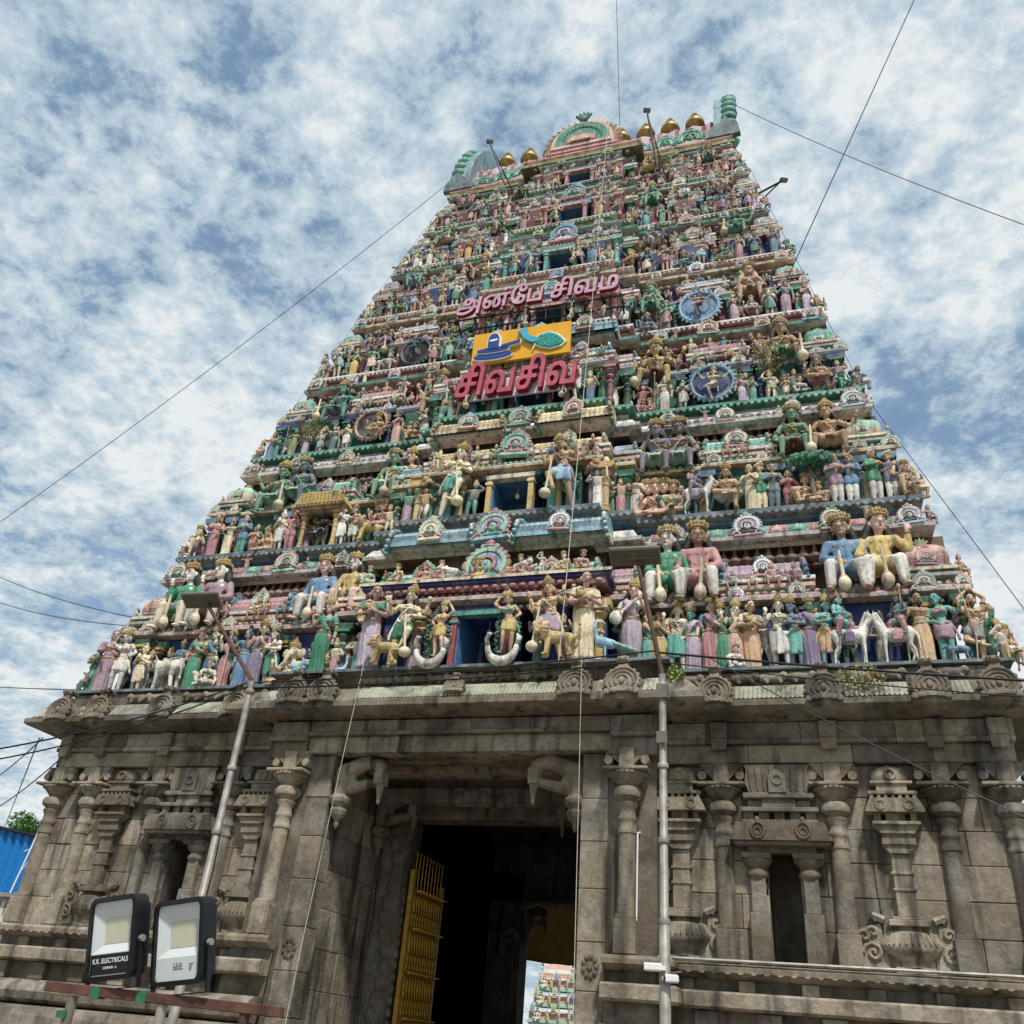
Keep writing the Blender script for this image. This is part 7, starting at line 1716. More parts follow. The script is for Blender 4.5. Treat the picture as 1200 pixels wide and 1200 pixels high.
# white crescent swan pedestals under the two little dancers
for x, nm in ((-.62, 'left'), (1.05, 'right')):
    m = MB(); pts = [(.40*math.cos(a), 0, .42+.40*math.sin(a)*1.05) for a in [math.pi*(1.0+i/12) for i in range(13)]]
    m.tube(pts, [.06+.07*math.sin(math.pi*i/12) for i in range(13)], 10); m.tube([(-.40, 0, .42), (-.44, -.02, .60), (-.36, -.06, .72), (-.28, -.1, .70)], [.07, .06, .06, .03], 8); m.tube([(.40, 0, .42), (.46, 0, .62), (.38, 0, .72)], [.07, .08, .02], 8)
    o = empty('swan_pedestal', (x, Y1-1.0, 8.62)); obj('body', m, P('white'), o, 'full')
    m = MB(); rg = random.Random(4)
    for i in range(150):
        a = math.pi*(-.12+1.24*i/149); m.ell((.30*math.cos(a)+rg.uniform(-.06, .06), .34+rg.uniform(-.05, .05), .72+.95*math.sin(a)+rg.uniform(-.07, .07)), (.055, .04, .05), 0, 5, 4)
    tag(obj('leaf_garland', m, P('dkgreen'), o, 'full'), kind='stuff')
    o.scale = (.82, .9, .86)
    tag(o, 'white crescent swan pedestal with leafy green arch %s of lowest door' % nm, 'statue', 'swan pedestals')
# lotus base, rock, pavilion, plaster tree
m = MB()
for i in range(12):
    a = 2*math.pi*i/12; m.cap((.18*math.cos(a), .18*math.sin(a), .05), .10, (.40*math.cos(a), .34*math.sin(a), .17), .06, 0, 6)
m.lathe([(.36, 0), (.40, .08), (.30, .22), (.001, .25)], 14)
o = empty('lotus_pedestal', (-4.0, Y1+.05, 8.62)); obj('petals', m, P('rose'), o, True); tag(o, 'round pink lotus pedestal under the tall green-sari woman', 'pedestal')
o = empty('pavilion_shrine', (-5.68, Y2+.16, 13.25))
for x in (-.52, .52): link('column', ORN['col'], [P('yellow'), P('orange')], o, (x, 0, 0), None, (.8, .8, 1.28))
m = MB(); m.prism([(-.72, 1.28), (.72, 1.28), (.78, 1.38), (.60, 1.72), (-.60, 1.72), (-.78, 1.38)], -.30, .5, 0); m.box(-.66, .66, -.2, .4, 1.2, 1.28, 1)
for i in range(12): m.ell((-.68+.124*i, -.31, 1.36), (.055, .04, .05), 1, 6, 4)
for j in range(4):
    for i in range(10): m.ell((-.56+.124*i, -.29+.0*j, 1.45+.07*j), (.05, .05, .04), 0, 6, 4)
obj('roof', m, [P('yellow'), P('orange')], o, True); tag(o, 'small yellow pillared pavilion on left part of second ledge', 'shrine')
m = MB(); rnd = random.Random(5)
for i in range(150):
    a, u = rnd.uniform(0, 6.28), rnd.random(); m.ell((.52*u**.5*math.cos(a), .25*math.sin(a)*u**.5, 1.36+rnd.uniform(-.13, .16)*(1-u*.5)), (.07, .06, .06), 0, 5, 4)
o = empty('plaster_tree', (7.78, Y2+.16, 13.25)); obj('crown', m, P('green'), o, True)
m = MB(); m.tube([(0, .1, 0), (.03, .12, .5), (-.02, .1, 1.3)], [.09, .07, .05], 8); obj('trunk', m, P('brown'), o, True); tag(o, 'sculpted tree with flat green crown over seated man, second ledge', 'statue')
# roundels behind the dancing figures belong to the tier
for k, x, z, r, c in ((2, 5.42, 18.42, .66, ('navy', 'sky')), (2, -5.38, 18.45, .60, ('dark', 'pink')), (3, 5.03, 22.5, .68, ('blue', 'sky')), (3, -4.85, 22.4, .60, ('dark', 'slate'))):
    link('roundel', ORN['disc'], [P(c[0]), P(c[1])], tiers[k], (x, Yl(Z0[k])+.24, z), None, (r, .8, r))
for x, sk, c, d in ((5.03, 'pink', 'red', 'pink acrobatic dancer before the blue roundel on fourth ledge'), (-4.85, 'slate', 'slate', 'grey dancing god before dark ring on fourth ledge')):
    tag(statue('statue', 'nataraja', (x, Yl(Z0[3])+.02, 21.95), 1.05, 0, False, sk, c, 'cream', small=True), d, 'statue', 'statues standing on the tower ledges')
# green lectern-like block between the horses
# ---------------------------------------------------------------- lettering signs on the tower
def islands(me):
    par = list(range(len(me.vertices)))
    def f(a):
        while par[a] != a: par[a] = par[par[a]]; a = par[a]
        return a
    for e in me.edges:
        a, b = f(e.vertices[0]), f(e.vertices[1])
        if a != b: par[a] = b
    g = {}
    for p in me.polygons: g.setdefault(f(p.vertices[0]), []).append(p)
    return list(g.values())
def letters(text, width, height, depth, bold, root, mats, shear=0.0):
    import numpy as np
    c = bpy.data.curves.new('t', 'FONT'); c.body = text; c.size = 1.0; c.resolution_u = 8
    o = bpy.data.objects.new('t', c); COL.objects.link(o); bpy.context.view_layer.update()
    cu = o.evaluated_get(bpy.context.evaluated_depsgraph_get()).to_curve(bpy.context.evaluated_depsgraph_get())
    polys = []
    for sp_ in cu.splines:
        bp = sp_.bezier_points; n = len(bp); pts = []
        if n < 2: continue
        for i in range(n):
            a, b = bp[i], bp[(i+1) % n]
            for q in range(8):
                t_ = q/8; u = 1-t_; w = a.co*u**3+a.handle_right*3*u*u*t_+b.handle_left*3*u*t_*t_+b.co*t_**3; pts.append((w.x, w.y))
        polys.append(np.array(pts))
    o.to_curve_clear(); bpy.data.objects.remove(o)
    allp = np.concatenate(polys); x0, y0 = allp.min(0); x1, y1 = allp.max(0)
    sx, sy = width/(x1-x0), height/(y1-y0); cell = height/62; pad = 6
    nx, ny = int(width/cell)+2*pad, int(height/cell)+2*pad
    wind = np.zeros((ny, nx), int)
    gx = (np.arange(nx)-pad)*cell; gy = (np.arange(ny)-pad)*cell
    for pl in polys:
        q = np.c_[(pl[:, 0]-x0)*sx, (pl[:, 1]-y0)*sy]; r_ = np.roll(q, -1, 0)
        for (ax, ay), (bx, by) in zip(q, r_):
            if ay == by: continue
            lo, hi = min(ay, by), max(ay, by); rows = np.nonzero((gy >= lo) & (gy < hi))[0]
            for w in rows: xc = ax+(gy[w]-ay)/(by-ay)*(bx-ax); wind[w, gx < xc] += 1 if by > ay else -1
    f = (wind != 0).astype(float); rb = bold/cell
    g = np.zeros_like(f); kk = int(rb)+1
    for dy in range(-kk, kk+1):
        for dx in range(-kk, kk+1):
            if dx*dx+dy*dy <= rb*rb+.3: g = np.maximum(g, np.roll(np.roll(f, dy, 0), dx, 1))
    for _ in range(2): g = (g*2+np.roll(g, 1, 0)+np.roll(g, -1, 0)+np.roll(g, 1, 1)+np.roll(g, -1, 1))/6
    vid = {}; V = []; F = []; M = []; edges = {}
    def vert(key, x, z):
        if key not in vid: vid[key] = len(V)//2; V.append((x+shear*z, -depth/2, z)); V.append((x+shear*z, depth/2, z))
        return vid[key]
    for jy in range(ny-1):
        for ix in range(nx-1):
            cs = [(ix, jy), (ix+1, jy), (ix+1, jy+1), (ix, jy+1)]; val = [g[b_, a_]-.5 for a_, b_ in cs]
            if max(val) <= 0: continue
            loop = []
            for q in range(4):
                (xa, ya), (xb, yb_), va, vb = cs[q], cs[(q+1) % 4], val[q], val[(q+1) % 4]
                if va > 0: loop.append((vert(('c', xa, ya), (xa-pad)*cell, (ya-pad)*cell), False))
                if (va > 0) != (vb > 0):
                    t_ = va/(va-vb); k_ = ('e',)+tuple(sorted(((xa, ya), (xb, yb_)))); loop.append((vert(k_, (xa+(xb-xa)*t_-pad)*cell, (ya+(yb_-ya)*t_-pad)*cell), True))
            if len(loop) < 3: continue
            F.append(tuple(2*v for v, _ in loop)); M.append(0); F.append(tuple(2*v+1 for v, _ in loop)[::-1]); M.append(1)
            for q in range(len(loop)):
                (va, ea), (vb, eb) = loop[q], loop[(q+1) % len(loop)]
                if ea and eb: F.append((2*vb, 2*va, 2*va+1, 2*vb+1)); M.append(1)
    me2 = bpy.data.meshes.new('t'); me2.from_pydata(V, [], F); me2.polygons.foreach_set('material_index', M); me2.update()
    for isl in islands(me2):
        ids = {}; vs = []; fs = []; ms = []
        for p in isl:
            f_ = []
            for i in p.vertices:
                if i not in ids: ids[i] = len(vs); vs.append(tuple(me2.vertices[i].co))
                f_.append(ids[i])
            fs.append(f_); ms.append(p.material_index)
        if len(vs) < 30: continue
        m = MB(); m.v, m.f, m.m = vs, fs, ms; obj('letter', m, mats, root)
    bpy.data.meshes.remove(me2)
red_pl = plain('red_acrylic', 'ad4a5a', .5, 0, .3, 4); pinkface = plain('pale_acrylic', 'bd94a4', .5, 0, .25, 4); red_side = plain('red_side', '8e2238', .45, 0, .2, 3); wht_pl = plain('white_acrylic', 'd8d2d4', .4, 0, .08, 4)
steel = plain('dark_steel', '2b2927', .55, .6, .3, 12)
sg = empty('letter_sign', (-2.86, 2.95, 22.42)); letters('அன்ேப சிவம்', 5.45, 1.02, .16, .026, sg, [pinkface, red_side], .10)
m = MB()
for x in [i*.62 for i in range(10)]: m.tube([(x, .12, .05), (x, 1.2, -.75)], .03, 5); m.tube([(x, .14, .05), (x, .14, -.55)], .025, 5)
for z in (-.02, -.5): m.tube([(-.1, .14, z), (5.7, .14, z)], .03, 5)
obj('support_frame', m, steel, sg); tag(sg, 'upper row of pale raised Tamil letters with red sides on steel frame', 'sign')
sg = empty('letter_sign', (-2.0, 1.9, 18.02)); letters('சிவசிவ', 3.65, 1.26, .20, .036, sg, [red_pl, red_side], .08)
m = MB(); m.box(.0, 3.8, .16, .22, .0, .72, 0); obj('backing_strip', m, wht_pl, sg)
m = MB(); m.tube([(.0, .3, .1), (3.8, .3, .1)], .03, 5)
for x in (.5, 1.9, 3.3): m.tube([(x, .3, .1), (x, 1.6, .1)], .03, 5); m.tube([(x, .3, .1), (x, .3, 1.2)], .03, 5)
obj('support_frame', m, steel, sg); tag(sg, 'lower row of four red raised Tamil letters on white strip', 'sign')
sg = empty('picture_board', (-1.8, 2.25, 19.58))
m = MB(); m.box(0, 3.16, 0, .10, 0, 1.26, 0, .01); obj('panel', m, plain('yellow_board', 'd9a012', .4, 0, .08, 2), sg)
m = MB(); m.tube([(1.0, .12, 0), (1.0, 1.3, .2)], .03, 5); m.tube([(2.3, .12, .6), (2.3, 1.3, .6)], .03, 5); obj('support_frame', m, steel, sg)
bl = plain('blue_paint', '1d3f8a', .35, 0, .1, 3); wl = plain('white_edge', 'dfe3e0', .4, 0, .05, 3)
m = MB()
def rr(poly, y0, y1, mi): m.prism(poly, y0, y1, mi)
def ellp(cx, cz, rx, rz_, a0=0, a1=2*math.pi, n=20): return [(cx+rx*math.cos(a0+(a1-a0)*i/n), cz+rz_*math.sin(a0+(a1-a0)*i/n)) for i in range(n+(0 if a1-a0 > 6.2 else 1))]
rr(ellp(.72, .20, .66, .15), -.05, -.003, 1); rr(ellp(.72, .24, .62, .13), -.08, -.05, 0); rr(ellp(.72, .40, .56, .11), -.10, -.004, 1); rr(ellp(.72, .43, .52, .09), -.13, -.10, 0)
rr([(.52, .42), (.95, .42), (.95, .85)]+ellp(.735, .85, .215, .27, 0, math.pi, 12)+[(.52, .85)], -.11, -.005, 1); rr([(.56, .45), (.91, .45), (.91, .83)]+ellp(.735, .83, .175, .23, 0, math.pi, 12)+[(.56, .83)], -.15, -.11, 0)
rr([(1.0, .42), (1.62, .55), (1.64, .70), (1.0, .58)], -.12, -.006, 1); rr([(1.0, .45), (1.60, .58), (1.61, .67), (1.0, .55)], -.15, -.12, 0); rr([(.62, .72), (.86, .74), (.86, .82), (.62, .80)], -.165, -.15, 1)
obj('lingam_emblem', m, [bl, wl], sg)
m = MB(); gr = plain('peacock_green', '1c8a66', .4, 0, .5, 9); tq = plain('peacock_blue', '3ba0b8', .4, 0, .2, 5)
rr([(1.98, .62), (2.15, .82), (2.5, .90), (2.8, .75), (3.06, .42), (2.9, .24), (2.55, .18), (2.25, .28), (2.02, .45)], -.06, -.002, 2); rr([(2.05, .60), (2.2, .76), (2.5, .83), (2.75, .70), (2.98, .42), (2.86, .30), (2.55, .25), (2.28, .34), (2.1, .46)], -.10, -.06, 0)
rnd = random.Random(2)
for i in range(60):
    x, z = rnd.uniform(2.15, 2.9), rnd.uniform(.3, .76)
    if abs(x-2.5)/.45+abs(z-.53)/.28 < 1.05: m.ell((x, -.10, z), (.035, .02, .03), 1, 6, 4)
rr([(1.60, .92), (1.72, .70), (1.95, .52), (2.15, .52), (2.2, .66), (1.95, .74), (1.80, .95), (1.78, 1.10), (1.66, 1.14), (1.58, 1.06), (1.48, 1.02)], -.12, -.003, 1)
for q in range(3): m.tube([(1.70, -.06, 1.12), (1.66+.07*q, -.06, 1.26)], .012, 4, 1)
m.tube([(2.1, -.06, .5), (2.0, -.06, .25)], .025, 5, 2); obj('peacock_emblem', m, [gr, tq, wl], sg)
tag(sg, 'yellow board with raised blue lingam and green peacock', 'sign')

# ---------------------------------------------------------------- gate leaf, cloth, inner shrine tower
g = empty('gate_leaf', (-1.95, 3.05, 0))
yel = plain('yellow_gate', 'a87f1c', .5, .1, .35, 6); gold_m = plain('brass_gate', '9a7420', .4, .6, .45, 9)
m = MB(); m.box(-.05, .05, 0, .14, .1, 5.0, 0); m.box(-.05, .05, 1.86, 2.0, .1, 4.9, 0)
for z in (.1, 1.0, 1.9, 2.8, 3.7, 4.5): m.box(-.048, .048, .14, 1.86, z, z+.12, 0)
m.box(-.01, .01, .14, 1.86, .1, 4.5, 1)
for z in (.55, 1.45, 2.35, 3.25, 4.1): m.tube([(.04, .14, z), (.04, 1.86, z)], .03, 6, 1)
obj('frame', m, [yel, gold_m], g)
m = MB(); m.lathe([(.035, 0), (.05, .05), (.035, .1), (.045, .3), (.07, .4), (.045, .5), (.04, .7), (.05, .76)], 8); sp = m.mesh('baluster', True)
for j, z in enumerate((.22, 1.12, 2.02, 2.92, 3.82)):
    for i in range(11): link('gate_baluster', sp, gold_m, g, (.03, .22+i*.157, z), None, (1.1, 1.1, 1 if j < 4 else .85))
m = MB(); m.lathe([(.02, 0), (.05, .03), (.03, .08), (.008, .2)], 7, axis='x'); kn = m.mesh('boss', True)
for j in range(6):
    for i in range(8): link('boss', kn, gold_m, g, (.05, .26+i*.215, .16+.9*j if j < 5 else 4.56))
m = MB(); m.tube([(0, 0, 0), (0, 0, .72)], [.02, .012], 6); m.ell((0, 0, .76), (.035, .035, .07)); sk_ = m.mesh('spike', True)
for i in range(9): link('spike', sk_, gold_m, g, (0, .16+i*.21, 4.62))
m = MB(); m.lathe([(.012, 0), (.03, .02), (.012, .12)], 6, axis='y'); ek = m.mesh('edge_knob', True)
for i in range(8): link('edge_knob', ek, gold_m, g, (0, 2.0, .4+i*.62), (0, 0, R(180)))
tag(g, 'tall golden lattice gate leaf standing open in the dark passage', 'gate')
# hanging cloth beyond the passage
m = MB(); nx, nz = 40, 12
for i in range(nx+1):
    u = i/nx
    for j in range(nz+1):
        v = j/nz; sag = .5*math.sin(math.pi*u)*(v); m.v.append((-5.2+6.4*u, 20.4+.12*math.sin(u*40+v*3)+.22*math.sin(u*13-v*2), 7.9-3.2*v-.25*math.sin(math.pi*u)*v*.8))
for i in range(nx):
    for j in range(nz): k = i*(nz+1)+j; m.f.append((k, k+nz+1, k+nz+2, k+1)); m.m.append(0)
o = obj('hanging_cloth', m, plain('ochre_cloth', '8f7a4c', .85, 0, .25, 3), None, 'full'); sm = o.modifiers.new('solid', 'SOLIDIFY'); sm.thickness = .015
_m = MATS['ochre_cloth'].node_tree; _tr = _m.nodes.new('ShaderNodeBsdfTranslucent'); _tr.inputs[0].default_value = srgb('a89468'); _mx = _m.nodes.new('ShaderNodeMixShader'); _mx.inputs[0].default_value = .45
_m.links.new(_m.nodes['Principled BSDF'].outputs[0], _mx.inputs[1]); _m.links.new(_tr.outputs[0], _mx.inputs[2]); _m.links.new(_mx.outputs[0], _m.nodes['Material Output'].inputs[0])
tag(o, 'ochre cloth hung across the far end of the passage', 'cloth')
# small bright shrine tower seen through the passage
def inner_tower():
    t_ = empty('inner_shrine', (-10.0, 48, -.1)); t_.scale = (.66, .9, 1.0)
    m = MB(); m.box(-2.6, 2.6, -1.2, 2.4, 0, 3.2, 0, .03); obj('wall', m, P('white', .2), t_)
    for k in range(3):
        w = 2.7-.35*k; z = 3.2+k*.95
        m = MB(); m.box(-w, w, -w*.5, w*.6, z, z+.18, 0, .02); m.box(-w+.15, w-.15, -w*.5+.12, w*.6-.1, z+.18, z+.62, 1); m.box(-w-.02, w+.02, -w*.5-.04, w*.6, z+.62, z+.74, 2, .02)
        obj('tier', m, [P('mint', .2), P('pink', .2), P('white', .2)], t_)
        for i in range(3): link('arch_ornament', ORN['arch'], [P(c, .2) for c in (('sky', 'white', 'blue', 'pink'), ('yellow', 'white', 'mint', 'rose'), ('white', 'pink', 'sky', 'mint'))[(i+k) % 3]], t_, (-w*.8+i*w*.8, -w*.5-.04, z+.55), None, .55)
        for i in range(4):
            x = -w*.6+i*w*.4
            st = statue('statue', ('deity', 'sari_a', 'crowned_a', 'four_arm')[i], (-10.0+x*.66, 48-w*.45-.12, z+.08), .75, 0, False, 'cream', ('mint', 'yellow', 'rose', 'sky')[i], 'white', small=True, wear=.2)
            tag(st, 'tiny bright statue on far inner shrine, %s from left on its %s tier' % (ordw(i+1), ('lowest', 'middle', 'upper')[k]), 'statue', 'statues on the inner shrine')
    link('barrel_roof', barrel(3.2, .8), [P('pink', .2), P('white', .2)], t_, (0, .1, 6.05))
    for q in (-1, 1): link('end_fan', ORN['fan'], [P(c, .2) for c in ('sky', 'white', 'blue')], t_, (q*1.6, .1, 6.1), (0, 0, R(180)), (.6, .8, .85))
    m = MB(); m.lathe([(.1, 0), (.2, .1), (.26, .25), (.12, .4), (.05, .6), (.001, .8)], 10); km = m.mesh('pot_finial', True)
    for i in range(3): link('pot_finial', km, plain('gilded_copper', 'a88a3c'), t_, (-.9+.9*i, .1, 6.85))
    tag(t_, 'small bright pink and white shrine tower seen through the passage', 'shrine')
inner_tower()

# ---------------------------------------------------------------- lamp poles
galv = plain('galvanised', '97928a', .55, .35, .35, 5); rust = plain('rusty_brown', '5a4238', .75, .3, .4, 7); blackp = plain('black_metal', '1b1c1f', .45, .3, .2, 10); greyl = plain('lamp_grey', '6c665c', .6, .1, .2, 6)
def lamp_pole(x, y, top, bend, lamp, label, seed, lamp_w=.95):
    o = empty('lamp_pole', (x, y, 0)); m = MB(); m.tube([(0, 0, 0), (0, 0, 3.4), (0, 0, 3.42), (0, 0, top)], [.085, .085, .07, .062], 12)
    for z in (2.6, 3.4, 4.6, 5.8, top-.25): m.lathe([(.09, z), (.095, z+.02), (.095, z+.06), (.09, z+.08)], 12)
    obj('pole', m, galv, o, True)
    m = MB(); m.tube([(0, 0, top-.3), (0, .02, top), (bend[0], bend[1], bend[2])], [.05, .045, .04], 8); obj('arm', m, rust, o, True)
    m = MB(); w, d = lamp_w/2, .20
    m.box(-w, w, -d, d, -.04, .05, 0, .02); m.box(-w+.04, w-.04, -d+.03, d-.03, -.055, -.041, 1); m.box(-.02, .02, -d+.02, d-.02, -.062, -.056, 0)
    m.box(-w+.03, w-.03, -.012, .012, -.075, -.063, 0)
    h = obj('lamp_head', m, [greyl, plain('lamp_back', '5d564c', .6, .1, .2, 4)], o, loc=lamp, rot=(R(-32), R(2), 0))
    m = MB(); m.tube([(0, .05, 2.2), (.05, .09, 4.0), (-.02, .09, 5.5), (0, .08, top-.2)], .012, 5); obj('cable', m, blackp, o)
    tag(o, label, 'lamp post', 'lamp posts before the gate'); return o
lp = lamp_pole(4.77, -2.5, 7.45, (-.45, 0, 9.72), (-.5, -.02, 9.86), 'lamp pole right of the gate with cameras and flat lamp head', 1, .98)
m = MB()
for z, s_ in ((2.74, -1), (2.60, 1)):
    m.box(-.30 if s_ < 0 else .02, -.02 if s_ < 0 else .22, -.17, -.06, z, z+.11, 0, .02); m.lathe([(.05, 0), (.05, .06)], 10, (-.32 if s_ < 0 else .0, -.115, z+.055), 1, axis='x'); m.box(-.02, .03, -.12, .0, z+.02, z+.08, 0)
obj('security_camera', m, [plain('white_plastic', 'e2e2de', .4, 0, .05, 4), blackp], lp)
m = MB(); m.tube([(0, -.02, 2.72), (.25, -.02, 2.76)], .012, 5); m.box(-.1, .1, -.1, .1, 7.0, 7.25); m.box(-.09, .09, -.12, -.1, 6.2, 6.4); obj('bracket', m, greyl, lp)
lamp_pole(-3.60, -2.5, 7.6, (-1.62, 0, 9.45), (-1.78, -.02, 9.55), 'lamp pole left of the gate with long slanting arm', 2, .95)
# ---------------------------------------------------------------- pair of floodlights on a rusty stand near the viewer
fl = empty('floodlight_stand', (3.6, -13.0, 0)); redp = plain('rusty_red_bar', '5b3c33', .75, .2, .5, 9); grn = plain('green_tape', '2a6848', .6, 0, .35, 9)
m = MB(); m.box(-.66, .82, -.025, .025, 1.655, 1.705, 0, .004); obj('cross_bar', m, redp, fl, rot=(0, R(1.2), 0))
for x, mt in ((-.46, greyl), (.12, galv), (.62, rust)):
    m = MB(); m.tube([(x, .01, 0), (x+.02, .01, 1.66)], .028, 10); obj('stand_leg', m, mt, fl, True)
for x0_, x1_, z0_, z1_ in ((-.31, -.25, 1.652, 1.708), (-.01, .05, 1.652, 1.708), (-.49, -.43, 1.55, 1.585)):
    m = MB(); m.box(x0_, x1_, -.029, .029, z0_, z1_, 0); obj('green_tape', m, grn, fl)
def floodlight(x, rz, label, left):
    o = empty('floodlight', (x, -13.02, 1.745), R(rz)); o.rotation_euler = (R(10), R(-6), R(rz))
    w, h = .185, .42; m = MB(); c_ = .035; n = 5
    def rrect(w, h, r): 
        p = []
        for cx, cz, a0 in ((w-r, r, -90), (w-r, h-r, 0), (-w+r, h-r, 90), (-w+r, r, 180)):
            for i in range(n+1): a = R(a0+90*i/n); p.append((cx+r*math.cos(a), cz+r*math.sin(a)))
        return p
    outer = rrect(w, h, .05); inner = [(x_, z_+.022) for x_, z_ in rrect(w-.024, h-.044, .035)]
    k = len(outer)
    for i in range(k):
        j = (i+1) % k; o0 = len(m.v); m.v += [(outer[i][0], -.03, outer[i][1]), (outer[j][0], -.03, outer[j][1]), (inner[j][0], -.034, inner[j][1]), (inner[i][0], -.034, inner[i][1]), (outer[i][0], .05, outer[i][1]), (outer[j][0], .05, outer[j][1]), (inner[i][0], -.018, inner[i][1]), (inner[j][0], -.018, inner[j][1])]
        for f in ((0, 1, 2, 3), (1, 0, 4, 5), (3, 2, 7, 6)): m.f.append(tuple(o0+q for q in f)); m.m.append(0)
    m.prism([(x_*.99, z_) for x_, z_ in outer], .049, .06, 0)
    for i in range(8): m.box(-w+.04+i*.042-.004, -w+.04+i*.042+.004, .06, .10, .05, h-.05, 0)
    obj('housing', m, blackp, o, True)
    m = MB(); iw, ih = w-.026, h-.05
    zs = .025
    # sloping white reflector round the emitter plate
    R0 = [(-iw, zs+.11), (iw, zs+.11), (iw, zs+ih), (-iw, zs+ih)]; E0 = [(-.08, zs+.155), (.115, zs+.155), (.115, zs+.285), (-.08, zs+.285)]
    vs = [(x_, -.016, z_) for x_, z_ in R0]+[(x_, .004, z_) for x_, z_ in E0]
    m.add(vs, [(0, 1, 5, 4), (1, 2, 6, 5), (2, 3, 7, 6), (3, 0, 4, 7)], 0); m.box(-iw, iw, -.016, .02, zs, zs+.1095, 0)
    obj('reflector', m, plain('reflector_white', 'd4dad8', .35, 0, .04, 3), o)
    m = MB(); m.box(-.079, .114, .002, .010, zs+.156, zs+.284, 0)
    obj('led_plate', m, plain('led_yellow', 'cfcdb4', .4, 0, .06, 20), o)
    m = MB()
    for s_ in (-1, 1): m.box(s_*(w+.012)-.006, s_*(w+.012)+.006, -.005, .02, -.04, .20, 0); m.lathe([(.018, -.01), (.018, .012)], 8, (s_*(w+.018), .008, .19), 1, axis='x')
    m.box(-w-.018, w+.018, -.005, .02, -.046, -.040, 0); obj('mounting_bracket', m, [blackp, galv], o)
    def print_text(s, size, x_, z_, mat, parent):
        c = bpy.data.curves.new('t', 'FONT'); c.body = s; c.size = size; c.align_x = 'CENTER'; c.extrude = .0004; c.offset = size*.016
        oo = bpy.data.objects.new('t', c); COL.objects.link(oo); bpy.context.view_layer.update(); me = bpy.data.meshes.new_from_object(oo.evaluated_get(bpy.context.evaluated_depsgraph_get())); bpy.data.objects.remove(oo)
        tag(link('lettering', me, mat, parent, (x_, -.0195, z_), (R(90), 0, 0)), kind='stuff')
    if left:
        m = MB(); m.box(-iw+.004, iw-.002, -.0178, -.0165, zs+.006, zs+.106, 0); pn = obj('name_panel', m, plain('black_print', '121314', .5, 0, .05, 3), o)
        wt = plain('white_print', 'e6e6e4', .5, 0, .02, 3); print_text('K.K. ELECTRICALS', .0345, 0, zs+.062, wt, o); print_text('CHENNAI - 4.', .018, .0, zs+.032, wt, o)
    else:
        gp = plain('grey_print', '5b5f60', .5, 0, .02, 3)
        m = MB()
        for x_, z_, w_, h_ in ((-.03, .062, .022, .022), (-.004, .062, .018, .022), (.018, .064, .014, .018), (-.03, .052, .07, .004), (.085, .072, .03, .004), (.085, .056, .018, .012), (.085, .044, .014, .008)): ring = ((x_, z_),); m.box(x_, x_+w_, -.0178, -.0165, zs+z_, zs+z_+.0035, 0); m.box(x_, x_+.0035, -.01775, -.0165, zs+z_, zs+z_+h_, 0); m.box(x_+w_-.0035, x_+w_, -.01775, -.0165, zs+z_, zs+z_+h_, 0)
        tag(obj('logo_mark', m, gp, o), kind='stuff')
    tag(o, label, 'floodlight', 'floodlights on the rusty stand'); return o
floodlight(3.40, -12, 'left black floodlight with white lettering on black panel', True)
floodlight(3.83, -12, 'right black floodlight with plain white reflector', False)
tag(fl, 'rusty red bar on legs carrying two floodlights', 'stand')
# ---------------------------------------------------------------- shed, house, tree at the far left
sh = empty('blue_shed', (-50.3, 38, 0)); bs = plain('blue_sheet', '1272b8', .45, .2, .12, 2)
m = MB(); n = 60
for i in range(n+1):
    x = -9+12.2*i/n; yo = -.22*(1 if (i//2) % 2 else 0)
    for z in (8.0, 13.9-.30*(x+9)*.5): m.v.append((x, yo, z))
for i in range(n): m.f.append((2*i, 2*i+2, 2*i+3, 2*i+1)); m.m.append(0)
m.box(-9, 3.2, .05, 9, 8.0, 11.5, 0); obj('sheet_wall', m, bs, sh)
m = MB(); m.v += [(-9.3, -.5, 14.15), (3.5, -.5, 12.25), (3.5, 10, 12.25), (-9.3, 10, 14.15), (-9.3, -.5, 14.0), (3.5, -.5, 12.1), (3.5, 10, 12.1), (-9.3, 10, 14.0)]
for f in ((0, 1, 2, 3), (7, 6, 5, 4), (0, 4, 5, 1), (1, 5, 6, 2), (2, 6, 7, 3), (3, 7, 4, 0)): m.f.append(f); m.m.append(0)
obj('roof', m, plain('dark_roof', '1d2a38', .6, .2, .2, 2), sh); m = MB(); m.box(-4.6, -3.2, -.12, -.02, 9.6, 10.3, 0); obj('vent_panel', m, plain('dark_roof', '1d2a38'), sh)
tag(sh, 'bright blue corrugated metal shed at the far left', 'shed')
hs = empty('low_house', (-48.0, 36, 0)); m = MB(); m.box(-12, 2.4, 0, 6, 0, 7.8, 0); obj('wall', m, P('pale', .9), hs); m = MB(); m.box(-12.2, 2.7, -.4, 6, 7.8, 8.05, 0); m.box(-12.2, 2.9, -.6, 6, 5.9, 6.1, 0); obj('roof_slab', m, P('grey'), hs)
m = MB(); m.tube([(1.2, .5, 8.05), (1.6, .5, 10.4), (1.9, .5, 12.2)], .06, 6); m.tube([(1.2, .5, 10.9), (2.6, .5, 11.4)], .04, 5); m.tube([(1.5, .5, 9.6), (2.2, .5, 10.8)], .035, 5); obj('aerial', m, plain('white_plastic', 'e2e2de'), hs)
tag(hs, 'weathered pale house with flat roof and white aerial below shed', 'house')
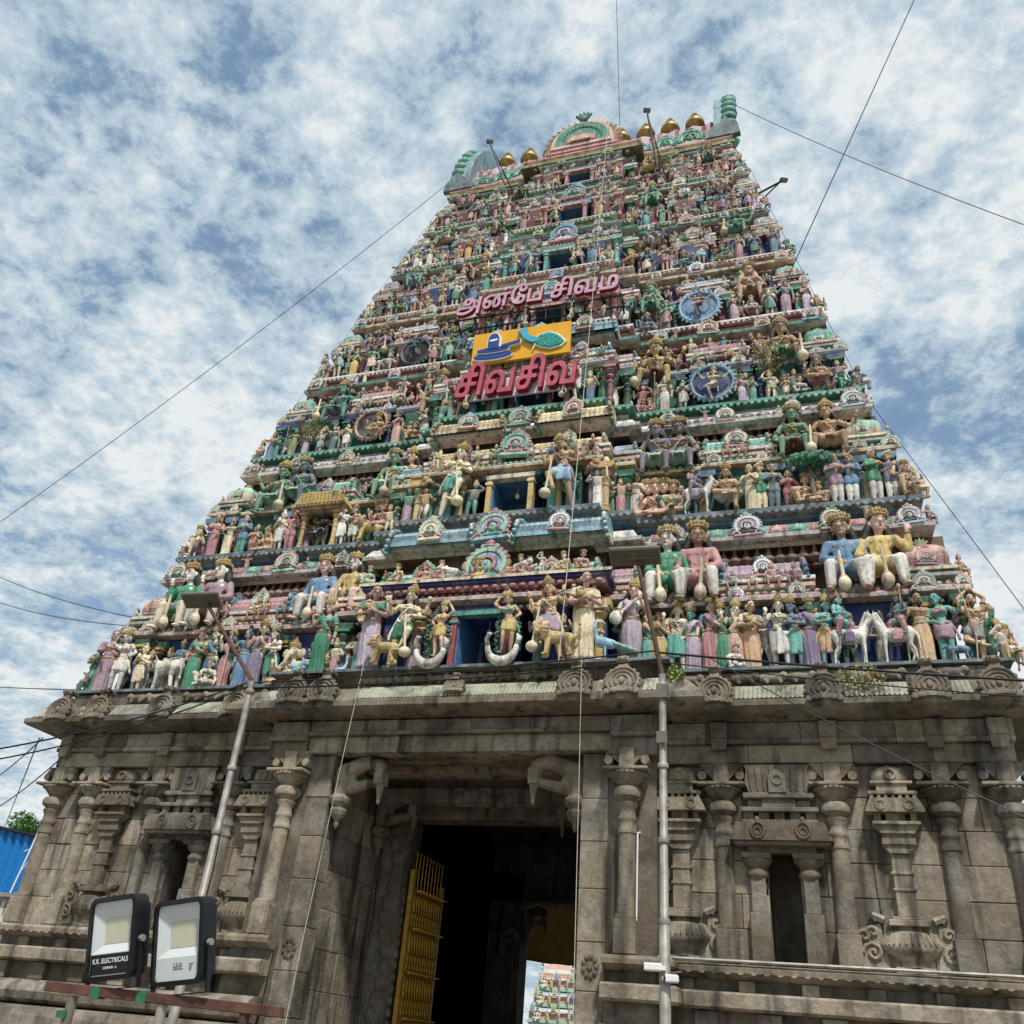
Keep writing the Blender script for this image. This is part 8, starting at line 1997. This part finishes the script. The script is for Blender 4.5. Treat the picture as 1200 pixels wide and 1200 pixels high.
def leaf_cloud(n, c, r, size, rnd, flat=.35):
    m = MB()
    for i in range(n):
        while True:
            p = Vector((rnd.uniform(-1, 1), rnd.uniform(-1, 1), rnd.uniform(-1, 1)))
            if p.length < 1 and p.length > .25*rnd.random(): break
        p = Vector((c[0]+p.x*r[0], c[1]+p.y*r[1], c[2]+p.z*r[2]))
        q = Euler((rnd.uniform(-1.2, 1.2), rnd.uniform(-1.2, 1.2), rnd.uniform(0, 6.28))).to_matrix(); s_ = size*rnd.uniform(.6, 1.25)
        o_ = len(m.v)
        for a, b in ((-1, 0), (0, -flat), (1, 0), (0, flat)): m.v.append(tuple(p+q @ Vector((a*s_, b*s_, .12*s_*(abs(a)))))); 
        m.f.append((o_, o_+1, o_+2, o_+3)); m.m.append(rnd.randrange(3))
    return m
LEAF = [plain('leaf_a', '4f7a34', .55, 0, .3, 3), plain('leaf_b', '6f9440', .55, 0, .3, 3), plain('leaf_c', '3a5e2c', .55, 0, .3, 3)]
for a in LEAF:
    a.node_tree.nodes['Principled BSDF'].inputs['Subsurface Weight'].default_value = 0
rnd = random.Random(9)
tr = empty('leafy_tree', (-65.9, 58, -.6)); m = MB(); m.tube([(0, 0, 0), (.3, 0, 8), (-.2, 0, 15)], [.5, .35, .2], 8)
for i in range(7): a = i*.9; m.tube([(0, 0, 10+i*.7), (2.2*math.cos(a), 2.2*math.sin(a), 13+i*.7)], [.15, .05], 5)
obj('trunk', m, plain('bark', '5a4a3a', .9, 0, .3, 4), tr, True)
m = MB()
for i in range(16):
    a, b = rnd.uniform(0, 6.28), rnd.uniform(-1, 1); c = (3.0*math.cos(a)*math.sqrt(1-b*b), 3.0*math.sin(a), 16+2.6*b); q = leaf_cloud(330, c, (1.3, 1.3, 1.0), .26, rnd); o_ = len(m.v); m.v += q.v; m.f += [tuple(x+o_ for x in f) for f in q.f]; m.m += q.m
obj('crown', m, LEAF, tr); tag(tr, 'green leafy tree behind the blue shed', 'tree')
# ---------------------------------------------------------------- weeds growing on the tower
def weed(loc, r, n, size, label, dry=False, seed=1):
    rnd = random.Random(seed); o = empty('wild_plant', loc); m = MB()
    for i in range(14): a, b = rnd.uniform(-1, 1), rnd.uniform(-.5, .3); m.tube([(0, .1, -.1), (a*r[0]*.5, b*r[1]*.5, r[2]*rnd.uniform(.2, .6)), (a*r[0], b*r[1], r[2]*rnd.uniform(.3, 1.1))], [.012, .009, .004], 4)
    obj('stem', m, plain('dry_stem', '7c6a42', .8, 0, .3, 4), o)
    q = leaf_cloud(n, (0, 0, r[2]*.35), r, size, rnd, .5)
    mats = [plain('dry_leaf_a', '9c9a66', .7, 0, .3, 5), plain('dry_leaf_b', '7f8450', .7, 0, .3, 5), plain('dry_leaf_c', 'b7b38c', .7, 0, .3, 5)] if dry else [plain('weed_leaf_a', '7a9a3a', .5, 0, .3, 5), plain('weed_leaf_b', '9bae4a', .5, 0, .3, 5), plain('leaf_c', '3a5e2c')]
    obj('leaves', q, mats, o); tag(o, label, 'plant', 'weeds growing on the tower')
weed((8.15, -.30, 7.95), (.48, .28, .34), 900, .030, 'dry flowering weed on the stone eave right of the gate', True, 1)
weed((4.72, -.45, 8.05), (.22, .2, .28), 200, .045, 'small green weed beside the right lamp pole', False, 2)
weed((-3.05, Yl(18.4)-.05, 18.7), (.36, .25, .52), 650, .05, 'bright green weed left of the red letters', False, 3)
weed((7.05, Yl(18.5)-.02, 18.9), (.52, .25, .62), 520, .045, 'straggling weed over the dancers on third ledge', True, 4)
weed((-7.6, Yl(18)-.0, 18.3), (.40, .25, .45), 480, .045, 'olive weed among statues left on third ledge', True, 5)
weed((3.4, Yl(33)-.2, 33.4), (.5, .3, .3), 350, .05, 'dry weed tuft on the topmost tier', True, 6)
# ---------------------------------------------------------------- lamps on the tower, pipes, hoses, wires
def tower_lamp(base, tip, label):
    o = empty('tower_lamp', base); m = MB(); d = Vector(tip)-Vector(base); m.tube([(0, 0, 0), tuple(d)], .045, 6); m.tube([(.3 if d.z > 2 else 0, .5, -.2), tuple(d*.9)], .03, 5); obj('arm', m, steel, o)
    m = MB(); m.box(-.15, .15, -.10, .10, -.08, .08, 0, .02); obj('lamp_head', m, greyl, o, loc=tuple(d), rot=(R(30), 0, R(20))); tag(o, label, 'lamp', 'lamps fixed to the tower')
tower_lamp((-3.1, 6.3, 33.2), (-4.05, 6.2, 36.2), 'lamp on thin dark mast at left of the tower top')
tower_lamp((3.4, 6.4, 32.3), (3.0, 6.2, 36.0), 'lamp on thin dark mast at right of the tower top')
tower_lamp((6.75, 8.2, 31.75), (8.2, 8.0, 32.25), 'lamp on slanting arm sticking out right of the tower')
def wire(name, pts, r, label, mat=None, sag=0, cat='cable', group='cables across the view'):
    P0 = [Vector(p) for p in pts]; out = []
    if len(P0) == 2 and sag:
        for i in range(25): t_ = i/24; p = P0[0].lerp(P0[1], t_); out.append(p+Vector((0, 0, -sag*4*t_*(1-t_))))
    else: out = P0
    m = MB(); m.tube(out, r, 5); return tag(obj(name, m, mat or blackp, None, True), label, cat, group)
pale_rope = plain('pale_rope', 'b9b2a4', .8, 0, .2, 6)
o = wire('drain_pipe', [(4.2, YWP, 3.175) for YWP in (.10,)]+[(10.9, .10, 3.185)], .028, 'thin pale pipe running along the stone plinth', galv, cat='pipe', group=None)
if 'group' in o: del o['group']
o = wire('wall_pipe', [(3.95, -.02, 5.28), (3.90, -.04, 5.26), (3.88, -.04, 3.2)], .022, 'short white pipe upright beside the gate pilaster', plain('white_plastic', 'e2e2de'), cat='pipe')
wire('hanging_rope', [(2.92, -1.0, 8.5), (2.95, -.95, 6.0), (2.98, -.9, 3.0), (3.0, -.85, 1.2)], .008, 'pale rope hanging before the right gate pillar', pale_rope)
wire('hanging_rope', [(-1.95, -1.0, 8.5), (-2.12, -.95, 6.0), (-2.3, -.9, 3.0), (-2.4, -.85, 1.0)], .008, 'pale rope hanging before the left gate pillar', pale_rope)
LW = [((-29.5, 10.0, 19.15), (-9.8, 1.4, 11.0)), ((-28.71, 10.0, 17.55), (-9.9, 1.4, 10.85)), ((-28.83, 12.0, 13.74), (-10.5, 0.7, 8.8)), ((-22.69, 9.0, 8.32), (-10.64, -0.4, 7.18)), ((-22.16, 9.0, 7.24), (-10.6, 0.3, 6.86)), ((-32.11, 20.0, 9.18), (-10.74, -0.4, 7.18))]
for nm, a, b, r, sag, lb in (
    ('overhead_wire', (-24.5, 6.0, 17.22), (-6.48, 8.0, 36.6), .014, .5, 'long thin wire from left sky to tower top left'),
    ('overhead_wire', (6.59, 8.0, 37.6), (14.88, 2.0, 20.6), .014, .3, 'wire from tower top right sloping down to right'),
    ('overhead_wire', (13.89, 4.0, 37.33), (7.26, 4.3, 21.91), .018, .0, 'steep dark wire crossing the right sky to the tower edge'),
    ('overhead_wire', (1.1, 7.4, 52.0), (1.59, 7.4, 37.04), .015, 0, 'vertical wire rising from the tower top into the sky'),
    ('hanging_rope', (1.59, 5.2, 34.5), (2.44, -1.0, 8.4), .009, .4, 'pale rope running down the whole tower front'),
    ('guy_wire', (6.98, 7.0, 31.95), (9.45, 2.9, 16.99), .009, 0, 'thin guy wire along upper right edge of tower'),
    ('guy_wire', (9.45, 2.9, 16.99), (11.35, .2, 9.46), .009, 0, 'thin guy wire along lower right edge of tower'),
    ('guy_wire', (-6.4, 7.4, 34.33), (-9.3, 2.5, 16.45), .009, 0, 'thin guy wire along left edge of tower'),
    ('power_cable', LW[0][0], LW[0][1], .015, .35, 'uppermost of two dark cables joining left corner roof'),
    ('power_cable', LW[1][0], LW[1][1], .015, .35, 'lower of two dark cables joining left corner roof'),
    ('power_cable', LW[2][0], LW[2][1], .018, .05, 'level thin wire meeting the lowest ledge at left'),
    ('power_cable', (-9.5, -5.4, 5.1), (-3.71, -2.5, 7.58), .018, .3, 'upper thick cable from left to the left lamp pole'),
    ('power_cable', (-9.5, -5.4, 4.9), (-3.69, -2.5, 7.49), .016, .35, 'lower thick cable from left to the left lamp pole'),
    ('power_cable', (-3.67, -2.5, 7.58), (4.71, -2.5, 7.91), .016, .08, 'upper cable strung between the two lamp poles'),
    ('power_cable', (-3.64, -2.5, 7.47), (4.71, -2.5, 7.75), .018, .12, 'lower cable strung between the two lamp poles'),
    ('power_cable', (4.71, -2.5, 7.87), (12.2, -3.7, 6.5), .022, .05, 'thick cable leaving the right lamp pole to the right'),
    ('power_cable', (4.71, -2.5, 7.7), (12.2, -3.7, 6.25), .012, .08, 'thin cable leaving the right lamp pole to the right'),
    ('power_cable', (5.53, -2.0, 7.95), (10.6, -4.2, 4.2), .010, .1, 'thin slack wire crossing the right wing diagonally'),
    ('power_cable', (2.06, -.9, 9.9), (4.3, -2.5, 9.87), .010, .05, 'thin wire from door canopy to right lamp head'),
    ('power_cable', LW[3][0], LW[3][1], .018, .2, 'thin wire rising to the left end of stone eave'),
    ('power_cable', LW[4][0], LW[4][1], .018, .2, 'thin wire meeting left wall under the eave'),
    ('power_cable', LW[5][0], LW[5][1], .018, .1, 'steep thin wire beside the left end of stone eave')):
    wire(nm, [a, b], r, lb, pale_rope if nm in ('hanging_rope',) else None, sag)
# ---------------------------------------------------------------- ground
m = MB(); m.v += [(-1500, -1500, 0), (1500, -1500, 0), (1500, 1500, 0), (-1500, 1500, 0)]; m.f.append((0, 1, 2, 3)); m.m.append(0)
tag(obj('ground', m, stone('7a7268', .6)), kind='structure')
m = MB(); m.box(-14, 14, -9, -1.4, .004, .12, 0, .02); tag(obj('pavement', m, stone('8a8074', .6)), kind='structure')
for o in bpy.data.objects:
    if o.type == 'MESH' and o.name.split('.')[0] in ('jewellery', 'face'): o['kind'] = 'stuff'
